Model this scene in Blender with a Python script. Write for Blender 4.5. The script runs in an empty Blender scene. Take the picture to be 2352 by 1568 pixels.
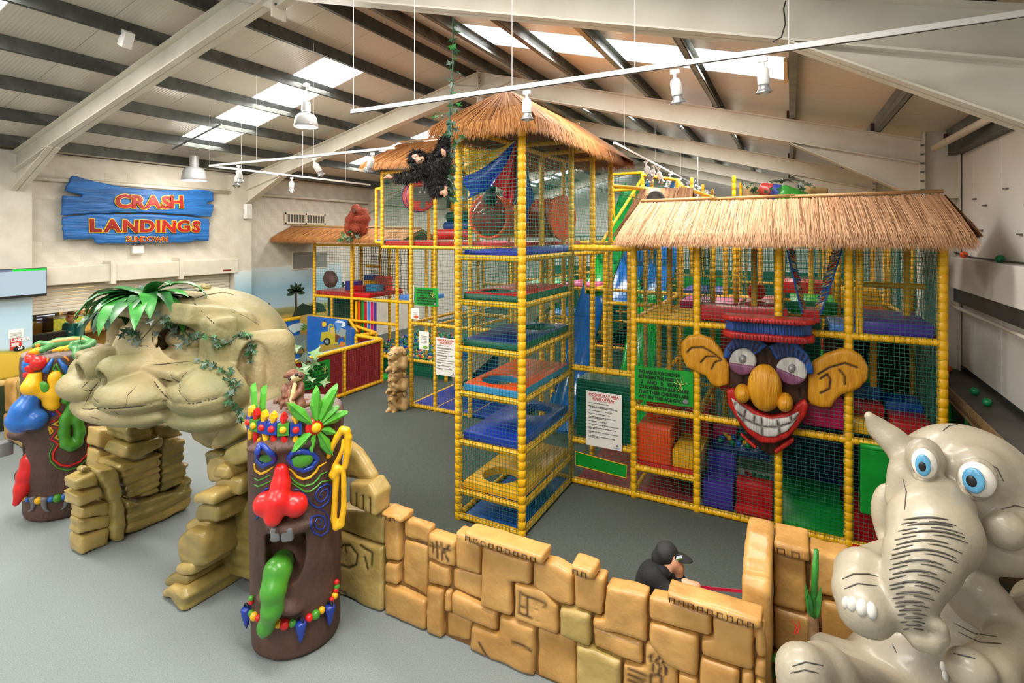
import bpy, bmesh, math, random
import numpy as np
from mathutils import Vector, Matrix
random.seed(7)
SC = bpy.context.scene
COL = SC.collection
# ---------------------------------------------------------------- camera, world, light, exposure
F_PX, TILT, CAM_H, CX, HY = 1211.0, math.atan(639/1211.0), 3.7, 1176.0, 538.0
cd_ = bpy.data.cameras.new('camera'); cam = bpy.data.objects.new('camera', cd_); COL.objects.link(cam)
cd_.sensor_width = 36; cd_.lens = F_PX/2352*36; cd_.shift_y = -(784-HY)/2352; cd_.clip_start = .05; cd_.clip_end = 200
cam.location = (0, 0, CAM_H); cam.rotation_euler = (math.pi/2, 0, TILT); SC.camera = cam
W = bpy.data.worlds.new('overcast_sky'); SC.world = W; W.use_nodes = True
W.node_tree.nodes['Background'].inputs[0].default_value = (.93, .96, 1, 1)
W.node_tree.nodes['Background'].inputs[1].default_value = .5
def area_light(name, loc, sx, sy, power, color=(1, .95, .87)):
    l = bpy.data.lights.new(name, 'AREA'); l.shape = 'RECTANGLE'; l.size = sx; l.size_y = sy; l.energy = power; l.color = color
    o = bpy.data.objects.new(name, l); COL.objects.link(o); o.location = loc; return o
# daylight through the translucent roof strips, one strip on each slope of each bay
BAY = 4.87
for k_ in range(-2, 4):
    for x_, z_, sl_, p_ in ((-9.55, 6.2, -.243, 190), (-2.25, 6.2, .273, 200)):
        o_ = area_light('skylight_daylight', (x_, 7.2+BAY*k_, z_), 4.4, .85, p_*(1.5 if k_ < 0 else 1)); o_.rotation_euler = (0, math.atan(sl_), 0)
vs = SC.view_settings; vs.view_transform = 'Standard'; vs.look = 'None'; vs.gamma = 1; vs.exposure = 0.42; vs.use_curve_mapping = False
# ---------------------------------------------------------------- pixel <-> place helpers (2352 x 1568 photograph)
CT, ST = math.cos(TILT), math.sin(TILT)
def ray(px, py):
    a = (px-CX)/F_PX
    return Vector((a*CT-ST, a*ST+CT, -(py-HY)/F_PX))
def onZ(px, py, z=0.0):
    r = ray(px, py); k = (z-CAM_H)/r.z; return Vector((r.x*k, r.y*k, z))
def onY(px, py, y):
    r = ray(px, py); k = y/r.y; return Vector((r.x*k, y, CAM_H+r.z*k))
def onX(px, py, x):
    r = ray(px, py); k = x/r.x; return Vector((x, r.y*k, CAM_H+r.z*k))
def atD(px, py, d):
    r = ray(px, py); return Vector((r.x*d, r.y*d, CAM_H+r.z*d))
# ---------------------------------------------------------------- materials
def lin(h):
    if isinstance(h, str):
        h = h.lstrip('#'); v = [int(h[i:i+2], 16)/255 for i in (0, 2, 4)]
    else: v = list(h)
    return [((c/12.92) if c <= .04045 else ((c+.055)/1.055)**2.4) for c in v]+[1]
_M = {}
def mat(name, hexa, rough=.5, hex2=None, scale=6., bump=0., bscale=40., metal=0., spec=.5, emit=None, estr=0., lo=.35, hi=.65, aniso=None, coat=0., alpha=1., crack=None, trans=0.):
    if name in _M: return _M[name]
    m = bpy.data.materials.new(name); m.use_nodes = True; nt = m.node_tree; N = nt.nodes; L = nt.links
    b = N['Principled BSDF']; b.inputs['Base Color'].default_value = lin(hexa); b.inputs['Roughness'].default_value = rough
    b.inputs['Metallic'].default_value = metal; b.inputs['Specular IOR Level'].default_value = spec
    if coat: b.inputs['Coat Weight'].default_value = coat; b.inputs['Coat Roughness'].default_value = .15
    if trans: b.inputs['Transmission Weight'].default_value = trans
    if alpha < 1: b.inputs['Alpha'].default_value = alpha
    if emit: b.inputs['Emission Color'].default_value = lin(emit); b.inputs['Emission Strength'].default_value = estr
    tc = N.new('ShaderNodeTexCoord'); co = tc.outputs['Object']
    if aniso:
        mp = N.new('ShaderNodeMapping'); mp.inputs['Scale'].default_value = aniso; L.new(co, mp.inputs[0]); co = mp.outputs[0]
    out = None
    if hex2:
        n = N.new('ShaderNodeTexNoise'); n.inputs['Scale'].default_value = scale; n.inputs['Detail'].default_value = 5; L.new(co, n.inputs['Vector'])
        r = N.new('ShaderNodeValToRGB'); r.color_ramp.elements[0].position = lo; r.color_ramp.elements[1].position = hi
        r.color_ramp.elements[0].color = lin(hexa); r.color_ramp.elements[1].color = lin(hex2)
        L.new(n.outputs['Fac'], r.inputs[0]); out = r.outputs[0]; L.new(out, b.inputs['Base Color'])
    if crack:
        at = N.new('ShaderNodeAttribute'); at.attribute_name = 'crack'
        mx = N.new('ShaderNodeMix'); mx.data_type = 'RGBA'; L.new(at.outputs['Fac'], mx.inputs[0])
        if out: L.new(out, mx.inputs[6])
        else: mx.inputs[6].default_value = lin(hexa)
        mx.inputs[7].default_value = lin(crack); L.new(mx.outputs[2], b.inputs['Base Color'])
    if bump:
        n2 = N.new('ShaderNodeTexNoise'); n2.inputs['Scale'].default_value = bscale; n2.inputs['Detail'].default_value = 4; L.new(co, n2.inputs['Vector'])
        bp = N.new('ShaderNodeBump'); bp.inputs['Strength'].default_value = bump; bp.inputs['Distance'].default_value = .02
        L.new(n2.outputs['Fac'], bp.inputs['Height']); L.new(bp.outputs[0], b.inputs['Normal'])
    _M[name] = m; return m
# ---------------------------------------------------------------- scene objects
def tag(o, label=None, cat=None, group=None, kind=None):
    if label: o['label'] = label
    if cat: o['category'] = cat
    if group: o['group'] = group
    if kind: o['kind'] = kind
    return o
def thing(name, label, cat, loc=(0, 0, 0), group=None):
    o = bpy.data.objects.new(name, None); o.empty_display_size = .1; COL.objects.link(o); o.location = loc
    return tag(o, label, cat, group)
def link(name, me, m=None, parent=None):
    o = bpy.data.objects.new(name, me); COL.objects.link(o)
    if m is not None:
        if not isinstance(m, (list, tuple)): m = [m]
        if not me.materials:
            for q in m: me.materials.append(q)
    if parent is not None:
        o.parent = parent
        # no parent is rotated and each child's inverse cancels its parent's place, so meshes stay in room coordinates
        o.matrix_parent_inverse = Matrix.Translation(-parent.location)
    return o
def copy_tree(o, delta, parent=None):
    c = o.copy(); COL.objects.link(c)
    if parent is None: c.location = o.location+Vector(delta)
    else: c.parent = parent
    for ch in o.children: copy_tree(ch, delta, c)
    return c
def basis(d, up=(0, 0, 1)):
    d = Vector(d).normalized(); u = Vector(up)
    if abs(d.dot(u)) > .98: u = Vector((1, 0, 0)) if abs(d.x) < .9 else Vector((0, 1, 0))
    x = u.cross(d).normalized(); y = d.cross(x).normalized()
    return x, y, d
class MB:
    def __init__(s): s.v = []; s.f = []; s.mi = []; s.cur = 0
    def m(s, i): s.cur = i; return s
    def add(s, vs_, fs):
        o = len(s.v); s.v += [tuple(p) for p in vs_]; s.f += [tuple(i+o for i in f) for f in fs]; s.mi += [s.cur]*len(fs); return s
    def box(s, c, h, R=None):
        c = Vector(c); P = []
        for x in (-1, 1):
            for y in (-1, 1):
                for z in (-1, 1):
                    p = Vector((x*h[0], y*h[1], z*h[2])); P.append(c+(R @ p if R is not None else p))
        return s.add(P, [(0, 1, 3, 2), (4, 6, 7, 5), (0, 4, 5, 1), (2, 3, 7, 6), (0, 2, 6, 4), (1, 5, 7, 3)])
    def box2(s, a, b): return s.box([(p+q)/2 for p, q in zip(a, b)], [abs(q-p)/2 for p, q in zip(a, b)])
    def bbox(s, a, b, r=.01, seg=2):
        """box with rounded edges between corners a, b"""
        c = [(p+q)/2 for p, q in zip(a, b)]; h = [abs(q-p)/2 for p, q in zip(a, b)]; r = min(r, min(h)*.95)
        bm = bmesh.new(); bmesh.ops.create_cube(bm, size=2)
        for v in bm.verts: v.co = Vector((v.co.x*h[0], v.co.y*h[1], v.co.z*h[2]))+Vector(c)
        bmesh.ops.bevel(bm, geom=bm.edges[:], offset=r, segments=seg, affect='EDGES', profile=.5)
        bm.verts.index_update()
        s.add([v.co for v in bm.verts], [[v.index for v in f.verts] for f in bm.faces]); bm.free(); return s
    def tube(s, pts, r, n=8, cap=True, closed=False):
        pts = [Vector(p) for p in pts]; R = r if isinstance(r, (list, tuple)) else [r]*len(pts); vs_ = []; fs = []
        N = len(pts); px = None
        for i, p in enumerate(pts):
            if closed: d = pts[(i+1) % N]-pts[i-1]
            else: d = (pts[min(i+1, N-1)]-pts[max(i-1, 0)])
            if d.length < 1e-9: d = Vector((0, 0, 1))
            d.normalize()
            if px is None: x, y, _ = basis(d)
            else:
                x = px-d*px.dot(d)
                if x.length < 1e-6: x, y, _ = basis(d)
                x.normalize(); y = d.cross(x)
            px = x
            for k in range(n):
                a = 2*math.pi*k/n; vs_.append(p+(x*math.cos(a)+y*math.sin(a))*R[i])
        M_ = N if closed else N-1
        for i in range(M_):
            j = (i+1) % N
            for k in range(n): fs.append((i*n+k, i*n+(k+1) % n, j*n+(k+1) % n, j*n+k))
        if cap and not closed: fs.append(tuple(range(n-1, -1, -1))); fs.append(tuple((N-1)*n+k for k in range(n)))
        return s.add(vs_, fs)
    def ell(s, c, r, n=14, m=9, R=None):
        c = Vector(c); r = (r, r, r) if isinstance(r, (int, float)) else r; vs_ = []; fs = []
        def P(x, y, z):
            p = Vector((x*r[0], y*r[1], z*r[2])); return c+(R @ p if R is not None else p)
        vs_.append(P(0, 0, 1))
        for i in range(1, m):
            t = math.pi*i/m
            for k in range(n):
                a = 2*math.pi*k/n; vs_.append(P(math.sin(t)*math.cos(a), math.sin(t)*math.sin(a), math.cos(t)))
        vs_.append(P(0, 0, -1)); e = len(vs_)-1
        for k in range(n): fs.append((0, 1+k, 1+(k+1) % n)); fs.append((e, 1+(m-2)*n+(k+1) % n, 1+(m-2)*n+k))
        for i in range(m-2):
            for k in range(n): fs.append((1+i*n+k, 1+(i+1)*n+k, 1+(i+1)*n+(k+1) % n, 1+i*n+(k+1) % n))
        return s.add(vs_, fs)
    def lathe(s, a, b, prof, n=12):
        """prof: list of (t along a->b in metres, radius)"""
        a = Vector(a); d = (Vector(b)-a); x, y, z = basis(d); vs_ = []; fs = []
        for t, r in prof:
            for k in range(n):
                an = 2*math.pi*k/n; vs_.append(a+z*t+(x*math.cos(an)+y*math.sin(an))*r)
        for i in range(len(prof)-1):
            for k in range(n): fs.append((i*n+k, i*n+(k+1) % n, (i+1)*n+(k+1) % n, (i+1)*n+k))
        fs.append(tuple(range(n-1, -1, -1))); fs.append(tuple((len(prof)-1)*n+k for k in range(n)))
        return s.add(vs_, fs)
    def prism(s, poly, o, ux, uy, un, t0, t1):
        """2-D polygon (list of (a,b)) on origin o with axes ux, uy, extruded along un from t0 to t1"""
        o = Vector(o); ux = Vector(ux); uy = Vector(uy); un = Vector(un); n = len(poly)
        A = [o+ux*a+uy*b+un*t0 for a, b in poly]; B = [o+ux*a+uy*b+un*t1 for a, b in poly]
        return s.add(A+B, [tuple(range(n-1, -1, -1)), tuple(range(n, 2*n))]+[(i, (i+1) % n, n+(i+1) % n, n+i) for i in range(n)])
    def quad(s, a, b, c, d): return s.add([a, b, c, d], [(0, 1, 2, 3)])
    def mesh(s, name, smooth=True):
        me = bpy.data.meshes.new(name); me.from_pydata(s.v, [], s.f)
        me.polygons.foreach_set('material_index', s.mi)
        if smooth: me.shade_smooth() if hasattr(me, 'shade_smooth') else None
        me.update(); return me
    def build(s, name, m, parent=None, smooth=False, auto=None):
        me = s.mesh(name, smooth)
        o = link(name, me, m, parent)
        if auto:
            bm = bmesh.new(); bm.from_mesh(me); ca = math.cos(math.radians(auto))
            for e in bm.edges:
                if len(e.link_faces) == 2 and e.link_faces[0].normal.dot(e.link_faces[1].normal) < ca: e.smooth = False
            for f in bm.faces: f.smooth = True
            bm.to_mesh(me); bm.free()
        return o
def struct(mb, name, m, parent=None, **k):
    o = mb.build(name, m, parent, **k)
    if parent is None: o['kind'] = 'structure'
    return o
def text_mesh(txt, size=1., bold=0., ext=.004, spacing=1., align='LEFT', shear=0.):
    cu = bpy.data.curves.new('lettering', 'FONT'); cu.body = txt; cu.size = size; cu.offset = bold; cu.extrude = ext; cu.space_character = spacing; cu.align_x = align; cu.shear = shear; cu.resolution_u = 3
    o = bpy.data.objects.new('lettering', cu); COL.objects.link(o)
    me = bpy.data.meshes.new_from_object(o.evaluated_get(bpy.context.evaluated_depsgraph_get()))
    bpy.data.objects.remove(o); bpy.data.curves.remove(cu); me.materials.clear(); return me
def text(name, txt, o, ux, uy, size, m, parent, bold=0., ext=.003, align='LEFT', lift=.002, spacing=1., shear=0., fit=None):
    ux = Vector(ux).normalized(); uy = Vector(uy).normalized(); un = ux.cross(uy)
    me = text_mesh(txt, size, bold, ext, spacing, align, shear); o = Vector(o)
    if fit: ux = ux*min(1, fit/max(v.co.x for v in me.vertices))
    for v in me.vertices: c = v.co.copy(); v.co = o+ux*c.x+uy*c.y+un*(c.z+ext+lift)
    return link(name, me, m, parent)
# ---------------------------------------------------------------- sculpting field (signed distances on a grid, surface nets)
def rotm(rx=0, ry=0, rz=0): return np.array((Matrix.Rotation(math.radians(rz), 3, 'Z') @ Matrix.Rotation(math.radians(ry), 3, 'Y') @ Matrix.Rotation(math.radians(rx), 3, 'X')), dtype=np.float32)
class SDF:
    def __init__(s, lo, hi, h):
        s.lo = np.array(lo, np.float32); s.h = h; s.n = [int(math.ceil((b-a)/h))+1 for a, b in zip(lo, hi)]
        s.ax = [s.lo[i]+h*np.arange(s.n[i], dtype=np.float32) for i in range(3)]
        s.F = np.full(s.n, .5, np.float32); s.cr = []
    def _sl(s, lo, hi):
        r = []
        for i in range(3):
            a = max(0, int((lo[i]-s.lo[i])/s.h)); b = min(s.n[i], int((hi[i]-s.lo[i])/s.h)+2)
            if b <= a: return None
            r.append(slice(a, b))
        return tuple(r)
    def _put(s, lo, hi, fn, op, k):
        m = abs(k)+4*s.h; sl = s._sl([q-m for q in lo], [q+m for q in hi])
        if sl is None: return s
        x = s.ax[0][sl[0]][:, None, None]; y = s.ax[1][sl[1]][None, :, None]; z = s.ax[2][sl[2]][None, None, :]
        d = fn(x, y, z).astype(np.float32); A = s.F[sl]
        if op == '-': d = -d; A2 = -A; d2 = -d
        if op == '+':
            if k > 0: hh = np.clip(.5+.5*(A-d)/k, 0, 1); s.F[sl] = A*(1-hh)+d*hh-k*hh*(1-hh)
            else: s.F[sl] = np.minimum(A, d)
        else:
            # smooth subtraction: max(A, -prim); d already holds -prim
            if k > 0: hh = np.clip(.5-.5*(A-d)/k, 0, 1); s.F[sl] = A*(1-hh)+d*hh+k*hh*(1-hh)
            else: s.F[sl] = np.maximum(A, d)
        return s
    def ell(s, c, r, R=None, op='+', k=.05):
        c = np.array(c, np.float32); r = np.array((r, r, r) if isinstance(r, (int, float)) else r, np.float32)
        m = float(max(r)) if R is not None else None
        lo, hi = (c-m, c+m) if m else (c-r, c+r)
        def fn(x, y, z):
            X, Y, Z = x-c[0], y-c[1], z-c[2]
            if R is not None: X, Y, Z = (R[0, 0]*X+R[1, 0]*Y+R[2, 0]*Z), (R[0, 1]*X+R[1, 1]*Y+R[2, 1]*Z), (R[0, 2]*X+R[1, 2]*Y+R[2, 2]*Z)
            a = np.sqrt((X/r[0])**2+(Y/r[1])**2+(Z/r[2])**2); b = np.sqrt((X/r[0]**2)**2+(Y/r[1]**2)**2+(Z/r[2]**2)**2)+1e-6
            return a*(a-1)/b
        return s._put(lo, hi, fn, op, k)
    def box(s, c, hf, R=None, rd=.02, op='+', k=.03):
        c = np.array(c, np.float32); hf = np.array(hf, np.float32); m = float(np.linalg.norm(hf)) if R is not None else None
        lo, hi = (c-m, c+m) if m else (c-hf, c+hf)
        def fn(x, y, z):
            X, Y, Z = x-c[0], y-c[1], z-c[2]
            if R is not None: X, Y, Z = (R[0, 0]*X+R[1, 0]*Y+R[2, 0]*Z), (R[0, 1]*X+R[1, 1]*Y+R[2, 1]*Z), (R[0, 2]*X+R[1, 2]*Y+R[2, 2]*Z)
            qx, qy, qz = np.abs(X)-hf[0]+rd, np.abs(Y)-hf[1]+rd, np.abs(Z)-hf[2]+rd
            return np.sqrt(np.maximum(qx, 0)**2+np.maximum(qy, 0)**2+np.maximum(qz, 0)**2)+np.minimum(np.maximum(np.maximum(qx, qy), qz), 0)-rd
        return s._put(lo, hi, fn, op, k)
    def cap(s, a, b, ra, rb=None, op='+', k=.04):
        rb = ra if rb is None else rb; a = np.array(a, np.float32); b = np.array(b, np.float32); m = max(ra, rb)
        ba = b-a; L2 = float(ba.dot(ba))+1e-9
        def fn(x, y, z):
            X, Y, Z = x-a[0], y-a[1], z-a[2]; t = np.clip((X*ba[0]+Y*ba[1]+Z*ba[2])/L2, 0, 1)
            return np.sqrt((X-ba[0]*t)**2+(Y-ba[1]*t)**2+(Z-ba[2]*t)**2)-(ra+(rb-ra)*t)
        return s._put(np.minimum(a, b)-m, np.maximum(a, b)+m, fn, op, k)
    def path(s, pts, r, op='+', k=.04):
        R = r if isinstance(r, (list, tuple)) else [r]*len(pts)
        for i in range(len(pts)-1): s.cap(pts[i], pts[i+1], R[i], R[i+1], op, k)
        return s
    def crack(s, pts, r=.012, paint=None, cut=True):
        pts = [tuple(p) for p in pts if p is not None]
        if len(pts) < 2: return s
        if cut: s.path(pts, r, '-', .008)
        s.cr.append((pts, paint or r*1.3)); return s
    def noise(s, amp, fr, seed=0):
        rs = np.random.RandomState(seed); x = s.ax[0][:, None, None]; y = s.ax[1][None, :, None]; z = s.ax[2][None, None, :]
        for i in range(4):
            w = rs.normal(size=3); w = w/np.linalg.norm(w)*fr*(1+.6*i); p = rs.rand()*6.28
            s.F += (amp/(1+.5*i))*(np.sin(w[0]*x+p)*np.cos(w[1]*y+p*2)*np.sin(w[2]*z+w[0]*y+p*3)).astype(np.float32)
        return s
    def at(s, p):
        q = (np.array(p)-s.lo)/s.h; i = np.floor(q).astype(int)
        if (i < 0).any() or any(i[k] >= s.n[k]-1 for k in range(3)): return .5
        f = q-i; v = s.F[i[0]:i[0]+2, i[1]:i[1]+2, i[2]:i[2]+2]
        v = v[0]*(1-f[0])+v[1]*f[0]; v = v[0]*(1-f[1])+v[1]*f[1]; return float(v[0]*(1-f[2])+v[1]*f[2])
    def hit(s, px, py, sink=0.):
        r = ray(px, py); o = Vector((0, 0, CAM_H)); st = s.h*.5
        # enter the grid box
        t0, t1 = .2, 60
        for i in range(3):
            a = (s.lo[i]-o[i])/(r[i] if abs(r[i]) > 1e-9 else 1e-9); b = (s.lo[i]+s.h*(s.n[i]-1)-o[i])/(r[i] if abs(r[i]) > 1e-9 else 1e-9)
            t0 = max(t0, min(a, b)); t1 = min(t1, max(a, b))
        t = t0
        while t < t1:
            p = o+r*t
            if s.at(p) < 0:
                a, b = t-st, t
                for _ in range(5):
                    m = (a+b)/2
                    if s.at(o+r*m) < 0: b = m
                    else: a = m
                return o+r*(b+sink)
            t += st
        return None
    def line(s, pix, n=4, sink=0.):
        """points on the surface below a pixel polyline"""
        out = []
        for (a, b), (c, d) in zip(pix[:-1], pix[1:]):
            for i in range(n):
                h = s.hit(a+(c-a)*i/n, b+(d-b)*i/n, sink)
                if h is not None: out.append(h)
        h = s.hit(*pix[-1], sink)
        if h is not None: out.append(h)
        return out
    def mesh(s, name, smooth=1):
        F = s.F.copy(); F[0] = F[-1] = .5; F[:, 0] = F[:, -1] = .5; F[:, :, 0] = F[:, :, -1] = .5
        nx, ny, nz = F.shape; ins = F < 0
        cs = [(i, j, k) for i in (0, 1) for j in (0, 1) for k in (0, 1)]
        def sub(A, c): return A[c[0]:nx-1+c[0], c[1]:ny-1+c[1], c[2]:nz-1+c[2]]
        cnt = np.zeros((nx-1, ny-1, nz-1), np.uint8)
        for c in cs: cnt += sub(ins, c)
        act = (cnt > 0) & (cnt < 8); I = np.argwhere(act); idx = -np.ones(act.shape, np.int32); idx[act] = np.arange(len(I))
        acc = np.zeros((len(I), 3), np.float64); num = np.zeros(len(I))
        g = {c: F[I[:, 0]+c[0], I[:, 1]+c[1], I[:, 2]+c[2]] for c in cs}
        for a in cs:
            for ax in range(3):
                if a[ax] == 0:
                    b = list(a); b[ax] = 1; b = tuple(b); fa, fb = g[a], g[b]; m = (fa < 0) != (fb < 0)
                    t = np.where(m, fa/(np.where(m, fa-fb, 1)), 0); p = np.zeros((len(I), 3)); p[:] = a; p[:, ax] = t
                    acc[m] += p[m]; num[m] += 1
        V = s.lo+s.h*(I+acc/num[:, None]); faces = []
        for ax in range(3):
            o = [(1, 0), (1, 0), (1, 0)]
            sl0 = [slice(1, n-1) for n in (nx, ny, nz)]; sl0[ax] = slice(0, (nx, ny, nz)[ax]-1)
            sl1 = list(sl0); sl1[ax] = slice(1, (nx, ny, nz)[ax])
            A = ins[tuple(sl0)]; B = ins[tuple(sl1)]; E = np.argwhere(A != B); dr = A[A != B]
            off = [1, 1, 1]; off[ax] = 0; E = E+np.array(off); u, w = [(1, 2), (2, 0), (0, 1)][ax]
            def gi(du, dw):
                q = E.copy(); q[:, u] -= du; q[:, w] -= dw; return idx[q[:, 0], q[:, 1], q[:, 2]]
            Q = np.stack([gi(1, 1), gi(0, 1), gi(0, 0), gi(1, 0)], 1); Q[~dr] = Q[~dr][:, ::-1]; faces.append(Q)
        Q = np.concatenate(faces); Q = Q[(Q >= 0).all(1)]
        for _ in range(smooth):
            S = np.zeros_like(V); C = np.zeros(len(V))
            for a, b in ((0, 1), (1, 2), (2, 3), (3, 0)):
                np.add.at(S, Q[:, a], V[Q[:, b]]); np.add.at(S, Q[:, b], V[Q[:, a]]); np.add.at(C, Q[:, a], 1); np.add.at(C, Q[:, b], 1)
            V = V*.5+.5*S/np.maximum(C, 1)[:, None]
        me = bpy.data.meshes.new(name); me.vertices.add(len(V)); me.vertices.foreach_set('co', V.astype(np.float32).ravel())
        me.loops.add(len(Q)*4); me.loops.foreach_set('vertex_index', Q.astype(np.int32).ravel()); me.polygons.add(len(Q))
        me.polygons.foreach_set('loop_start', np.arange(0, len(Q)*4, 4, dtype=np.int32)); me.polygons.foreach_set('use_smooth', np.ones(len(Q), bool))
        me.update(calc_edges=True)
        if s.cr:
            w = np.zeros(len(V), np.float32)
            for pts, r in s.cr:
                for a, b in zip(pts[:-1], pts[1:]):
                    a = np.array(a); b = np.array(b); ba = b-a; t = np.clip(((V-a) @ ba)/(ba @ ba+1e-9), 0, 1)
                    d = np.linalg.norm(V-a-t[:, None]*ba, axis=1); w = np.maximum(w, np.clip(1.6-d/r, 0, 1))
            at = me.attributes.new('crack', 'FLOAT', 'POINT'); at.data.foreach_set('value', w.astype(np.float32))
        return me
    def build(s, name, m, parent=None, smooth=1): return link(name, s.mesh(name, smooth), m, parent)
# ================================================================ THE BUILDING
XL, XR, RX = -13.35, 2.1, -5.7
FR = [4.5+BAY*k for k in range(-2, 5)]           # portal frames
YB, Y0 = 26.5, -6.0
def ceil_z(x): return 7.25+.243*(x-RX) if x < RX else 7.25-.273*(x-RX)
white_paint = mat('white_painted_steel', '#d8d2c3', .45, '#cbc4b4', 2.)
block_paint = mat('white_painted_block', '#d2ccbf', .7, '#c5bfb1', 3., bump=.25, bscale=60)
panel_mat = mat('insulated_roof_panel', '#cdc6b8', .35, '#c2baab', 1.2)
galv = mat('galvanised_steel', '#7d817c', .38, '#5f6460', 5., metal=.65)
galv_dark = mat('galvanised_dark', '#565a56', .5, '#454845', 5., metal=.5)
glow = mat('skylight_sheet', '#ffffff', .5, emit='#f6f9ff', estr=2.6)
grey_dark = mat('dark_grey_metal', '#3b3d3c', .5)
black = mat('black_plastic', '#141416', .45)
# ---- floor: light carpet in the foyer, dark carpet in the play area
def carpet(name, a, b):
    return mat(name, a, .95, b, 120., bump=.35, bscale=260, spec=.1, lo=.4, hi=.6)
fl = MB().box2((XL-2.6, Y0, -.1), (XR+.1, YB, 0)); floor = struct(fl, 'floor', carpet('light_carpet', '#7e8686', '#909898'))
dk = MB()
dk.prism([(-6.3, 4.08), (XR, 4.08), (XR, YB-.05), (XL, YB-.05), (XL, 6.6), (-6.3, 6.6)], (0, 0, 0), (1, 0, 0), (0, 1, 0), (0, 0, 1), .0, .006)
dk.build('carpet_inlay', carpet('dark_carpet', '#4d534e', '#5d635e'), floor)
# ---- left wall: blockwork, shutter opening between the piers
SHY0, SHY1 = 4.75, 8.95
w = MB()
w.box2((XL-.25, Y0, 0), (XL, SHY0, 5.35)); w.box2((XL-.25, SHY1, 0), (XL, 13.0, 5.35)); w.box2((XL-.25, SHY0, 2.66), (XL, SHY1, 5.35))
w.box2((XL-.25, 14.0, 0), (XL, YB, 5.35)); w.box2((XL-.25, 13.0, 2.1), (XL, 14.0, 5.35))
wall_l = struct(w, 'wall_left', block_paint)
bl = MB().bbox((-.005, -.2195, -.106), (.004, .2195, .106), .002, 1).mesh('block', False)
for r_ in range(12):
    z = 2.8+r_*.215
    for q in range(21):
        y = 4.98+q*.442+(.221 if r_ % 2 else 0)
        if 8.75 < y < 9.68 or y > 13.9 or z > 5.1 or (y > 9.5 and z < 2.9): continue
        o = link('block', bl, block_paint, wall_l); o.location = (XL, y, z); o.matrix_parent_inverse = Matrix.Identity(4)
pier = MB().box2((XL, 8.97, 0), (XL+.26, 9.47, 5.3)); struct(pier, 'trim_1', block_paint)
pier = MB().box2((XL, 3.9, 0), (XL+.26, 4.73, 5.3)); struct(pier, 'trim_2', block_paint)
# painted mural: pale sky, yellow field and dark hedge along the foot of the wall
def mural_mat(name, stops, wave=.12):
    m = bpy.data.materials.new(name); m.use_nodes = True; nt = m.node_tree; N = nt.nodes; L = nt.links; b = N['Principled BSDF']; b.inputs['Roughness'].default_value = .6
    tc = N.new('ShaderNodeTexCoord'); sp = N.new('ShaderNodeSeparateXYZ'); L.new(tc.outputs['Object'], sp.inputs[0])
    n = N.new('ShaderNodeTexNoise'); n.inputs['Scale'].default_value = 2.2; n.inputs['Detail'].default_value = 6; L.new(tc.outputs['Object'], n.inputs['Vector'])
    ad = N.new('ShaderNodeMath'); ad.operation = 'MULTIPLY_ADD'; L.new(n.outputs['Fac'], ad.inputs[0]); ad.inputs[1].default_value = wave*2; L.new(sp.outputs['Z'], ad.inputs[2])
    dv = N.new('ShaderNodeMath'); dv.operation = 'DIVIDE'; L.new(ad.outputs[0], dv.inputs[0]); dv.inputs[1].default_value = 4.0
    r = N.new('ShaderNodeValToRGB'); L.new(dv.outputs[0], r.inputs[0]); e = r.color_ramp.elements
    while len(e) < len(stops): e.new(.5)
    for q, (z, c) in zip(e, stops): q.position = (z+wave)/4.0; q.color = lin(c)
    L.new(r.outputs[0], b.inputs['Base Color']); return m
mural = mural_mat('wall_mural', [(.0, '#1d2a1a'), (.95, '#2c3a1e'), (1.0, '#c9a52e'), (1.45, '#d4b23c'), (1.5, '#8f9a3c'), (1.56, '#b9d3e0'), (2.2, '#a9cbdc'), (2.75, '#dde3e2')])
mural2 = mural_mat('desert_mural', [(.0, '#6f5c2c'), (.8, '#c29a3e'), (1.25, '#d2b257'), (1.32, '#8c8a52'), (1.5, '#a8aa74'), (1.56, '#b6cfd8'), (2.1, '#8fb9cd'), (2.95, '#d9dedc')])
for a, b_, mm in (((XL+.26, 3.9, 0), (XL+.275, 4.73, 2.55), mural), ((XL+.26, 8.97, 0), (XL+.272, 9.47, 2.7), mural2), ((XL, 9.47, 0), (XL+.012, 13.0, 2.75), mural2), ((XL, 2.0, 0), (XL+.012, 3.9, 2.55), mural)):
    MB().box2(a, b_).build('mural_panel', mm, wall_l)
# painted palm on the mural
def leafpoly(L_, w_, n=6): return [(L_*i/n, w_*math.sin(math.pi*i/n)**.7) for i in range(n+1)]+[(L_*i/n, -w_*math.sin(math.pi*i/n)**.7) for i in range(n-1, 0, -1)]
pm = mat('mural_dark_green', '#1d3a22', .6); pb = mat('mural_brown', '#4a3a22', .6)
mp = MB(); pc = Vector((XL+.012, 11.15, 1.95))
mp.prism([(-.04, -.75), (.05, -.75), (.03, 0), (-.03, 0)], pc, (0, 1, 0), (0, 0, 1), (1, 0, 0), 0, .004)
mp.build('mural_palm_trunk', pb, wall_l)
mp = MB()
for a in (-15, 20, 55, 90, 125, 160, 195):
    t = math.radians(a); ux = Vector((0, math.cos(t), math.sin(t)*.8)); uy = Vector((0, -math.sin(t), math.cos(t)))
    mp.prism(leafpoly(.36, .06), pc, ux, uy, (1, 0, 0), .001, .006)
mp.build('mural_palm_leaves', pm, wall_l)
mp = MB(); mp.prism([(-.6, -.75), (.75, -.75), (.6, -.5), (.35, -.42), (.1, -.5), (-.2, -.38), (-.45, -.5)], pc+Vector((0, .45, 0)), (0, 1, 0), (0, 0, 1), (1, 0, 0), 0, .003); mp.build('mural_bush', pm, wall_l)
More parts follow.
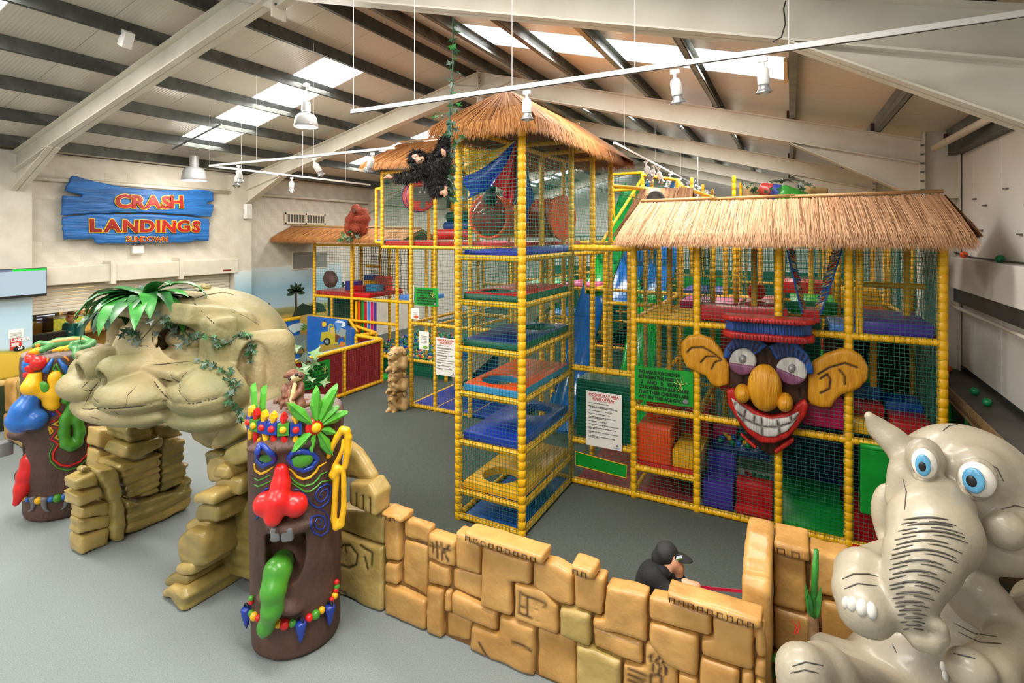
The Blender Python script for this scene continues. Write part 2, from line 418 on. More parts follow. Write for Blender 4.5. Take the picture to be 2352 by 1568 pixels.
# pipe along the wall head
MB().tube([(XL+.1, 4.75, 4.82), (XL+.1, 8.97, 4.82)], .045, 10).build('wall_pipe', white_paint, wall_l, smooth=True)
MB().tube([(XL+.1, 9.47, 4.82), (XL+.1, 19, 4.82)], .045, 10).build('wall_pipe', white_paint, wall_l, smooth=True)
# ---- far and right walls
clad = mat('white_wall_cladding', '#e3e1da', .4, '#dad7ce', 1.5)
w = MB().box2((XL, YB, 0), (XR+.3, YB+.2, 7.4)); wall_b = struct(w, 'wall_back', clad)
w = MB().box2((XR+.03, Y0, 1.85), (XR+.2, YB, 5.3)); w.box2((XR+.03, Y0, 0), (XR+.2, YB, 1.85)); wall_r = struct(w, 'wall_right', grey_dark)
for k in range(14):
    y = -.4+k*1.02; MB().bbox((XR-.01, y, 1.9), (XR+.04, y+1.012, 5.1), .006, 1).build('wall_panel', clad, wall_r)
for y, z in ((8.7, 4.15), (8.3, 4.05), (7.6, 4.2), (7.2, 3.7), (6.9, 4.3), (8.45, 3.75), (7.0, 4.0)):
    MB().box((XR-.02, y, z), (.015, .05, .008)).build('wall_bracket', galv, wall_r)
# white fascia strip, dark service rails and pipe below it
rail = MB().bbox((XR-.14, 2.0, 2.97), (XR-.02, 9.3, 3.39), .01).build('fascia_board', clad, wall_r)
MB().box2((XR-.1, 2.0, 2.78), (XR-.02, 9.3, 2.965)).build('service_rail', grey_dark, wall_r)
MB().tube([(XR-.13, 2.0, 2.72), (XR-.13, 9.3, 2.72)], .022, 8).build('service_pipe', white_paint, wall_r, smooth=True)
# dwarf wall with a ledge, painted as a dark glazed jungle front
wood = mat('ledge_wood', '#8a6f4c', .5, '#6b5438', 4., aniso=(1, 8, 1))
MB().box2((XR-.3, 2.0, 0), (XR+.03, 9.68, 1.76)).build('dwarf_wall', mat('dark_green_painted_wall', '#17231a', .35, '#0d120e', 2.), wall_r)
MB().box2((XR-.4, 1.9, 1.76), (XR+.02, 9.72, 1.83)).build('ledge', mat('ledge_top', '#4a4640', .5, '#3a3732', 3.), wall_r)
MB().box2((XR-.42, 1.9, 1.7), (XR-.4, 9.72, 1.86)).build('ledge_trim', wood, wall_r)
key = MB()
for k in range(60):
    y = 6.2+k*.055
    for dz, a, b_ in ((.0, 0, .035), (.03, .0, .012), (.015, .024, .036)): key.box((XR-.424, y+(a+b_)/2, 1.75+dz), (.003, (b_-a)/2, .006))
key.build('key_pattern', mat('pattern_brown', '#4d3a24', .6), wall_r)
yel = mat('mural_window_yellow', '#b98f2e', .6); grn_p = mat('mural_frame_green', '#1f7a2a', .4)
for y0 in (9.3, 8.85):
    MB().box2((XR-.306, y0-.34, .6), (XR-.299, y0, 1.6)).build('painted_window', yel, wall_r)
    m_ = MB()
    for z in (.9, 1.3): m_.box2((XR-.31, y0-.34, z), (XR-.305, y0, z+.03))
    m_.build('painted_glazing_bar', grey_dark, wall_r)
MB().tube([(XR-.32, 8.5, .3), (XR-.32, 8.5, 1.62), (XR-.32, 7.7, 1.62), (XR-.32, 7.7, .3)], .03, 6).build('painted_frame', grn_p, wall_r)
# ---- roof: panels, purlins, skylights
NP = 5; PW = BAY/NP
ceil_o = bpy.data.objects.new('ceiling', None); COL.objects.link(ceil_o); ceil_o['kind'] = 'structure'
rib = bpy.data.materials.new('ribbed_panel'); rib.use_nodes = True
def mk_rib():
    nt = rib.node_tree; N = nt.nodes; L = nt.links; b = N['Principled BSDF']; b.inputs['Base Color'].default_value = lin('#d3ccbe'); b.inputs['Roughness'].default_value = .32
    tc = N.new('ShaderNodeTexCoord'); wv = N.new('ShaderNodeTexWave'); wv.bands_direction = 'Y'; wv.inputs['Scale'].default_value = 6.5; L.new(tc.outputs['Object'], wv.inputs['Vector'])
    bp = N.new('ShaderNodeBump'); bp.inputs['Strength'].default_value = .25; bp.inputs['Distance'].default_value = .01; L.new(wv.outputs['Fac'], bp.inputs['Height']); L.new(bp.outputs[0], b.inputs['Normal'])
mk_rib()
def slope_panel(name, x0, x1, y0, y1, m, t=.05):
    mb = MB(); mb.prism([(x0, ceil_z(x0)), (x1, ceil_z(x1)), (x1, ceil_z(x1)+t), (x0, ceil_z(x0)+t)], (0, 0, 0), (1, 0, 0), (0, 0, 1), (0, 1, 0), y0, y1)
    return mb.build(name, m, ceil_o)
yy = 6.75-PW*13
while yy < YB-.1:
    y1 = min(yy+PW-.008, YB); sky = abs(((yy-6.75+.5) % BAY)-.5) < .1
    for sgn in (-1, 1):
        e, r_ = (XL-.3, RX) if sgn < 0 else (XR+.3, RX)
        if sky:
            a, b_ = (-11.85, -7.25) if sgn < 0 else (-4.5, -.05)
            if sgn < 0:
                slope_panel('ceiling_panel', e, a, yy, y1, rib); slope_panel('ceiling_panel', b_, r_, yy, y1, rib)
            else:
                slope_panel('ceiling_panel', r_, a, yy, y1, rib); slope_panel('ceiling_panel', b_, e, yy, y1, rib)
            slope_panel('skylight', a, b_, yy, y1, glow, .02)
            fr_ = MB()
            for x in (a, b_): fr_.prism([(x-.02, ceil_z(x)-.05), (x+.02, ceil_z(x)-.05), (x+.02, ceil_z(x)), (x-.02, ceil_z(x))], (0, 0, 0), (1, 0, 0), (0, 0, 1), (0, 1, 0), yy, y1)
            fr_.build('skylight_kerb', mat('skylight_kerb', '#e8c48a', .5), ceil_o)
        else: slope_panel('ceiling_panel', min(e, r_), max(e, r_), yy, y1, rib)
    yy += PW
PUR = [-12.75, -11.6, -10.45, -9.3, -8.15, -7.0, -5.95, -5.4, -4.47, -3.35, -2.22, -1.1, 0, 1.1, 1.95]
for x in PUR:
    z = ceil_z(x); sg = 1 if x > RX else -1; mb = MB()
    # C-section purlin: web and two lips, open side towards the eaves
    for yA, yB in ((Y0, YB),):
        mb.box2((x-.012, yA, z-.2), (x+.004, yB, z-.005)); mb.box2((x, yA, z-.2), (x+sg*.065, yB, z-.186)); mb.box2((x, yA, z-.02), (x+sg*.065, yB, z-.006)); mb.box2((x+sg*.055, yA, z-.2), (x+sg*.066, yB, z-.165)); mb.box2((x-.014, yA, z-.115), (x-.002*sg, yB, z-.09))
    mb.build('purlin', galv if x > RX else galv_dark, ceil_o)  # left slope gets a darker steel: its shade is put into the colour
cleat = mat('red_oxide_cleat', '#4a211c', .6)
def frame(y):
    top = lambda x: ceil_z(x)-.2
    D, T, FW = .36, .014, .1
    r_ = bpy.data.objects.new('trim_3', None); COL.objects.link(r_); r_['kind'] = 'structure'
    for x0, x1, xh, hz in ((XL+.02, RX, -11.6, .42), (RX, 1.66, .0, .5)):
        mb = MB(); P = lambda pl, t: mb.prism(pl, (0, y, 0), (1, 0, 0), (0, 0, 1), (0, 1, 0), -t, t)
        P([(x0, top(x0)-D), (x1, top(x1)-D), (x1, top(x1)), (x0, top(x0))], T/2)
        P([(x0, top(x0)-.018), (x1, top(x1)-.018), (x1, top(x1)), (x0, top(x0))], FW)
        P([(x0, top(x0)-D), (x1, top(x1)-D), (x1, top(x1)-D+.018), (x0, top(x0)-D+.018)], FW)
        raf = mb.build('rafter', white_paint, r_)
        e = x0 if x0 < RX-1 else x1; mb = MB(); ze, zh = top(e)-D, top(xh)-D
        pl = [(e, ze), (xh, zh), (xh, zh-.015), (e, ze-hz)]
        if e > xh: pl = pl[::-1]
        mb.prism(pl, (0, y, 0), (1, 0, 0), (0, 0, 1), (0, 1, 0), -T/2, T/2)
        pl = [(e, ze-hz), (xh, zh-.015), (xh, zh), (e, ze-hz+.018)]
        if e > xh: pl = pl[::-1]
        mb.prism(pl, (0, y, 0), (1, 0, 0), (0, 0, 1), (0, 1, 0), -FW, FW); mb.build('haunch', white_paint, r_)
    # apex plates
    mb = MB().box((RX, y, top(RX)-.3), (.014, FW, .34)); mb.prism([(-.75, -.17), (0, -.3), (.75, -.19), (.75, -.28), (.0, -.52), (-.75, -.26)][::-1], (RX, y, top(RX)-.0), (1, 0, 0), (0, 0, 1), (0, 1, 0), -.05, .05)
    mb.build('apex_plate', white_paint, r_)
    bt = MB()
    for k in range(4):
        for s_ in (-1, 1): bt.lathe((RX+s_*.014, y-.06, top(RX)-.12-k*.12), (RX+s_*.05, y-.06, top(RX)-.12-k*.12), [(0, .014), (.02, .014)], 6)
    bt.build('bolt_row', galv, r_)
    # column on the right wall
    mb = MB().box2((1.66, y-.1, 0), (1.68, y+.1, 5.15)); mb.box2((2.05, y-.1, 0), (2.07, y+.1, 5.2)); mb.box2((1.66, y-.007, 0), (2.07, y+.007, 5.15)); mb.box2((1.68, y-.1, 4.2), (2.06, y+.1, 4.215)); mb.box2((1.62, y-.1, 4.1), (1.66, y+.1, 5.02))
    mb.build('column', white_paint, r_)
    bt = MB()
    for k in range(7): bt.box((1.645, y-.115, 4.2+k*.125), (.02, .012, .012))
    bt.build('bolt_row', galv, r_)
    mb = MB()
    for x in PUR:
        if x > -4.6: mb.box((x-.03, y, top(x)+.07), (.02, .05, .07))
    mb.build('cleat_row', cleat, r_)
    return r_
for y in FR[1:]: frame(y)
# eaves gutter beam along the right wall, and stubs of white pipe
MB().box2((1.95, Y0, 4.8), (2.1, YB, 5.0)).build('eaves_beam', galv_dark, wall_r)
for y in FR[2:5]: MB().tube([(1.7, y-.55, 4.85), (2.05, y-3.2, 5.02)], .045, 10).build('brace_tube', white_paint, wall_r, smooth=True)
# ---- roller shutter over the kiosk counter
sh = thing('roller_shutter', 'white roller shutter with long housing box, half lowered over the kiosk counter', 'shutter', (XL, 6.85, 2.1))
MB().bbox((XL, SHY0-.05, 2.68), (XL+.3, SHY1+.1, 3.05), .012).build('housing', white_paint, sh)
for y in (6.1, 7.55): MB().box2((XL-.0, y-.05, 2.62), (XL+.34, y+.05, 3.12)).build('bracket', white_paint, sh)
sl_me = MB().bbox((XL+.05, SHY0, 0), (XL+.075, SHY1, .066), .012, 1).mesh('slat', False)
for k in range(8):
    o = link('slat', sl_me, white_paint, sh); o.location.z = 2.16+k*.07
MB().box2((XL+.04, SHY0, 2.1), (XL+.085, SHY1, 2.16)).build('bottom_bar', white_paint, sh)
MB().box2((XL+.3, 8.62, 2.74), (XL+.305, 8.85, 2.78)).build('warning_sticker', mat('sticker_red', '#7a2a20', .5), sh)
# kiosk room behind
kw = mat('kiosk_wall', '#c9a95c', .6, '#bd9a4c', 3.)
KX = XL-2.4
w = MB().box2((KX-.1, SHY0-.4, 0), (KX, SHY1+.3, 2.7)); w.box2((KX, SHY0-.5, 0), (XL-.25, SHY0-.4, 2.7)); w.box2((KX, SHY1+.3, 0), (XL-.25, SHY1+.4, 2.7)); w.box2((KX, SHY0-.5, 2.6), (XL-.25, SHY1+.4, 2.7)); struct(w, 'wall_kiosk', kw)
# ================================================================ SOFT PLAY FRAME: helpers
YEL = mat('yellow_foam_sleeve', '#f4be16', .4, '#e8ac0e', 9., bump=.15, bscale=30)
YEL2 = mat('yellow_foam_sleeve_worn', '#eaae12', .5, '#d39610', 9., bump=.15, bscale=30)
NETM = mat('green_net_cord', '#11705e', .7)
def vinyl(n, h, h2=None, rough=.32): return mat('vinyl_'+n, h, rough, h2, 5., bump=.06, bscale=14)
V = {k: vinyl(k, a, b) for k, a, b in (('red', '#c8161d', '#b01018'), ('blue', '#1c4fae', '#173f92'), ('royal', '#2336b0', '#1d2c9a'), ('navy', '#232f7a', '#1d2766'), ('orange', '#f2541b', '#e54a12'), ('sky', '#3f97cf', '#3489c2'), ('green', '#129a33', '#0f8a2c'), ('dgreen', '#0b5b43', '#0a4e3a'), ('yellow', '#f0b814', '#e6ab0e'), ('purple', '#4b2fa0', '#412890'), ('pink', '#d01a6a', '#bd155e'), ('rose', '#e05a9a', '#d2508e'), ('lblue', '#4d86d8', '#447bcb'), ('brown', '#4a1717', '#3a1212'), ('salmon', '#e8504a', '#dd4540'), ('lime', '#2fc04a', '#28b042'), ('black', '#17161f', '#101018'))}
_pc = {}
def pole(a, b, r=.045, parent=None, name='post', m=None, pitch=.105, n=10):
    a = Vector(a); b = Vector(b); L_ = (b-a).length; key = (round(L_, 2), r, n)
    if key not in _pc:
        k = max(1, round(L_/pitch)); q = L_/k; prof = [(0, r*.86)]
        for i in range(k): prof += [(q*(i+.06), r*.97), (q*(i+.5), r*(1+.05*math.sin(i*2.3))), (q*(i+.94), r*.97), (q*(i+1), r*.84)]
        _pc[key] = MB().lathe((0, 0, 0), (0, 0, 1), prof, n).mesh('foam_pole', True)
    me = _pc[key]; o = bpy.data.objects.new(name, me); COL.objects.link(o)
    if not me.materials: me.materials.append(m or YEL)
    if m and me.materials[0] != m: o.material_slots[0].link = 'OBJECT'; o.material_slots[0].material = m
    o.parent = parent; o.matrix_parent_inverse = Matrix.Translation(-parent.location); o.location = a; o.rotation_mode = 'QUATERNION'; o.rotation_quaternion = Vector((0, 0, 1)).rotation_difference(b-a)
    return o
def net_mesh(mb, o, u, v, cell=.05, r=.0026, sag=0., wob=.006, holes=None):
    """square net spanned by edge vectors u, v from o"""
    o, u, v = Vector(o), Vector(u), Vector(v); nu = max(1, round(u.length/cell)); nv = max(1, round(v.length/cell)); nn = u.cross(v).normalized()
    def P(i, j):
        a, b = i/nu, j/nv; e = math.sin(math.pi*a)*math.sin(math.pi*b)
        return o+u*a+v*b+nn*(sag*e+wob*math.sin(i*1.7+j*.9)*min(1, e*3))+u.normalized()*(wob*math.sin(j*1.3+i*.4))*min(1, e*3)
    for i in range(nu+1): mb.tube([P(i, j) for j in range(0, nv+1, 3)]+([P(i, nv)] if nv % 3 else []), r, 3, False)
    for j in range(nv+1): mb.tube([P(i, j) for i in range(0, nu+1, 3)]+([P(nu, j)] if nu % 3 else []), r, 3, False)
def net(o, u, v, parent, cell=.05, r=.0026, sag=0., m=None):
    mb = MB(); net_mesh(mb, o, u, v, cell, r, sag); ob = mb.build('net', m or NETM, parent); ob['kind'] = 'stuff'; return ob
def pad(x0, x1, y0, y1, z, parent, top, side=None, t=.09, hole=None, name='deck_pad'):
    """upholstered deck pad, optional round opening (cx, cy, r)"""
    mb = MB(); side = side or top
    if hole is None:
        mb.bbox((x0, y0, z-t), (x1, y1, z), .018, 2); ob = mb.build(name, [top, side], parent, auto=40)
    else:
        cx, cy, r = hole; n = 32; out = []; inn = []
        for k in range(n):
            a = 2*math.pi*k/n; dx, dy = math.cos(a), math.sin(a)
            s_ = min([((x1 if dx > 0 else x0)-cx)/dx if abs(dx) > 1e-6 else 1e9, ((y1 if dy > 0 else y0)-cy)/dy if abs(dy) > 1e-6 else 1e9]); out.append((cx+dx*s_, cy+dy*s_)); inn.append((cx+dx*r, cy+dy*r))
        # snap the ray nearest to each corner on the corner
        for X in (x0, x1):
            for Y in (y0, y1):
                i = min(range(n), key=lambda i: (out[i][0]-X)**2+(out[i][1]-Y)**2); out[i] = (X, Y)
        def ring(pts, zz, s_=1.0): return [((p[0]-cx)*s_+cx, (p[1]-cy)*s_+cy, zz) for p in pts]
        vs_ = ring(out, z-t)+ring(out, z-.015)+[(min(max(p[0], x0+.015), x1-.015), min(max(p[1], y0+.015), y1-.015), z) for p in out]+ring(inn, z, 1.05)+ring(inn, z-.015)+ring(inn, z-t)
        fs = [];
        for q in range(5):
            for k in range(n): fs.append((q*n+k, q*n+(k+1) % n, (q+1)*n+(k+1) % n, (q+1)*n+k))
        for k in range(n): fs.append((5*n+k, 5*n+(k+1) % n, (k+1) % n, k))
        mb.add(vs_, fs); ob = mb.build(name, [top, side], parent, auto=50)
    if side is not top:
        for p in ob.data.polygons:
            if p.normal.z < .5: p.material_index = 1
    return ob
STRAW = [mat('straw_light', '#d8aa82', .75), mat('straw_mid', '#bb8c66', .8), mat('straw_dark', '#86603f', .85)]
STRAW2 = [mat('straw_warm', '#c78b50', .7), mat('straw_warm_mid', '#b0743c', .75), mat('straw_warm_dark', '#8c582b', .8)]
def thatch(parent, ra, rb, ea, eb, n=2600, over=.12, mats=STRAW, w=.006, seed=1, drop=.35, thick=.05):
    """thatch on one slope: ridge ra->rb, eave ea->eb, loose straw hanging over the eave"""
    rn = random.Random(seed); ra, rb, ea, eb = [Vector(p) for p in (ra, rb, ea, eb)]
    nn = (rb-ra).cross(ea-ra) if (rb-ra).length > .01 else (eb-ea).cross(ea-ra)
    nn.normalize()
    if nn.z < 0: nn = -nn
    sl = MB(); A = [ra, rb, eb, ea] if (rb-ra).length > .01 else [ra, eb, ea]
    k = len(A); sl.add([p for p in A]+[p-nn*thick for p in A], [tuple(range(k)), tuple(range(2*k-1, k-1, -1))]+[(i, (i+1) % k, k+(i+1) % k, k+i) for i in range(k)])
    base = sl.build('thatch_backing', mats[2], parent)
    mb = MB()
    for i in range(n):
        t = rn.random(); s0 = rn.choice((0, 0, .25, .5, .6))+rn.random()*.12; top = ra.lerp(rb, t); bot = ea.lerp(eb, min(1, max(0, t+rn.uniform(-.012, .012))))
        d = (bot-top); L_ = d.length; d.normalize(); p0 = top.lerp(bot, min(s0, .75)); p1 = top.lerp(bot, 1)+nn*rn.uniform(0, .05)
        tip = p1+(d*(1-drop)+Vector((0, 0, -1))*drop)*over*rn.uniform(.1, 1.35)+(eb-ea).normalized()*rn.uniform(-.03, .03)
        sd = (d.cross(nn)).normalized()*w*rn.uniform(.6, 1.5); up = nn*rn.uniform(.012, .035)
        mb.cur = rn.choice((0, 0, 0, 1, 1, 1, 2))
        a, b_, c = p0+up, p0.lerp(p1, .6)+up*1.3, p1+up*.6
        mb.add([a-sd, a+sd, b_-sd, b_+sd, c-sd*.8, c+sd*.8, tip], [(0, 1, 3, 2), (2, 3, 5, 4), (4, 5, 6)])
    o = mb.build('straw', mats, parent); o['kind'] = 'stuff'; return o
# ================================================================ CLIMBING TOWER
TX0, TX1, TY0, TY1 = -3.82, -2.9, 5.75, 7.4
tower = thing('climbing_tower', 'tall netted yellow climbing tower of stacked coloured decks under a straw roof', 'climbing frame', (-3.36, 6.6, 0))
LV = [.43, 1.07, 1.7, 2.28, 2.88, 3.46]; TOPZ = 5.1
for x, y in ((TX0, TY0), (TX1, TY0), (TX1, TY1), (TX0, TY1), (TX1, 8.35), (TX1, 9.34), (TX0, 9.34), (TX0, 8.35)):
    pole((x, y, 0), (x, y, TOPZ), .052 if y < 6 else .045, tower)
for z in [.05]+LV+[TOPZ]:
    zb = z-.06 if .1 < z < 5 else z
    pole((TX0, TY0, zb), (TX1, TY0, zb), .04, tower, 'rail'); pole((TX1, TY0, zb), (TX1, TY1, zb), .04, tower, 'rail')
    pole((TX0, TY0, zb), (TX0, TY1, zb), .04, tower, 'rail'); pole((TX0, TY1, zb), (TX1, TY1, zb), .04, tower, 'rail')
for z in (3.4, TOPZ):
    for ya, yb in ((TY1, 8.35), (8.35, 9.34)):
        for x in (TX0, TX1): pole((x, ya, z), (x, yb, z), .04, tower, 'rail')
    for y in (8.35, 9.34): pole((TX0, y, z), (TX1, y, z), .038, tower, 'rail')
xa, xb, ya, yb = TX0+.05, TX1-.05, TY0+.05, TY1-.02
PD = [(.43, V['yellow'], None, (-3.4, 6.15, .24)), (1.07, V['royal'], None, (-3.3, 6.98, .25)), (1.7, V['orange'], V['sky'], (-3.42, 6.15, .24)), (2.28, V['navy'], V['dgreen'], (-3.25, 6.98, .25)), (2.88, V['red'], V['dgreen'], (-3.42, 6.15, .25))]
for z, t_, s_, h_ in PD: pad(xa, xb, ya, yb, z+.07, tower, t_, s_, .1, h_)
pad(xa, xb, ya, yb, 3.5, tower, V['royal'], None, .09)
pad(xa, xb, TY1+.02, 8.33, 3.5, tower, V['lblue'], None, .09); pad(xa, xb, 8.37, 9.3, 3.5, tower, V['lblue'], None, .09)
pad(xa, xb, ya, yb, .05, tower, V['blue'], None, .045, name='floor_mat')
for z0, z1 in zip([.05]+LV, LV+[TOPZ]):
    net((TX0, TY0-.045, z0), (TX1-TX0, 0, 0), (0, 0, z1-z0), tower, .048, .003); net((TX1+.045, TY0, z0), (0, TY1-TY0, 0), (0, 0, z1-z0), tower, .048, .003)
    net((TX0-.02, TY0, z0), (0, TY1-TY0, 0), (0, 0, z1-z0), tower, .05)
for ya_, yb_ in ((TY1, 8.35), (8.35, 9.34)): net((TX1+.03, ya_, 3.46), (0, yb_-ya_, 0), (0, 0, TOPZ-3.46), tower, .05)
# hipped straw roof
ez, rz = 5.02, 5.62
rf = bpy.data.objects.new('straw_roof', None); COL.objects.link(rf)
rf.parent = tower; rf.matrix_parent_inverse = Matrix.Translation(-tower.location); 


E0, E1, Ya, Yb, R0, R1 = -4.05, -2.63, 5.5, 9.75, 6.22, 9.1; RXm = -3.36
thatch(rf, (RXm, R0, rz), (RXm, R0, rz), (E0, Ya, ez), (E1, Ya, ez), 2200, .2, STRAW2, .007, 3, .5)
thatch(rf, (RXm, R0, rz), (RXm, R1, rz), (E1, Ya, ez), (E1, Yb, ez), 3600, .2, STRAW2, .007, 4, .5)
thatch(rf, (RXm, R0, rz), (RXm, R1, rz), (E0, Ya, ez), (E0, Yb, ez), 1600, .16, STRAW2, .007, 5, .5)
thatch(rf, (RXm, R1, rz), (RXm, R1, rz), (E0, Yb, ez), (E1, Yb, ez), 500, .16, STRAW2, .007, 6, .5)
# ================================================================ PLAY HUT (front run of bays with the straw roof)
HX = [-2.88, -1.95, -1.1, -.13, .61, 1.49]; HY0 = 7.38; ROW = [HY0, 8.98, 10.83, 12.55]; HE = 3.68
hut = thing('play_hut', 'wide two-storey netted yellow play frame with a long straw canopy', 'climbing frame', (-.3, 8.2, 0))
for i, x in enumerate(HX):
    for j, y in enumerate(ROW[:3]):
        if i == 0 and j == 0: continue
        pole((x, y, 0), (x, y, HE if i else 3.5), .052 if j == 0 else .045, hut)
for i in range(5):
    a, b_ = HX[i], HX[i+1]
    zs = [.05, 1.27, 2.5, HE] if i else [.05, .65, 1.72, 3.5]
    if i == 1: zs = [.05, .43, 1.27, 2.5, HE]
    for z in zs: pole((a, HY0, z), (b_, HY0, z), .046, hut, 'rail')
    for j in (1, 2):
        for z in ([1.27, 2.5, HE] if i else [2.5]): pole((a, ROW[j], z), (b_, ROW[j], z), .036, hut, 'rail')
for i, x in enumerate(HX[1:]):
    for j in (0, 1):
        for z in (.05, 1.27, 2.5, HE):
            if i not in (0, 4) and z in (.05, HE): continue
            pole((x, ROW[j], z), (x, ROW[j+1], z), .04, hut, 'rail')
pole((HX[1], HY0, 3.5), (HX[1], 9.0, 3.5), .04, hut, 'rail')
pole((.61, 8.2, 3.05), (1.49, 8.2, 3.05), .035, hut, 'rail'); pole((1.3, 8.2, 2.5), (1.3, 8.2, HE), .04, hut); pole((.72, 7.42, 2.5), (.72, 7.42, HE), .042, hut)
# extra uprights seen through the nets
for x, y, z0, z1 in ((-1.62, 8.2, 0, 3.6), (-1.35, 8.98, 0, 3.6), (-.75, 8.98, 1.2, 3.6), (-.45, 8.2, 1.2, 3.6), (-1.75, 9.9, 0, 3.6), (-2.45, 8.98, 0, 3.5), (-2.4, 9.9, 0, 3.5), (-.45, 9.9, 0, 3.6), (.3, 9.9, 1.2, 3.6), (.95, 8.2, 0, 2.5), (1.2, 8.98, 0, 2.5)):
    pole((x, y, z0), (x, y, z1), .042, hut, m=YEL2)
for i in range(5):
    a, b_ = HX[i], HX[i+1]; e = HE if i else 3.5
    for z0, z1 in ((.05, 1.27), (1.27, 2.5), (2.5, e)): net((a, HY0-.04, z0), (b_-a, 0, 0), (0, 0, z1-z0), hut, .048, .0028)
for j in (0, 1):
    for z0, z1 in ((.05, 1.27), (1.27, 2.5), (2.5, HE)): net((1.49, ROW[j], z0), (0, ROW[j+1]-ROW[j], 0), (0, 0, z1-z0), hut, .05)
for i in range(5):
    net((HX[i], ROW[1], .05), (HX[i+1]-HX[i], 0, 0), (0, 0, 3.5), hut, .06); net((HX[i], ROW[2], .05), (HX[i+1]-HX[i], 0, 0), (0, 0, 3.5), hut, .07)
for i in (1, 2, 3): net((HX[i], ROW[0], 1.3), (0, ROW[1]-ROW[0], 0), (0, 0, 2.3), hut, .06)
# straw canopy with bamboo ridge
rf2 = bpy.data.objects.new('straw_canopy', None); COL.objects.link(rf2); rf2.parent = hut; rf2.matrix_parent_inverse = Matrix.Translation(-hut.location)
thatch(rf2, (-1.95, 7.75, 4.15), (1.56, 7.75, 4.15), (-2.08, 7.1, 3.66), (1.68, 7.1, 3.66), 12000, .19, STRAW, .0042, 8, .12)
thatch(rf2, (-1.95, 7.77, 4.15), (1.56, 7.77, 4.15), (-2.08, 8.5, 3.62), (1.68, 8.5, 3.62), 1600, .12, STRAW, .008, 9, .35)
thatch(rf2, (-1.95, 7.76, 4.15), (-1.95, 7.76, 4.15), (-2.12, 7.1, 3.66), (-2.12, 8.5, 3.66), 350, .14, STRAW, .008, 10, .5)
thatch(rf2, (1.56, 7.76, 4.15), (1.56, 7.76, 4.15), (1.72, 7.1, 3.66), (1.72, 8.5, 3.66), 450, .14, STRAW, .008, 11, .5)
bam = mat('bamboo', '#c9a06c', .45, '#b58a55', 10.)
for x0, x1 in ((-1.93, -.9), (-.92, .05), (.0, 1.57)): MB().tube([(x0, 7.73, 4.19), (x1, 7.73, 4.2)], .022, 8).build('bamboo_ridge', bam, rf2, smooth=True)
# --- decks and rungs of the hut
for k in range(5): pole((HX[1], 7.75+k*.3, 2.5), (HX[2], 7.75+k*.3, 2.5), .03, hut, 'rung')
net((HX[1], HY0, 2.47), (HX[2]-HX[1], 0, 0), (0, 1.6, 0), hut, .06)
pad(HX[2]+.04, HX[3]+.1, HY0-.0, 7.62, 2.76, hut, V['red'], None, .2)
pad(HX[2]+.35, HX[3]-.04, 7.66, 8.55, 2.62, hut, V['lblue'], None, .08)
pad(HX[2]+.5, HX[3], 8.57, 9.6, 2.7, hut, V['red'], None, .14); pad(-1.6, -.7, 8.9, 9.8, 2.62, hut, V['rose'], V['pink'], .12)
pad(HX[3]+.55, HX[4]+.08, HY0+.02, 8.1, 2.62, hut, V['lblue'], None, .1)
pad(HX[4]+.1, HX[5]-.06, HY0+.04, 8.55, 2.68, hut, V['purple'], None, .17); pad(HX[4]+.1, HX[5]-.3, 8.57, 9.2, 2.66, hut, V['red'], None, .08)
pad(HX[4]+.05, 1.2, 9.5, 10.3, 2.86, hut, V['yellow'], None, .3); pad(.0, .6, 8.9, 10.0, 2.72, hut, V['lime'], V['green'], .2); pad(-.1, .6, 10.1, 10.8, 2.9, hut, V['salmon'], V['red'], .2)
# printed pattern on the pale blue deck pad
for cx, cy, m_, s_ in ((-.62, 8.3, 'yellow', .12), (-.3, 8.28, 'orange', .13), (-.5, 7.86, 'lime', .13), (-.2, 7.84, 'lime', .11), (-.33, 8.28, 'green', .07), (-.35, 7.86, 'yellow', .06)):
    MB().prism([(s_*1.4*math.cos(a*.7)*(1+.3*math.sin(a*2.1)), s_*.7*math.sin(a*.7)) for a in range(9)], (cx, cy, 2.62), (1, 0, 0), (0, 1, 0), (0, 0, 1), 0, .004).build('printed_shape', V[m_], hut)
# low platform and matting
pad(HX[1]+.03, HX[2]-.03, HY0+.03, 8.9, .5, hut, V['red'], None, .06)
pad(HX[0]+.05, HX[2], HY0+.04, 8.9, .07, hut, mat('dark_red_floor_mat', '#8a2a30', .45, '#7c242a', 4.), None, .05, name='floor_mat')
pad(HX[3]-.05, HX[4], HY0+.04, 8.9, .12, hut, V['green'], None, .1, name='floor_mat'); pad(HX[2], HX[3]-.06, HY0+.04, 9, .04, hut, mat('grey_play_floor', '#8d8f90', .6, '#7e8081', 6.), None, .03, name='floor_mat')
pad(HX[4]+.03, HX[5], HY0-.1, 8.9, .07, hut, V['red'], None, .06, name='floor_mat')
MB().box2((HX[3]+.02, 8.85, .1), (HX[4]+.1, 8.92, 1.25)).build('back_panel', vinyl('deep_violet', '#241a52', '#1b143f'), hut)
MB().box2((HX[3], 8.86, 1.0), (HX[4]+.1, 8.94, 1.3)).build('back_panel', V['brown'], hut)
MB().box2((HX[4]+.05, 8.85, .05), (HX[5], 8.92, 1.25)).build('back_panel', V['black'], hut); MB().box2((.75, 8.8, 1.55), (1.42, 8.9, 2.42)).build('back_panel', mat('dark_backing', '#1a1413', .7), hut)
for x, z, c, z1 in ((-.95, 1.3, 'red', 2.42), (.42, 1.3, 'brown', 2.4), (.1, 1.4, 'dgreen', 2.42)): MB().box2((x, 8.7, z), (x+.28, 8.78, z1)).build('back_panel', V[c], hut)
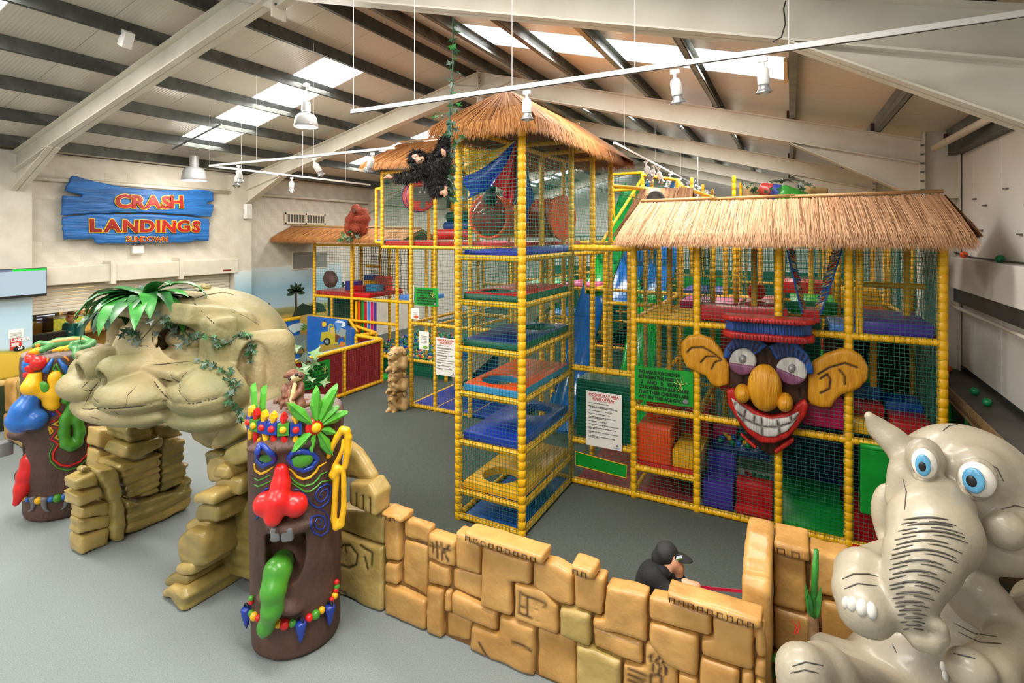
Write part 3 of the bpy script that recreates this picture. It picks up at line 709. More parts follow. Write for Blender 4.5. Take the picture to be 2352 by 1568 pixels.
# ================================================================ soft blocks standing in the hut
def block(x0, x1, y0, y1, z0, z1, c, label, r=.02, ctop=None):
    mb = MB().bbox((x0, y0, z0), (x1, y1, z1), r, 2); o = mb.build('soft_block', V[c], None, auto=40); tag(o, label, 'soft block', 'soft play blocks in the hut'); return o
block(-1.93, -1.46, 7.45, 8.0, .5, 1.0, 'orange', 'big orange vinyl block on the low platform under the green age sign')
block(-1.93, -1.46, 8.02, 8.5, .5, 1.3, 'orange', 'taller orange vinyl block standing behind the big orange block')
block(-1.44, -1.06, 7.46, 8.2, .5, .74, 'yellow', 'yellow vinyl step block beside the big orange block')
block(-1.4, -1.06, 8.22, 8.8, .5, 1.1, 'red', 'red vinyl block behind the yellow step block')
block(-1.04, -.66, 7.45, 7.95, .06, .4, 'purple', 'purple vinyl step standing on the floor beside the yellow step')
block(-1.04, -.68, 7.97, 8.45, .06, .62, 'purple', 'higher purple vinyl step behind the front purple step')
block(-1.04, -.7, 8.47, 8.8, .06, .85, 'pink', 'pink vinyl step at the head of the purple steps')
block(-.64, -.2, 7.46, 7.62, .06, .16, 'red', 'thin red vinyl mat edge on the floor by the middle post')
block(-.64, -.2, 7.64, 7.9, .06, .4, 'red', 'red vinyl step between purple step and the middle post')
block(.14, .58, 7.5, 7.9, 1.33, 1.66, 'pink', 'magenta vinyl block on the upper ledge behind the right wooden ear')
block(.16, .56, 7.92, 8.3, 1.33, 1.8, 'blue', 'blue vinyl block behind the magenta block')
for k, (c, h, y) in enumerate((('yellow', 1.47, 7.46), ('red', 1.6, 7.8), ('blue', 1.74, 8.1), ('green', 1.92, 8.4))):
    block(.66, 1.02, y, y+.32, 1.33, h, c, '%s step of the rainbow stair by the right end post' % c)
block(1.05, 1.44, 7.46, 8.0, 1.33, 1.53, 'red', 'red vinyl block below the elephant ear beside the rainbow stair'); block(1.05, 1.44, 8.02, 8.5, 1.33, 1.62, 'blue', 'blue vinyl block on the ledge behind the red block')
# green roll-up door and padded panels
gd = thing('padded_door', 'green padded hanging door with a printed monkey head', 'door', (1.0, 7.33, .45))
MB().bbox((.72, 7.31, .46), (1.38, 7.35, 1.22), .015).build('door_pad', V['green'], gd)
MB().tube([(.72, 7.33, 1.24), (1.38, 7.33, 1.24)], .035, 8).build('rolled_edge', V['green'], gd, smooth=True)
fx, fz = 1.15, .93
for nm, c, rx, rz_, ox, oz, lift in (('monkey_ear', '#d79a5a', .05, .06, -.13, -.05, .004), ('monkey_hair', '#6a3418', .115, .13, 0, .03, .003), ('monkey_face', '#c89050', .1, .12, -.0, -.03, .007), ('monkey_eye', '#f6f6f6', .022, .026, -.045, .01, .01), ('monkey_muzzle', '#b8a24e', .06, .07, .0, -.1, .011)):
    MB().prism([(ox+rx*math.cos(a*math.pi/10), oz+rz_*math.sin(a*math.pi/10)) for a in range(20)][::-1], (fx, 7.31, fz), (1, 0, 0), (0, 0, 1), (0, -1, 0), 0, lift).build(nm, mat('print_'+nm, c, .5), gd)
MB().ell((fx-.045, 7.298, fz+.01), (.008, .003, .01), 8, 6).build('monkey_pupil', black, gd)
ph = thing('padded_panel', 'dark green padded crash mat behind the rules poster', 'crash mat', (-2.42, 7.4, .7))  # fixed padded panel filling the bay, not a loose mat
MB().bbox((-2.82, 7.37, .72), (-2.0, 7.46, 1.46), .02).build('pad_face', V['dgreen'], ph); MB().bbox((-2.82, 7.37, 1.44), (-2.0, 7.8, 1.56), .03).build('pad_top', V['dgreen'], ph)
gs = thing('green_strap_panel', 'bright green vinyl flap laced between posts below the rules poster', 'flap', (-2.4, 7.33, .3))
MB().prism([(-2.8, .3), (-2.05, .27), (-2.03, .45), (-2.8, .5)][::1], (0, 7.33, 0), (1, 0, 0), (0, 0, 1), (0, -1, 0), 0, .012).build('flap_sheet', V['green'], gs)
MB().tube([(-2.8, 7.315, .5), (-2.4, 7.313, .47), (-2.03, 7.315, .45), (-2.04, 7.315, .27), (-2.4, 7.312, .285), (-2.8, 7.315, .3)], .006, 5, closed=True).build('lacing', YEL, gs)
# ================================================================ hanging rope-net bridge in the hut
ropem = [mat('rope_'+c, h, .8) for c, h in (('red', '#b3272b'), ('blue', '#2a56a8'), ('cream', '#d8c9b0'), ('yellow', '#d9a52a'))]
rb = thing('rope_bridge', 'v-shaped hanging rope net of red blue and cream cords in the hut', 'rope net', (.3, 7.6, 2.6))
rn = random.Random(5); mb = MB()
for s_, (xt, xbm) in enumerate(((-.04, .13), (.56, .33))):
    for k in range(58):
        t = k/57; x = xt+(xbm-xt)*t**(1.1); z = 3.66-(3.66-2.72)*t
        for q in range(5):
            mb.cur = rn.randrange(4); y0 = 7.5+q*.09; mb.tube([(x, y0, z+rn.uniform(-.01, .01)), (x+(-.05 if s_ else .05)*rn.uniform(.5, 1.4), y0+.045, z-.035), (x, y0+.09, z+rn.uniform(-.01, .01))], .0085, 4, False)
o = mb.build('rope_net', ropem, rb); o['kind'] = 'stuff'
for xt, xbm in ((-.06, .13), (.58, .33)): MB().tube([(xt+(xbm-xt)*(k/8)**1.1, 7.48, 3.66-.94*k/8) for k in range(9)], .012, 6).build('edge_rope', ropem[1], rb)
MB().bbox((.13, 7.5, 2.6), (.33, 7.9, 2.76), .02).build('bridge_seat', V['red'], rb)
# big red ball and hanging cord
o = MB().ell((-.45, 8.75, 2.84), .13, 20, 12).build('ball', mat('red_ball', '#ee3a22', .35), None, smooth=True); tag(o, 'big shiny orange-red ball resting on the red deck pad in the hut', 'ball')
rn = random.Random(11); bc = [mat('ball_'+c, h, .3) for c, h in (('green', '#0d7a4a'), ('blue', '#1c52b4'), ('red', '#cf2027'), ('yellow', '#e9b518'))]
bme = [MB().ell((0, 0, 0), .038, 12, 8).mesh('ball', True) for _ in bc]
for m_, me in zip(bc, bme): me.materials.append(m_)
def ball(x, y, z, c, label, group):
    o = bpy.data.objects.new('ball', bme[c]); COL.objects.link(o); o.location = (x, y, z+.038); tag(o, label, 'ball', group); return o
BN = ['green', 'blue', 'red', 'yellow']
def scatter(n, x0, x1, y0, y1, dm=.08):
    P = []
    for _ in range(4000):
        p = (rn.uniform(x0, x1), rn.uniform(y0, y1))
        if all((p[0]-q[0])**2+(p[1]-q[1])**2 > dm*dm for q in P): P.append(p)
        if len(P) >= n: break
    return P
for x, y in scatter(34, -.62, -.2, 7.98, 8.75):
    c = rn.choice((0, 0, 0, 0, 1, 1, 2, 3)); ball(x, y, .042, c, 'small %s plastic ball loose on the grey floor behind the grinning wooden face' % BN[c], 'loose balls in the hut')
ball(0.05, 8.2, .12, 0, 'single green ball lying on the green floor mat below the grinning face', None)
for x, y in scatter(32, -.93, -.3, 8.1, 8.8):
    c = rn.choice((0, 0, 0, 1, 1, 2, 3)); ball(x, y, .682, c, 'small %s ball heaped on the step beside the left wooden ear' % BN[c], 'balls heaped on the step')
pad(-.98, -.25, 8.05, 8.9, .68, hut, V['navy'], None, .1)
# ================================================================ ENTRANCE FRAME (left of the tower, with the raised deck)
ent = thing('entrance_frame', 'yellow netted entrance bay with blue floor mat and raised red deck above', 'climbing frame', (-5.6, 9.9, 0))
EX = [-7.19, -6.56, -5.7, -4.75, -3.9]; EY = [9.0, 10.7]
for i, x in enumerate(EX):
    for j, y in enumerate(EY):
        pole((x, y, 0), (x, y, 5.05 if i < 3 else 3.45), .045, ent)
pole((-8.0, 9.0, 3.45), (-8.0, 9.0, 5.1), .042, ent); pole((-8.0, 10.7, 3.45), (-8.0, 10.7, 5.1), .042, ent); pole((-8.22, 9.05, 3.5), (-8.22, 9.05, 4.72), .035, ent); pole((-8.22, 9.05, 4.72), (-8.0, 9.0, 4.72), .035, ent, 'rail'); pole((-8.22, 9.05, 3.52), (-8.0, 9.0, 3.52), .035, ent, 'rail')
pole((-6.05, 9.02, 3.45), (-6.05, 9.02, 5.1), .05, ent)
xs = [-8.0]+EX
for a, b_ in zip(xs[:-1], xs[1:]):
    for y in EY:
        for z in ([.05, 1.8, 3.42, 5.05] if a > -7.9 else [3.42, 5.05]):
            if y == 9.0 and z == .05 and a > -6: continue
            if z > 5 and a > -5.8: continue
            pole((a, y, z), (b_, y, z), .042, ent, 'rail')
for x in (EX[0], EX[1], EX[2]):
    for z in (.05, 1.8, 3.42): pole((x, 9.0, z), (x, 10.7, z), .036, ent, 'rail')
net((EX[0], 8.96, .05), (.63, 0, 0), (0, 0, 1.75), ent); net((EX[1], 8.96, .05), (.86, 0, 0), (0, 0, 1.75), ent); net((EX[0], 8.96, 1.8), (3.3, 0, 0), (0, 0, 1.6), ent, .06)
net((-8.0, 8.97, 3.45), (1.95, 0, 0), (0, 0, 1.6), ent); net((-8.0, 9.0, 3.45), (0, 1.7, 0), (0, 0, 1.6), ent, .06); net((-7.19, 10.7, .05), (3.3, 0, 0), (0, 0, 3.4), ent, .07)
pad(EX[0]+.03, EX[3], 9.03, 10.6, .08, ent, V['royal'], None, .06, name='floor_mat'); pad(-7.95, -3.95, 9.03, 10.6, 3.56, ent, V['red'], None, .1); pad(-8.2, -8.0, 9.03, 9.6, 3.58, ent, V['royal'], None, .08)
MB().box2((-7.0, 10.6, .05), (-4.0, 10.66, .9)).build('back_panel', V['blue'], ent)
rf3 = bpy.data.objects.new('straw_roof', None); COL.objects.link(rf3); rf3.parent = ent; rf3.matrix_parent_inverse = Matrix.Translation(-ent.location)
thatch(rf3, (-8.25, 9.9, 5.85), (-3.7, 9.9, 5.85), (-8.35, 8.75, 5.2), (-3.7, 8.75, 5.2), 5200, .18, STRAW2, .007, 21, .4)
thatch(rf3, (-8.25, 9.92, 5.85), (-3.7, 9.92, 5.85), (-8.35, 11.1, 5.2), (-3.7, 11.1, 5.2), 500, .15, STRAW2, .012, 22, .4)
MB().tube([(-8.25, 9.88, 5.9), (-3.7, 9.88, 5.9)], .022, 8).build('bamboo_ridge', bam, rf3, smooth=True)
# padded rollers, punch bag and green net tube on the raised deck
for y, z, c, l in ((10.2, 4.35, 'yellow', 'yellow'), (10.1, 4.1, 'dgreen', 'dark green'), (10.0, 3.88, 'blue', 'blue'), (9.6, 3.7, 'red', 'red')):
    o = MB().lathe((-7.0, y, z), (-6.1, y, z), [(0, .03), (.0, .1), (.02, .12), (.88, .12), (.9, .1), (.9, .03)], 16).build('padded_roller', V[c], None, auto=40); tag(o, '%s padded squeeze roller on the raised deck behind the chimp' % l, 'roller', 'squeeze rollers on the raised deck')
pb_ = thing('punch_bag', 'hanging red padded disc bag with grey elephant print and purple edges', 'punch bag', (-7.25, 9.4, 4.1))
MB().lathe((-7.5, 9.55, 4.55), (-7.0, 9.25, 4.55), [(0, .02), (0, .3), (.04, .34), (.3, .34), (.34, .3), (.34, .02)], 26).build('bag_body', V['salmon'], pb_, auto=40)
for t in (.05, .29):
    d = Vector((.5, -.3, 0)).normalized(); c = Vector((-7.5, 9.55, 4.55))+d*t; x, y, z = basis(d); MB().tube([c+(x*math.cos(a)+y*math.sin(a))*.345 for a in [k*math.pi/12 for k in range(24)]], .012, 5, closed=True).build('piping', V['purple'], pb_)
mb = MB(); d = Vector((.5, -.3, 0)).normalized(); o_ = Vector((-7.5, 9.55, 4.55))+d*.345; ux = Vector((.3, .5, 0)).normalized()
mb.prism([(-.16, .2), (.14, .22), (.24, .05), (.2, -.15), (.1, -.1), (.06, -.3), (-.04, -.28), (-.02, -.1), (-.16, -.12), (-.22, .05)], o_, ux, (0, 0, 1), d, 0, .006); mb.build('elephant_print', mat('print_grey', '#7c7f84', .6), pb_)
for s_ in (-.04, .07): MB().ell(o_+ux*s_+Vector((0, 0, .08))+d*.008, (.022, .022, .03), 8, 6).build('print_eye', mat('print_white', '#eeeeee', .5), pb_)
MB().tube([(-7.25, 9.4, 4.88), (-7.25, 9.4, 5.3)], .012, 6).build('bag_strap', black, pb_)
# stone ramp seen through the entrance net
rk = mat('ramp_stone', '#b3a78d', .8, '#8f8468', 5., bump=.5, bscale=12)
o = MB().prism([(-6.9, .1), (-5.2, 1.55), (-4.4, 2.25), (-4.4, 2.5), (-5.3, 1.85), (-7.0, .5)], (0, 10.2, 0), (1, 0, 0), (0, 0, 1), (0, 1, 0), 0, .35).build('stone_ramp', rk); tag(o, 'sloping beige imitation stone kerb rising behind the entrance posters', 'stone kerb')
o = MB().box2((-5.6, 9.95, .08), (-4.35, 10.18, 1.2)).build('low_stone_wall', mat('stone_grey_wall', '#8a8576', .8, '#6c685c', 3., bump=.5, bscale=10)); tag(o, 'grey stone block wall below the sloping kerb', 'stone wall')
# ================================================================ LEFT WING
WY = 10.85
wing = thing('side_play_wing', 'low yellow play wing with red deck and straw eaves against the painted wall', 'climbing frame', (-11, 11.6, 0))
WX = [-12.2, -10.74, -9.14]
for x in WX:
    for y in (WY, 12.4): pole((x, y, 0), (x, y, 3.45), .045, wing)
for x, z0, z1, y in ((-11.5, 0, 1.9, WY), (-11.9, 1.9, 3.4, 12.4), (-11.2, 1.9, 3.4, 11.7), (-10.75, 1.9, 3.4, 12.0), (-10.1, 0, 1.9, 12.0), (-9.7, 0, 1.9, 12.2), (-9.35, 0, 3.4, 11.6), (-8.6, 0, 3.4, 11.4)): pole((x, y, z0), (x, y, z1), .042, wing, m=YEL2)
for a, b_ in zip(WX[:-1], WX[1:]):
    for z in (1.32, 1.93, 3.4): pole((a, WY, z), (b_, WY, z), .042, wing, 'rail')
pole((WX[2], WY, 1.93), (-8.2, WY, 1.93), .042, wing, 'rail'); pole((-11.3, 12.0, 2.75), (-10.8, 12.0, 2.75), .035, wing, 'rail')
net((WX[0], WY-.03, 1.95), (1.46, 0, 0), (0, 0, 1.45), wing, .07, .0032); net((WX[0], WY-.03, .05), (1.46, 0, 0), (0, 0, 1.9), wing, .07, .0032); net((WX[0], 12.3, 1.95), (3.0, 0, 0), (0, 0, 1.45), wing, .07, .0032)
mb = MB(); net_mesh(mb, (WX[1]+.1, 11.0, 1.95), (1.5, 0, 0), (0, 0, 1.45), .075, .006); net_mesh(mb, (WX[1]+.1, 11.5, 1.95), (1.5, 0, 0), (0, 0, 1.45), .085, .006, .15); o = mb.build('climbing_net', mat('brown_rope', '#4a3524', .8, '#27453c', 30.), wing); o['kind'] = 'stuff'
pad(WX[0]+.03, WX[1]+.6, WY+.03, 12.3, 2.08, wing, V['red'], None, .12); pad(WX[2]+.03, -8.3, WY+.03, 11.8, 2.1, wing, V['lblue'], None, .12)
MB().box2((WX[0]+.05, 11.3, .1), (WX[1]-.05, 11.36, 1.88)).build('rock_panel', mat('painted_rock', '#3f4a38', .7, '#202a20', 6., lo=.3, hi=.7), wing)
rf4 = bpy.data.objects.new('straw_roof', None); COL.objects.link(rf4); rf4.parent = wing; rf4.matrix_parent_inverse = Matrix.Translation(-wing.location)
thatch(rf4, (-13.3, 10.95, 3.9), (-8.6, 11.2, 3.82), (-13.3, 10.3, 3.56), (-8.6, 10.45, 3.5), 4600, .15, STRAW2, .008, 31, .4)
thatch(rf4, (-13.3, 10.97, 3.9), (-8.6, 11.22, 3.82), (-13.3, 11.9, 3.5), (-8.6, 12, 3.5), 400, .1, STRAW2, .014, 32, .4)
MB().tube([(-13.3, 10.93, 3.95), (-8.6, 11.18, 3.87)], .025, 8).build('bamboo_ridge', bam, rf4, smooth=True)
for k, c in enumerate(('yellow', 'orange', 'green', 'red', 'lblue', 'pink', 'purple')):
    o = MB().bbox((WX[1]+.06+k*.115, WY+.05, .35), (WX[1]+.15+k*.115, WY+.065, 1.86), .006, 1).build('curtain_strip', V[c], wing)
for k, (x, y, z, h, c) in enumerate(((-11.3, 11.5, 2.08, .26, 'purple'), (-10.95, 11.45, 2.08, .15, 'red'), (-10.5, 11.5, 2.08, .2, 'sky'), (-11.0, 11.95, 2.08, .42, 'blue'), (-10.5, 11.9, 2.08, .4, 'salmon'), (-10.8, 11.75, 2.08, .28, 'yellow'))):
    o = MB().bbox((x-.22, y-.15, z), (x+.2, y+.15, z+h), .02).build('soft_block', V[c]); tag(o, '%s vinyl block on the red deck of the side wing' % {'sky': 'pale blue', 'salmon': 'orange-red'}.get(c, c), 'soft block', 'blocks on the side wing deck')
# dragon-like padded head on the deck
o = SDF((-12.35, 10.85, 2.0), (-11.3, 11.5, 2.8), .03).ell((-11.9, 11.15, 2.4), (.24, .16, .26)).ell((-11.72, 11.1, 2.36), (.13, .12, .2)).noise(.012, 18).build('padded_boulder', mat('maroon_pad', '#6b3436', .6, '#532629', 6.)); tag(o, 'maroon padded rock lump on the red deck near the wall', 'padding')
# ball pit: a sea of small balls inside a low yellow border
pit = thing('ball_pit', 'ball pit full of green blue red and yellow balls beside the side wing', 'ball pit', (-9.5, 12.4, 0))
rn = random.Random(3); mb = MB()
for k in range(1500):
    x, y = rn.uniform(-10.6, -7.7), rn.uniform(11.0, 13.6); mb.cur = rn.choice((0, 0, 0, 0, 0, 1, 1, 2, 3)); mb.ell((x, y, .42+.08*rn.random()+.05*(y-11)), .042, 6, 4)
o = mb.build('ball_fill', bc, pit, smooth=True); o['kind'] = 'stuff'
MB().box2((-10.6, 11.0, .02), (-7.7, 13.6, .4)).build('pit_base', V['dgreen'], pit)
for a, b_ in (((-9.1, 10.95, .42), (-7.65, 10.95, .42)), ((-7.65, 10.95, .42), (-7.65, 13.6, .42)), ((-10.6, 10.97, .42), (-9.1, 10.95, .42))): pole(a, b_, .045, pit, 'border_rail')
pole((-7.65, 10.95, .0), (-7.65, 10.95, .45), .045, pit)
# ================================================================ REAR PLAY FRAME (seen through the nets)
rear = thing('rear_play_frame', 'large rear maze of yellow posts and green nets with slides behind the hut', 'climbing frame', (-2.5, 13.5, 0))
rn = random.Random(9)
RXs = [-6.6, -5.6, -4.7, -3.8, -2.9, -2.0, -1.1, -.2, .7, 1.45]; RYs = [11.0, 12.6, 14.4, 16.2]
for j, y in enumerate(RYs):
    for i, x in enumerate(RXs):
        if rn.random() < .08: continue
        pole((x, y, 0), (x, y, 3.5 if not (3 <= i <= 6 and j > 0) else 5.0), .042, rear, m=YEL2 if rn.random() < .5 else YEL, n=7, pitch=.16)
    for z in (1.27, 2.5, 3.5):
        for a, b_ in zip(RXs[:-1], RXs[1:]):
            if rn.random() < .7: pole((a, y, z), (b_, y, z), .036, rear, 'rail', n=7, pitch=.16)
    if j > 0: net((RXs[0], y+.05, .05), (RXs[-1]-RXs[0], 0, 0), (0, 0, 3.6), rear, .11, .006)
for x in RXs[1::2]:
    for z in (1.27, 2.5): pole((x, 11.0, z), (x, 16.2, z), .036, rear, 'rail', n=7, pitch=.2)
for k in range(20):
    x = rn.choice(RXs[:-1]); y = rn.choice(RYs[:-1]); z = rn.choice((1.3, 2.53)); c = rn.choice(('red', 'salmon', 'lblue', 'purple', 'green', 'rose', 'yellow'))
    pad(x+.04, x+.84, y+.05, y+1.5, z+.05, rear, V[c], None, .12)
MB().box2((-8.0, 17.2, .0), (1.5, 17.3, 2.6)).build('back_panel', mat('dark_green_backdrop', '#0f4a3a', .8, '#1a6a54', 9.), rear)
# slides
def slide(name, pts, w, m, parent, wall=.22):
    mb = MB(); P = [Vector(p) for p in pts]; d = Vector((P[-1].x-P[0].x, P[-1].y-P[0].y, 0)).normalized(); sd = Vector((-d.y, d.x, 0)); n = len(P); prof = [(-w/2, wall), (-w/2+.04, .04), (0, 0), (w/2-.04, .04), (w/2, wall)]
    vs_ = [p+sd*a+Vector((0, 0, b_)) for p in P for a, b_ in prof]+[p+sd*a+Vector((0, 0, b_-.04)) for p in P for a, b_ in prof]; q = 5; fs = []
    for i in range(n-1):
        for k in range(q-1): fs.append((i*q+k, i*q+k+1, (i+1)*q+k+1, (i+1)*q+k)); fs.append((n*q+i*q+k+1, n*q+i*q+k, n*q+(i+1)*q+k, n*q+(i+1)*q+k+1))
        for k in (0, q-1): fs.append((i*q+k, (i+1)*q+k, n*q+(i+1)*q+k, n*q+i*q+k))
    mb.add(vs_, fs); return mb.build(name, m, parent, smooth=True)
gl = mat('slide_blue_plastic', '#1560b4', .18, coat=.4); gg = mat('slide_green_plastic', '#129a3a', .2, coat=.4)
wave = lambda t: .28*math.sin(t*9)
for x, m_ in ((-3.3, gl), (-2.6, gl), (-3.95, gg)): slide('slide', [(x, 15.2-3.6*t, 5.0-2.9*t+wave(t)*.35) for t in [k/16 for k in range(17)]], .6, m_, rear, .25)
slide('slide', [(-2.55, 11.2-2.0*t, 2.5-2.3*t+.12*math.sin(t*6)) for t in [k/12 for k in range(13)]], .6, mat('slide_lime_plastic', '#1fc23a', .2, coat=.4), rear, .3)
slide('slide', [(-3.6, 10.6-1.9*t, 2.4-2.2*t) for t in [k/10 for k in range(11)]], .55, gl, rear, .3)
MB().box2((-2.3, 12.3, 1.35), (-1.15, 12.36, 2.75)).build('green_panel', V['lime'], rear)
# top rails over the slides
for a, b_ in (((-4.3, 14, 5.34), (-3.45, 14, 5.34)), ((-3.45, 14, 5.34), (-3.1, 12.5, 5.1)), ((-3.1, 12.5, 5.1), (-2.3, 12.5, 4.95)), ((-2.3, 12.5, 4.95), (-2.0, 11.5, 4.7)), ((-4.3, 14, 4.9), (-3.45, 14, 4.9)), ((-3.4, 11.2, 4.75), (-2.3, 11.2, 4.62)), ((-4.3, 14, 5.3), (-4.2, 14, 3.4)), ((-3.45, 14, 5.34), (-3.45, 14, 3.4)), ((-3.1, 12.5, 5.1), (-3.1, 12.5, 3.4)), ((-3.4, 14, 5.3), (-4.1, 12.5, 3.5)), ((-2.3, 12.5, 4.95), (-2.3, 12.5, 3.4)), ((-1.4, 11.5, 4.4), (-.5, 11.5, 4.4)), ((-1.4, 11.5, 4.4), (-1.4, 11.5, 3.4)), ((-.5, 11.5, 4.4), (-.5, 11.5, 3.4)), ((-.5, 11.5, 4.4), (-.2, 11.0, 4.3)), ((-.2, 11.0, 4.3), (.5, 11.0, 4.3)), ((-2.0, 11.5, 4.7), (-1.4, 11.5, 4.45))):
    pole(a, b_, .04, rear, 'top_rail', n=7, pitch=.2)
net((-4.3, 14, 4.0), (.85, 0, 0), (0, 0, 1.3), rear, .1, .006); net((-3.1, 12.5, 3.5), (.8, 0, 0), (0, 0, 1.5), rear, .1, .006); net((-1.35, 11.5, 3.5), (.85, 0, 0), (0, 0, .85), rear, .1, .006); net((-.4, 11.0, 3.5), (.9, 0, 0), (0, 0, .75), rear, .1, .006)
MB().box2((-1.2, 11.52, 3.6), (-.7, 11.56, 4.3)).build('red_panel', V['red'], rear)
rf5 = bpy.data.objects.new('straw_roof', None); COL.objects.link(rf5); rf5.parent = rear; rf5.matrix_parent_inverse = Matrix.Translation(-rear.location)
thatch(rf5, (-2.6, 10.5, 4.6), (-1.64, 10.5, 4.58), (-2.8, 10.0, 4.0), (-1.6, 10.0, 4.0), 1400, .15, STRAW, .008, 41, .3)
thatch(rf5, (-2.6, 10.52, 4.6), (-1.64, 10.52, 4.58), (-2.8, 11.1, 4.0), (-1.6, 11.1, 4.0), 200, .15, STRAW, .012, 42, .3)
for x in (-2.6, -1.7): pole((x, 10.5, 3.4), (x, 10.5, 4.5), .04, rear)
# orange crawl tubes on the upper tower deck
tub = thing('crawl_tube', 'orange plastic crawl tube with a clear red bubble end behind the tower net', 'crawl tube', (-4.3, 8.6, 3.5))
orp = mat('orange_tube_plastic', '#d8410f', .25, coat=.3); orp2 = mat('orange_ring_plastic', '#ef5a1c', .3)
cc = Vector((-4.5, 7.7, 4.0)); MB().lathe(cc, cc+Vector((0, .8, 0)), [(0, .36), (.8, .36), (.8, .33), (0, .33)], 28).build('tube', orp, tub, auto=40)
MB().tube([cc+Vector((.365*math.cos(a), -.01, .365*math.sin(a))) for a in [k*math.pi/16 for k in range(32)]], .03, 8, closed=True).build('tube_ring', orp2, tub, smooth=True)
mb = MB(); prof = [(.33*math.cos(t)+.001, .33*math.sin(t)) for t in [k*math.pi/2/8 for k in range(9)]]
dome = MB().ell(cc+Vector((0, 0, 0)), (.345, .2, .345), 28, 14).build('bubble_dome', mat('clear_red_acrylic', '#c05040', .06, alpha=.45, coat=.5), tub, smooth=True)
tub2 = thing('crawl_tube', 'dark orange crawl tube with tall oval mouth at the back of the upper deck', 'crawl tube', (-3.3, 8.9, 3.5))
c2 = Vector((-3.6, 8.75, 4.0)); MB().lathe(c2-Vector((.9, -.2, 0)), c2, [(0, .36), (.9, .36), (.9, .33), (0, .33)], 28).build('tube', mat('brown_orange_tube', '#9a2e12', .35), tub2, auto=40)
dx = Vector((.9, -.2, 0)).normalized(); e1, e2, _ = basis(dx)
MB().lathe(c2-dx*.03, c2+dx*.03, [(0, .4), (.06, .4), (.06, .3), (.03, .02)], 28).build('tube_mouth', orp2, tub2, auto=40)
# parachute cloth draped inside the upper tower
def drape(name, top, fan, cols, parent, seed=1):
    """cloth fan from a gathered corner to a list of edge points, one colour for each run of edge points"""
    n, m_ = len(fan), 14; rn = random.Random(seed)
    def cat_(t):
        i = min(int(t), n-2); return Vector(fan[i]).lerp(Vector(fan[i+1]), t-i)
    K = (n-1)*6; top = Vector(top)
    for ci, (t0, t1, mm) in enumerate(cols):
        vs_ = []; fs = []; k0, k1 = int(t0*6), int(t1*6)
        for k in range(k0, k1+1):
            e = cat_(k/6)
            for q in range(m_+1):
                s_ = q/m_; p = top.lerp(e, s_); p.z -= .22*math.sin(math.pi*s_)*(.5+.5*math.sin(k*.5)); p.y += .07*s_*math.sin(k*1.25)+.05*math.sin(s_*5+k*.3)*s_; vs_.append(p)
        w_ = m_+1
        for k in range(k1-k0):
            for q in range(m_): fs.append((k*w_+q, (k+1)*w_+q, (k+1)*w_+q+1, k*w_+q+1))
        MB().add(vs_, fs).build(name, mm, parent, smooth=True)
par = thing('parachute_cloth', 'draped play parachute of yellow blue red and black satin hung in the tower top', 'cloth', (-3.9, 6.6, 4.0))
A_ = onY(1185, 322, 6.5); sat = lambda n, h: mat('satin_'+n, h, .3, spec=.6)
drape('cloth_panel', A_, [onY(1062, 333, 6.55), onY(1060, 372, 6.6), onY(1062, 402, 6.6), onY(1080, 458, 6.65), onY(1140, 425, 6.6), onY(1160, 455, 6.6), onY(1180, 470, 6.55), onY(1188, 470, 6.5)], [(0, 2, sat('yellow', '#f2bd17')), (2, 4, sat('blue', '#1f39c4')), (4, 6, sat('red', '#cf1d24')), (6, 7, sat('black', '#1a1c2c'))], par)
drape('cloth_panel', onY(1212, 370, 6.9), [onY(1204, 470, 6.9), onY(1206, 512, 6.9), onY(1222, 450, 6.9)], [(0, 2, sat('navy', '#16308a'))], par)
gt = SDF(onY(1125, 440, 7.5)-Vector((.3, .3, .3)), onY(1125, 440, 7.5)+Vector((.3, .3, .3)), .016)
gt.ell(onY(1128, 432, 7.5), .085).ell(onY(1125, 455, 7.5), (.13, .1, .11)).cap(onY(1122, 400, 7.5), onY(1126, 425, 7.5), .03, .05)
o = gt.noise(.008, 40, 1).build('gorilla_toy', mat('gorilla_grey', '#3c3835', .7, '#24211f', 25.)); tag(o, 'small black gorilla toy sitting on the clear bubble tube', 'soft toy')
# ================================================================ things on the hut roof
gor = SDF((-2.4, 9.1, 3.9), (-1.8, 9.9, 4.6), .025).ell((-2.12, 9.5, 4.28), (.17, .2, .2)).ell((-2.15, 9.3, 4.2), (.1, .1, .1)).ell((-2.12, 9.55, 4.0), (.26, .24, .2))
o = gor.build('gorilla_statue', mat('gorilla_grey', '#3c3835', .7, '#24211f', 25.)); tag(o, 'back of a dark grey gorilla head peeping over the straw canopy', 'statue')
pl = thing('toy_rocket', 'fat green capsule with red and blue nose bands lying on the hut roof', 'prop', (-.1, 9.0, 4.1)); a_ = Vector((-.42, 8.95, 4.42)); d_ = Vector((.62, .1, -.26)); L_ = d_.length
for nm, t0, t1, m_ in (('nose', 0, .24, mat('rocket_red', '#b5403c', .3)), ('band', .24, .4, mat('rocket_blue', '#3f4fa8', .3)), ('body', .4, 1, mat('rocket_green', '#3f9a3c', .3, '#2f8030', 4.))):
    R_ = lambda t: .17*math.sqrt(max(.003, 1-(1-t)**2*1.0)) if t < .5 else .17*(1-.1*(t-.5))
    MB().lathe(a_, a_+d_, [(L_*(t0+(t1-t0)*k/8), R_(.12+(t0+(t1-t0)*k/8)*.9)) for k in range(9)], 20).build(nm, m_, pl, smooth=True)
crate = mat('hessian', '#b79a66', .8, '#9c8050', 8.)
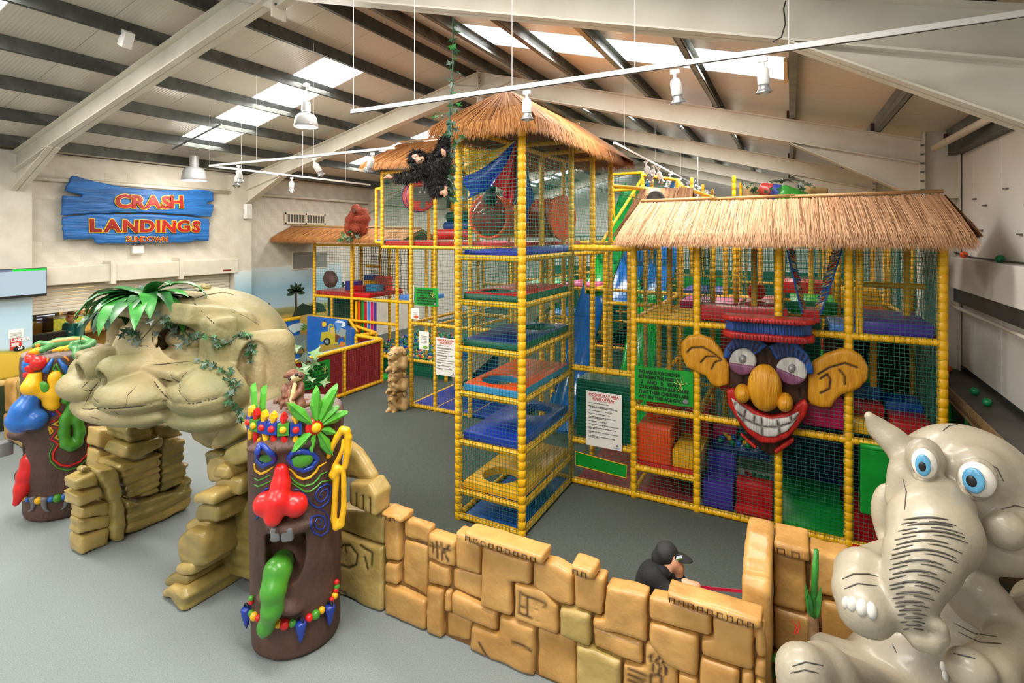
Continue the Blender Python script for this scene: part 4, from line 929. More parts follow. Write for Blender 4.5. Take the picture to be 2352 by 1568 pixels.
for x, y, z, l in ((-.5, 9.1, 4.33, 'beige sack under the nose of the green capsule'), (.32, 9.15, 4.3, 'beige crate behind the green capsule')):
    o = SDF((x-.25, y-.25, z-.25), (x+.25, y+.25, z+.25), .025).box((x, y, z), (.14, .12, .12), rotm(10, 8, 20), .04).noise(.008, 20).build('sack', crate); tag(o, l, 'sack')
# ================================================================ SCULPTED SCENERY helpers
def _cyl(s, c, z0, z1, r0, r1, rd=.03, op='+', k=.02, sq=0.):
    def fn(x, y, z):
        t = np.clip((z-z0)/(z1-z0), 0, 1); q = np.sqrt((x-c[0])**2+(y-c[1])**2)-(r0+(r1-r0)*t)+rd; w_ = np.abs(z-(z0+z1)/2)-(z1-z0)/2+rd
        return np.sqrt(np.maximum(q, 0)**2+np.maximum(w_, 0)**2)+np.minimum(np.maximum(q, w_), 0)-rd
    m = max(r0, r1); return s._put((c[0]-m, c[1]-m, z0), (c[0]+m, c[1]+m, z1), fn, op, k)
SDF.cyl = _cyl
def _nrm(s, p):
    e = s.h; g = Vector([s.at((p[0]+e*(i == 0), p[1]+e*(i == 1), p[2]+e*(i == 2)))-s.at((p[0]-e*(i == 0), p[1]-e*(i == 1), p[2]-e*(i == 2))) for i in range(3)])
    return g.normalized() if g.length > 1e-9 else Vector((0, -1, 0))
SDF.nrm = _nrm
def surf(F, px, py, out=0.):
    h = F.hit(px, py)
    if h is None: return None, None
    n = F.nrm(h); return h+n*out, n
def decal(F, pix, r, m, parent, name, out=0., n=5, closed=False, k=6):
    """raised line on a sculpted surface below a pixel polyline"""
    pts = [Vector(p) for p in F.line(pix+([pix[0]] if closed else []), n)]
    pts = [p+F.nrm(p)*out for p in pts]
    if len(pts) < 2: return None
    if not closed:
        R = [r*(.45+.55*min(1, 4*i/len(pts), 4*(len(pts)-1-i)/len(pts))) for i in range(len(pts))]
        return MB().tube(pts, R, k).build(name, m, parent, smooth=True)
    return MB().tube(pts[:-1], r, k, closed=True).build(name, m, parent, smooth=True)
def frame_on(F, px, py):
    p, n = surf(F, px, py); n2 = Vector((n.x, n.y, 0)).normalized() if n else None
    if p is None: return None
    t = Vector((0, 0, 1)).cross(n2).normalized(); return p, t, Vector((0, 0, 1)), n2
def seg_dist(px_, pz, poly):
    d = np.full(np.broadcast(px_, pz).shape, 1e9, np.float32); ins = np.zeros(d.shape, bool); n = len(poly)
    for i in range(n):
        (ax, az), (bx, bz) = poly[i], poly[(i+1) % n]; ex, ez = bx-ax, bz-az; wx, wz = px_-ax, pz-az
        t = np.clip((wx*ex+wz*ez)/(ex*ex+ez*ez+1e-12), 0, 1); d = np.minimum(d, (wx-ex*t)**2+(wz-ez*t)**2)
        c = ((az > pz) != (bz > pz)) & (px_ < (bx-ax)*(pz-az)/((bz-az) if abs(bz-az) > 1e-9 else 1e-9)+ax); ins ^= c
    d = np.sqrt(d); return np.where(ins, -d, d)
def stone(name, poly, o, ux, uy, un, t0, t1, m, parent, rd=.025, h=.02, amp=.006, fr=12., strata=0., sfr=60., gap=.006, seed=0, marks=(), holes=(), smooth=1):
    """rounded stone: polygon (a,b) in metres on plane (o,ux,uy), thick from t0 to t1 along un; marks = carved polylines"""
    a = [p[0] for p in poly]; b = [p[1] for p in poly]
    F = SDF((min(a)-.04, min(b)-.04, t0-.04), (max(a)+.04, max(b)+.04, t1+.04), h)
    x = F.ax[0][:, None, None]; y = F.ax[1][None, :, None]; z = F.ax[2][None, None, :]
    q = seg_dist(F.ax[0][:, None], F.ax[1][None, :], poly).astype(np.float32)[:, :, None]+rd+gap; w_ = np.abs(z-(t0+t1)/2)-(t1-t0)/2+rd
    F.F = (np.sqrt(np.maximum(q, 0)**2+np.maximum(w_, 0)**2)+np.minimum(np.maximum(q, w_), 0)-rd).astype(np.float32)
    if strata: F.F += (strata*np.sin(y*sfr+1.5*np.sin(x*5+seed)+seed)*np.ones_like(z)+strata*.6*np.sin(y*sfr*2.3+2*np.sin(x*7+z*5))).astype(np.float32)
    if amp: F.noise(amp, fr, seed)
    for pts in marks: F.crack([(p[0], p[1], t1-.002) for p in pts], .011, .012)
    for p in holes: F.ell((p[0], p[1], t1), (p[2], p[2]*.6, .03), None, '-', .01)
    me = F.mesh(name, smooth); o, ux, uy, un = Vector(o), Vector(ux), Vector(uy), Vector(un)
    n = len(me.vertices); co = np.empty(n*3, np.float32); me.vertices.foreach_get('co', co); co = co.reshape(n, 3); B = np.array([ux, uy, un], np.float32)
    me.vertices.foreach_set('co', (np.array(o, np.float32)+co @ B).ravel())
    if ux.cross(uy).dot(un) < 0: me.flip_normals()
    me.update(); return link(name, me, m, parent)
SAND = mat('sandstone_paint', '#cf9f5a', .38, '#a97838', 2.3, bump=.25, bscale=22, lo=.38, hi=.72, coat=.12, crack='#4a2f14')
SAND2 = mat('sandstone_paint_green', '#c3a765', .4, '#9c8443', 2.6, bump=.25, bscale=22, lo=.38, hi=.7, coat=.12, crack='#3d3a1a')
MORT = mat('sandstone_joint', '#8a6434', .6, '#6b4a24', 5.)
# ================================================================ RUINED STONE WALL
WYF = 3.95
wall1 = thing('stone_wall', 'long low ruined sandstone block wall with carved cap stones beside the totem', 'stone wall', (-2, 4.1, 0))
def cA(p): return onY(780+p[0]/2.94, 1035+p[1]/2.94, WYF)
def cB(p): return onY(1552+p[0]/2.94, 1035+p[1]/2.94, WYF)
def wblock(pts, conv=cA, m=SAND, yf=0., yb=.26, marks=(), holes=(), seed=0, name='stone_block', rd=.03, strata=0, parent=None):
    P = [conv(p) for p in pts]; poly = [(p.x, max(0.0, p.z)) for p in P]
    M_ = [[(conv(p).x, conv(p).z) for p in l] for l in marks]; H_ = [(conv(p).x, conv(p).z, .018) for p in holes]
    return stone(name, poly, (0, WYF, 0), (1, 0, 0), (0, 0, 1), (0, -1, 0), -yb, yf, m, parent or wall1, rd, .021, .006, 13, strata, 60, .004, seed, M_, H_)
A_BL = [([(292, 400), (395, 440), (402, 755), (298, 745)], 0), ([(402, 470), (600, 535), (576, 655), (405, 605)], 1), ([(580, 560), (772, 625), (770, 805), (580, 740)], 0), ([(772, 540), (870, 585), (952, 655), (948, 852), (780, 795)], 0),
  ([(955, 640), (1100, 690), (1287, 745), (1287, 915), (1155, 890), (1162, 1132), (945, 1050), (952, 850)], 0), ([(1295, 745), (1440, 770), (1568, 850), (1567, 1062), (1480, 1045), (1295, 930)], 0), ([(1572, 800), (1700, 850), (1790, 860), (1772, 1132), (1580, 1060)], 0),
  ([(1795, 905), (2078, 985), (2072, 1302), (1700, 1200), (1705, 1132), (1777, 1136)], 0), ([(580, 745), (735, 802), (735, 945), (580, 910)], 0), ([(740, 812), (948, 858), (945, 1042), (740, 952)], 1), ([(298, 753), (392, 772), (392, 915), (298, 890)], 0), ([(405, 612), (574, 660), (574, 1015), (395, 920)], 1),
  ([(295, 895), (577, 1022), (577, 1245), (295, 1125)], 0), ([(582, 915), (692, 950), (692, 1292), (582, 1248)], 0), ([(696, 948), (738, 955), (748, 1105), (696, 1098)], 0), ([(748, 955), (940, 1048), (1058, 1100), (1058, 1238), (748, 1106)], 0), ([(696, 1106), (748, 1112), (876, 1172), (862, 1320), (696, 1285)], 1),
  ([(878, 1185), (1060, 1245), (1070, 1120), (1312, 1205), (1302, 1640), (1030, 1520), (862, 1400)], 0), ([(1167, 892), (1375, 955), (1472, 1060), (1472, 1258), (1172, 1145)], 0), ([(1477, 1060), (1692, 1105), (1692, 1338), (1477, 1258)], 2), ([(1702, 1195), (2042, 1312), (2042, 1468), (1702, 1342)], 0),
  ([(1314, 1210), (1470, 1262), (1585, 1300), (1588, 1800), (1312, 1700)], 1), ([(1592, 1310), (1695, 1345), (1895, 1432), (1895, 1900), (1592, 1800)], 2), ([(1900, 1442), (2048, 1475), (2056, 1312), (2280, 1392), (2282, 2000), (1900, 1900)], 0)]
MK = {2: [[(595, 640), (735, 680)], [(650, 620), (655, 730)], [(680, 630), (690, 740)], [(700, 690), (735, 645)], [(700, 690), (730, 750)], [(620, 630), (625, 690)]], 23: [[(2110, 1385), (2090, 1410), (2115, 1450), (2110, 1500)], [(2160, 1400), (2135, 1430), (2165, 1470), (2155, 1510)], [(2205, 1415), (2180, 1440), (2205, 1480), (2200, 1515)], [(1945, 1485), (2070, 1525)], [(1945, 1520), (2070, 1560)], [(1945, 1555), (2040, 1585)], [(2100, 1520), (2170, 1530), (2170, 1600), (2100, 1590), (2100, 1520)]],
  18: [[(1215, 960), (1210, 1095), (1290, 1130)], [(1215, 960), (1390, 1040), (1380, 1060)], [(1262, 985), (1265, 1115)], [(1215, 1050), (1262, 1060)]], 17: [[(935, 1300), (980, 1380), (1040, 1455)], [(1160, 1300), (1220, 1320), (1285, 1355)]]}
HL = {8: [(640, 875)], 18: [(1325, 1045), (1328, 1085), (1335, 1158)]}
for i, (pts, v) in enumerate(A_BL): wblock(pts, cA, SAND2 if v == 2 else SAND, -.05 if v == 1 else .012*math.sin(i*2.1), .16, MK.get(i, ()), HL.get(i, ()), i)
B_BL = [[(-188, 985), (-50, 1015), (242, 1112), (242, 1272), (-188, 1150)], [(-185, 1155), (157, 1258), (153, 1542), (-60, 1470), (-185, 1310)], [(247, 1115), (528, 1190), (528, 1502), (162, 1392), (162, 1282), (244, 1274)], [(532, 1192), (604, 1212), (614, 1428), (532, 1402)], [(532, 1408), (616, 1432), (614, 1562), (532, 1535)],
  [(157, 1396), (432, 1480), (432, 2000), (155, 2000)], [(436, 1482), (528, 1506), (528, 2000), (436, 2000)], [(532, 1540), (614, 1566), (614, 2000), (532, 2000)], [(12, 1490), (153, 1546), (152, 2000), (12, 2000)]]
for i, pts in enumerate(B_BL): wblock(pts, cB, SAND, .01*math.sin(i*1.7), .16, seed=40+i)
MB().box2((-3.5, 4.02, 0), (-.16, 4.1, .85)).build('joint_fill', MORT, wall1)
def cap(x0, x1, z0, z1, y0, y1, seed, teeth=0, parent=wall1):
    c = stone('cap_stone', [(x0, z0), (x1, z0+.0), (x1, z1), (x0, z1)], (0, y0, 0), (1, 0, 0), (0, 0, 1), (0, -1, 0), -(y1-y0), 0, SAND, parent, .03, .018, .006, 14, seed=seed)
    if teeth:
        n = teeth; w_ = (x1-x0-.06)/n; zt, zb = z0+(z1-z0)*.62, z0+(z1-z0)*.2
        pts = []
        for k in range(n): pts += [(x0+.03+k*w_, zb), (x0+.03+k*w_, zt), (x0+.03+(k+.5)*w_, zt), (x0+.03+(k+.5)*w_, zb)]
        MB().tube([(x, y0-.002, z) for x, z in pts], .0055, 4).build('carved_key_line', mat('carving_dark', '#4f3515', .7), parent)
a, b_ = cA((865, 590)), cA((1400, 740)); cap(a.x, b_.x, 1.02, 1.11, 3.87, 4.08, 71, 9)
a, b_ = cA((292, 400)), cA((440, 440)); cap(a.x, b_.x, .96, 1.03, 3.9, 4.12, 72, 2)
a, b_ = cA((1558, 790)), cA((1745, 840)); cap(a.x+.02, b_.x-.01, 1.02, 1.11, 3.88, 4.08, 73, 2)
a, b_ = cB((-55, 985)), cB((595, 1175)); cap(a.x, b_.x, 1.05, 1.13, 3.87, 4.07, 74, 9)
# carved panel and capital between wall and totem
wblock([(-40, 545), (285, 660), (285, 1115), (-40, 985)], cA, SAND2, .0, .3, [[(-20, 700), (20, 640), (70, 640), (120, 700), (110, 770), (60, 790), (10, 770)], [(140, 640), (220, 690), (215, 770)], [(170, 720), (190, 800)], [(30, 640), (45, 690)], [(-30, 930), (40, 960), (40, 1000)]], [(40, 640), (85, 880), (100, 1000)], 81, 'carved_panel')
wblock([(-40, 395), (285, 440), (285, 655), (-40, 540)], cA, SAND2, -.03, .3, seed=82, name='carved_panel')
c = stone('capital', [(-3.87, 1.02), (-3.52, .98), (-3.5, 1.2), (-3.6, 1.3), (-3.87, 1.25)], (0, 3.85, 0), (1, 0, 0), (0, 0, 1), (0, -1, 0), -.24, 0, SAND2, wall1, .03, .018, .006, 14, seed=83, marks=[[(-3.85+k*.09, 1.02), (-3.85+k*.09, 1.16)] for k in range(5)])
stone('capital_top', [(-4.05, 1.2), (-3.64, 1.24), (-3.64, 1.3), (-3.84, 1.52), (-4.05, 1.6)], (0, 3.95, 0), (1, 0, 0), (0, 0, 1), (0, -1, 0), -.14, 0, SAND2, wall1, .06, .02, .006, 14, seed=84)
# return wall and the taller back wall behind the elephant
wall2 = thing('stone_return_wall', 'stepped sandstone return wall behind the elephant and the spiky plant', 'stone wall', (.3, 4.6, 0))
stone('stone_block', [(4.2, 0), (4.95, 0), (4.95, 1.3), (4.7, 1.29), (4.42, 1.22), (4.36, 1.17), (4.26, 1.2), (4.2, 1.13)], (-.12, 0, 0), (0, 1, 0), (0, 0, 1), (1, 0, 0), -.2, 0, SAND, wall2, .03, .02, .006, 13, seed=91)
MB().box2((-.12, 4.8, 0), (1.3, 4.94, 1.12)).build('joint_fill', MORT, wall2)
for i, (x0, x1, z0, z1) in enumerate(((-.125, .12, .72, 1.17), (.13, .42, .9, 1.24), (.43, .75, .85, 1.22), (-.125, .2, .36, .71), (.21, .5, .3, .88), (.51, .9, .3, .84), (.76, 1.15, .85, 1.24), (-.125, .3, 0, .35), (.31, .7, 0, .29), (.71, 1.2, 0, .29), (.91, 1.3, .3, .84))):
    stone('stone_block', [(x0, z0), (x1, z0), (x1, z1), (x0, z1)], (0, 4.72, 0), (1, 0, 0), (0, 0, 1), (0, -1, 0), -.25, .01*math.sin(i*2), SAND, wall2, .03, .022, .007, 12, seed=100+i)
cap(-.12, .14, 1.17, 1.28, 4.64, 5.0, 115, 2, wall2)
# short wall beyond the far totem
wall3 = thing('far_stone_wall', 'short sandstone block wall behind the far totem near the painted wall', 'stone wall', (-11.8, 4.2, 0))
for i, (x0, x1, z0, z1) in enumerate(((-12.5, -11.9, 0, .5), (-11.88, -11.1, 0, .55), (-12.45, -12.0, .52, 1.12), (-11.98, -11.55, .57, 1.2), (-11.53, -10.9, .57, 1.15), (-11.08, -10.4, 0, .55), (-10.88, -10.3, .57, 1.18))):
    stone('stone_block', [(x0, z0), (x1, z0), (x1, z1), (x0, z1)], (0, 4.1, 0), (1, 0, 0), (0, 0, 1), (0, -1, 0), -.6, .01*math.sin(i), SAND2 if i % 2 else SAND, wall3, .05, .03, .01, 9, seed=120+i)
o = stone('loose_stone', [(-11.9, 1.2), (-11.45, 1.2), (-11.5, 1.38), (-11.8, 1.4)], (0, 4.2, 0), (1, 0, 0), (0, 0, 1), (0, -1, 0), -.3, 0, SAND2, wall3, .06, .03, .01, 9, seed=130)
o = stone('loose_stone', [(-12.6, .98), (-12.35, .98), (-12.4, 1.12), (-12.55, 1.1)], (0, 4.0, 0), (1, 0, 0), (0, 0, 1), (0, -1, 0), -.2, 0, SAND2, wall3, .05, .03, .01, 9, seed=131)
# ================================================================ ROCK PILES CARRYING THE STONE HEAD
OLIVE = mat('olive_rock_paint', '#a38a4c', .34, '#6f6531', 2.6, bump=.3, bscale=16, lo=.35, hi=.68, coat=.15, crack='#1d1a0c')
OLIVE2 = mat('olive_rock_paint_light', '#b79c5c', .36, '#877a3e', 2.2, bump=.3, bscale=16, lo=.38, hi=.7, coat=.15, crack='#1d1a0c')
def cL(p, X): return onX(p[0]/4.9, 960+p[1]/4.9, X)
pileL = thing('rock_pile', 'layered olive rock pile under the chin beside the far totem', 'rock pile', (-7.4, 3.8, 0))
def rockX(pts, X, depth, seed, m=OLIVE, strata=.012, sfr=55, rd=.03, parent=pileL, amp=.012):
    P = [cL(p, X) for p in pts]; return stone('rock', [(p.y, max(0., p.z)) for p in P], (X, 0, 0), (0, 1, 0), (0, 0, 1), (1, 0, 0), -depth, 0, m, parent, rd, .024, amp, 9, strata, sfr, .003, seed)
rockX([(1440, 900), (1590, 960), (2060, 820), (2150, 640), (2175, 880), (2120, 1050), (1500, 1335), (1420, 1310)], -7.15, .5, 1, sfr=45)
rockX([(1330, 530), (1500, 490), (1830, 380), (1800, 850), (1440, 930)], -7.2, .55, 2, sfr=70)
rockX([(1850, 230), (2100, 240), (2095, 420), (2060, 560), (2130, 500), (2060, 720), (1900, 830), (1810, 850), (1835, 400)], -7.25, .5, 3, sfr=60)
rockX([(1430, 330), (1850, 210), (1850, 310), (1540, 470), (1400, 460)], -7.12, .5, 4, strata=.006)
rockX([(1425, 100), (1700, 90), (1720, 250), (1480, 290), (1430, 240)], -7.2, .5, 5, strata=.008)
rockX([(1720, 90), (2010, 50), (2060, 200), (1850, 240), (1750, 210)], -7.3, .5, 6, strata=.01)
rockX([(1100, 600), (1330, 545), (1420, 1000), (1420, 1360), (1330, 1400), (1280, 1390), (1280, 1000)], -7.12, .35, 7, OLIVE2, strata=.006, sfr=30)
def rockY(pts, conv, Y, depth, seed, m=OLIVE, strata=.008, sfr=50, rd=.03, parent=pileL, amp=.012):
    P = [onY(*conv(p), Y) for p in pts]; return stone('rock', [(p.x, max(0., p.z)) for p in P], (0, Y, 0), (1, 0, 0), (0, 0, 1), (0, -1, 0), -depth, 0, m, parent, rd, .024, amp, 9, strata, sfr, .003, seed)
for i_, (pts, X_, dp) in enumerate((([(900, 1345), (1250, 1230), (1235, 1450), (905, 1580)], -7.18, .32), ([(900, 1150), (1275, 1090), (1248, 1238), (890, 1320)], -7.2, .28), ([(905, 1010), (1232, 940), (1278, 1098), (905, 1148)], -7.22, .26), ([(870, 880), (1150, 782), (1205, 890), (890, 1010)], -7.16, .36), ([(850, 710), (1085, 600), (1135, 765), (850, 822)], -7.18, .3), ([(890, 600), (960, 535), (1050, 545), (1050, 590), (900, 640)], -7.25, .15))):
    rockX(pts, X_, dp, 11+i_, OLIVE2, .004, 40, .04)
# tan wall end behind the pile
rockX([(1100, 350), (1330, 400), (1370, 480), (1090, 590)], -7.75, .3, 21, SAND2, 0); rockX([(1110, 130), (1330, 120), (1340, 390), (1100, 330)], -7.75, .3, 22, SAND2, 0); rockX([(1340, 110), (1440, 110), (1450, 330), (1360, 470)], -7.7, .3, 23, SAND, 0)
pileR = thing('rock_pile', 'stepped olive rock pile between the arch opening and the near totem', 'rock pile', (-5.2, 3.5, 0))
cq = lambda p: (p[0]/2.94, 1035+p[1]/2.94)      # lower-left crop
ck = lambda p: (340+p[0]/7.84, 960+p[1]/7.84)   # knee crop
R_ = dict(parent=pileR)
for i_, (pl_, pr_, yt, yb_, Yf, dp) in enumerate(((362, 424, 1345, 1408, 3.05, .8), (374, 430, 1318, 1350, 3.12, .75), (398, 442, 1292, 1324, 3.1, .75), (405, 468, 1215, 1302, 3.13, .7), (423, 480, 1190, 1226, 3.22, .6), (446, 500, 1155, 1202, 3.2, .6), (435, 490, 1130, 1165, 3.12, .45), (486, 552, 1095, 1142, 3.3, .45), (470, 525, 1045, 1112, 3.42, .5), (500, 585, 1130, 1335, 3.5, .55), (482, 520, 1068, 1105, 3.26, .25))):
    x_ = pr_-pl_; h_ = yb_-yt
    rockY([(pl_+x_*.06, yt+h_*.2), (pl_+x_*.4, yt), (pr_-x_*.1, yt+h_*.12), (pr_, yt+h_*.45), (pr_-x_*.04, yb_), (pl_+x_*.1, yb_-h_*.04), (pl_, yb_-h_*.4)], lambda p: p, Yf, dp, 31+i_, OLIVE if i_ % 2 else OLIVE2, .008 if i_ in (0, 4, 9) else .003, 45, .045, pileR, .014)
rockY([(1500, 20), (1720, -40), (1730, 60), (1560, 110), (1490, 70)], cq, 3.35, .5, 43, OLIVE2, .0, **R_)
rockY([(1580, 100), (1730, 70), (1740, 400), (1690, 360), (1600, 200)], cq, 3.55, .5, 44, OLIVE, .005, **R_)
# leg blocks under the cheek
rockY([(640, 130), (1290, 0), (1650, 60), (1100, 590), (990, 560), (780, 420)], ck, 3.45, .5, 51, OLIVE, .004, rd=.06, **R_)
rockY([(1010, 560), (1300, 100), (1650, 60), (1750, 290), (1170, 610)], ck, 3.38, .5, 52, OLIVE2, .006, 25, rd=.05, **R_)
rockY([(1330, 600), (1500, 480), (1870, 330), (1950, 420), (1930, 780), (1480, 880), (1330, 760)], ck, 3.3, .6, 53, OLIVE2, .0, rd=.06, **R_)
rockY([(1010, 640), (1180, 610), (1330, 620), (1310, 780), (1180, 960), (1040, 900)], ck, 3.45, .4, 54, OLIVE, .004, **R_)
rockY([(1330, -120), (1800, -160), (1800, 300), (1650, 60)], ck, 3.75, .5, 55, OLIVE, .0, rd=.05, **R_)
# ================================================================ STONE HEAD (arch over the passage)
HXc = -6.2
HEADM = mat('stone_head_paint', '#a8976f', .55, '#7c7a50', 1.7, bump=.35, bscale=26, lo=.36, hi=.7, crack='#3a3124')
head = thing('stone_head_arch', 'huge carved stone ape head forming an arch draped with leaves and ivy', 'sculpture', (HXc, 4.0, 1.3))
F = SDF((HXc-1.55, 2.5, 1.2), (HXc+1.55, 5.35, 3.25), .019)
def both(fn, c, *a, **k):
    for s_ in (-1, 1): fn((HXc+s_*c[0], c[1], c[2]), *a, **k)
F.ell((HXc, 3.88, 2.3), (1.06, .88, .76), k=.05)
F.box((HXc, 3.95, 2.0), (1.0, .5, .45), None, .25, k=.1)
F.box((HXc, 3.4, 2.84), (.88, .26, .11), rotm(-12), .05, k=.03)          # brow slab
F.box((HXc, 3.6, 2.55), (.95, .3, .3), None, .12, k=.08)
both(F.ell, (.47, 3.3, 2.52), (.4, .16, .22), op='-', k=.03)                 # sockets
both(F.ell, (.46, 3.38, 2.58), (.31, .15, .12), k=.01); both(F.ell, (.46, 3.38, 2.44), (.31, .14, .11), k=.01)                         # closed eyes
both(F.box, (.92, 3.45, 2.5), (.12, .16, .34), rotm(0, 0, 0), .05, k=.04)
F.box((HXc, 3.42, 2.52), (.09, .2, .24), None, .05, k=.05)
F.box((HXc, 3.27, 2.36), (1.0, .3, .045), rotm(8), .03, k=.012)                # ledge below the eyes
both(F.ell, (.38, 3.03, 2.1), (.44, .44, .21), k=.015)                         # upper lip lobes
both(F.ell, (.97, 3.35, 2.1), (.4, .42, .28), k=.012)                        # cheeks
F.ell((HXc, 3.05, 1.9), (.78, .42, .17), k=.012)                              # lower lip
both(F.ell, (.9, 3.38, 1.87), (.44, .42, .17), k=.012)
both(F.cap, (.17, 2.88, 2.3), (HXc+.0, 3.3, 2.36), .17, .12, k=.05) if False else None
for s_ in (-1, 1):
    F.cap((HXc+s_*.22, 2.82, 2.33), (HXc+s_*.38, 3.4, 2.36), .16, .11, k=.02)
    F.cap((HXc+s_*.2, 2.55, 2.26), (HXc+s_*.24, 2.8, 2.31), .09, .08, '-', .03)
    F.box((HXc+s_*1.08, 3.84, 2.22), (.16, .34, .43), rotm(0, s_*6, s_*-25), .16, k=.03); F.ell((HXc+s_*1.22, 3.64, 2.26), (.2, .17, .33), rotm(0, 0, s_*-25), '-', .02); F.ell((HXc+s_*1.13, 3.72, 2.16), (.1, .08, .26), k=.02)
    F.box((HXc+s_*1.0, 3.95, 2.05), (.17, .3, .5), rotm(0, 0, s_*10), .1, k=.06)
    F.box((HXc+s_*1.02, 3.9, 1.65), (.26, .36, .35), None, .08, k=.06)
for k in range(9): F.ell((HXc-.9+k*.22, 3.7, 1.62), (.12, .2, .13), k=.02)     # stone fringe below the chin
F.ell((HXc, 4.2, 1.2), (.78, 1.6, .38), op='-', k=.05)                        # passage

F.noise(.008, 7, 4)
HCR = []
CK = lambda pts: [(150+a/3.92, 640+b/3.92) for a, b in pts]
for pix, r in (([(120, 1160), (180, 1175), (480, 1165), (680, 1145), (920, 1090)], .016), ([(955, 1120), (1150, 1125), (1300, 1090), (1450, 1050)], .016), ([(330, 890), (240, 1000), (170, 1150)], .013), ([(240, 1010), (260, 1080), (300, 1120)], .008), ([(660, 930), (620, 990), (560, 1050), (545, 1150)], .01), ([(770, 880), (850, 1000), (960, 1110)], .016), ([(940, 840), (970, 900), (1030, 930), (1035, 990), (1000, 970)], .009), ([(1030, 930), (1060, 870), (1110, 830)], .008), ([(1000, 970), (1050, 1050), (1110, 1110)], .01), ([(560, 605), (700, 605), (900, 610), (1080, 590)], .016), ([(790, 455), (785, 600)], .012), ([(640, 430), (640, 600)], .01) , ([(730, 780), (880, 770), (1150, 740)], .014), ([(1130, 190), (1250, 150), (1420, 120), (1540, 150)], .012), ([(1140, 190), (1250, 320), (1360, 420), (1460, 470)], .012), ([(1480, 290), (1600, 330), (1720, 400), (1780, 440)], .008), ([(140, 990), (200, 1010), (260, 1000)], .007), ([(230, 1240), (320, 1270)], .007), ([(450, 1200), (490, 1230)], .007), ([(130, 1000), (200, 930), (310, 880)], .008)):
    HCR.append((pix, r)); F.crack(F.line(CK(pix), 5), r, .0001)
HEADF = F
F.build('carved_head', HEADM, head)
for pix, r in HCR: decal(F, CK(pix), r*.62, mat('crack_paint', '#3a3226', .8), head, 'painted_crack', -r*.25, 5, False, 5)
o = MB(); 
for px_, py_ in ((452, 652), (466, 652), (475, 654)):
    h_ = F.hit(px_, py_+8)
    if h_: o.ell(h_+Vector((0, 0, .02)), (.05, .05, .035), 8, 6)
if o.v: o.build('top_stones', HEADM, head, smooth=True)
# ================================================================ TOTEMS
BARK = mat('carved_totem_wood', '#5d4034', .6, '#43302a', 3.2, bump=.5, bscale=30, lo=.35, hi=.7, aniso=(1, 1, .5), crack='#241712')
TTOP = mat('totem_top', '#8d7d78', .6, '#75645f', 4., bump=.3, bscale=20)
def gp(n, h, h2=None, r=.35): return mat('gloss_'+n, h, r, h2, 5., coat=.15)
G = {k: gp(k, a, b) for k, a, b in (('red', '#dd1c1a', '#c81414'), ('blue', '#1f3fa3', '#19348c'), ('green', '#4d9a2c', '#3b8422'), ('leaf', '#58b038', '#48992d'), ('yellow', '#f3bb14', '#e5aa0c'), ('grey', '#7b7d80', '#66686b'), ('orange', '#ee8d1c', '#dd7f15'), ('skyblue', '#2a6fc4', '#1f5cab'))}
def petal(p, t, u, n, L_, w_, m, parent, name, ang=0., th=.035):
    """faceted leaf/petal growing from p in direction rotated by ang from u on the surface plane (t,u)"""
    a = math.radians(ang); ux = t*math.sin(a)+u*math.cos(a); uy = n.cross(ux)
    pl = [(0, -w_*.35), (L_*.45, -w_), (L_*.8, -w_*.6), (L_, 0), (L_*.8, w_*.6), (L_*.45, w_), (0, w_*.35)]
    vs_ = [p+ux*a_+uy*b_-n*.02 for a_, b_ in pl]+[p+ux*a_*.97+uy*b_*.85+n*th*.5 for a_, b_ in pl]+[p+ux*q*L_+n*th for q in (.05, .5, .9)]
    k = 7; fs = [(i, (i+1) % k, k+(i+1) % k, k+i) for i in range(k)]+[tuple(range(k-1, -1, -1)), (7, 8, 15, 14), (8, 9, 15), (9, 16, 15), (9, 10, 16), (10, 11, 16), (11, 12, 15, 16), (12, 13, 14, 15), (13, 7, 14)]
    return MB().add(vs_, fs).build(name, m, parent)
def gem(p, n, r, m, parent, name='gem'):
    x, y, z = basis(n); return MB().ell(p, (r, r, r*.75), 14, 9, Matrix((x, y, z)).transposed()).build(name, m, parent, smooth=True)
def oval(cx, cy, rx, ry, n=20, rot=0):
    c_, s_ = math.cos(math.radians(rot)), math.sin(math.radians(rot)); return [(cx+rx*math.cos(t)*c_-ry*math.sin(t)*s_, cy+rx*math.cos(t)*s_+ry*math.sin(t)*c_) for t in [2*math.pi*k/n for k in range(n)]]
# ---- near totem
tot = thing('totem_pole', 'tall brown tiki totem with red nose, green tongue and yellow ear beside the wall', 'totem', (-4.08, 3.42, 0)); TC = (-4.08, 3.42)
T = SDF((TC[0]-.75, TC[1]-.75, -.05), (TC[0]+.75, TC[1]+.75, 2.2), .014)
T.cyl(TC, 0, 2.08, .385, .42, .05)
P6 = lambda l: [(560+a/7.84, 840+b/7.84) for a, b in l]; P7 = lambda l: [(550+a/7.84, 1000+b/7.84) for a, b in l]; P5 = lambda l: [(a/2.94, 1035+b/2.94) for a, b in l]
def hp(px, py, out=0.):
    p, n = surf(T, px, py, 0); 
    return (p+n*out, n) if p is not None else (None, None)
p, n = hp(668, 1205); T.ell(p, (.19, .1, .07), rotm(0, 0, math.degrees(math.atan2(n.x, -n.y))), k=.05)   # upper lip
pe, ne = hp(680, 1010); T.ell(hp(650, 1025, -.05)[0], (.3, .12, .06), rotm(0, 0, math.degrees(math.atan2(ne.x, -ne.y))), k=.06)  # brow
pm, nm = hp(652, 1290); rz_ = math.degrees(math.atan2(nm.x, -nm.y))
T.ell(pm+Vector((0, 0, .02)), (.17, .26, .24), rotm(0, 0, rz_), '-', .03); T.box(pm+Vector((0, 0, .16)), (.165, .25, .07), rotm(0, 0, rz_), .03, '-', .02)
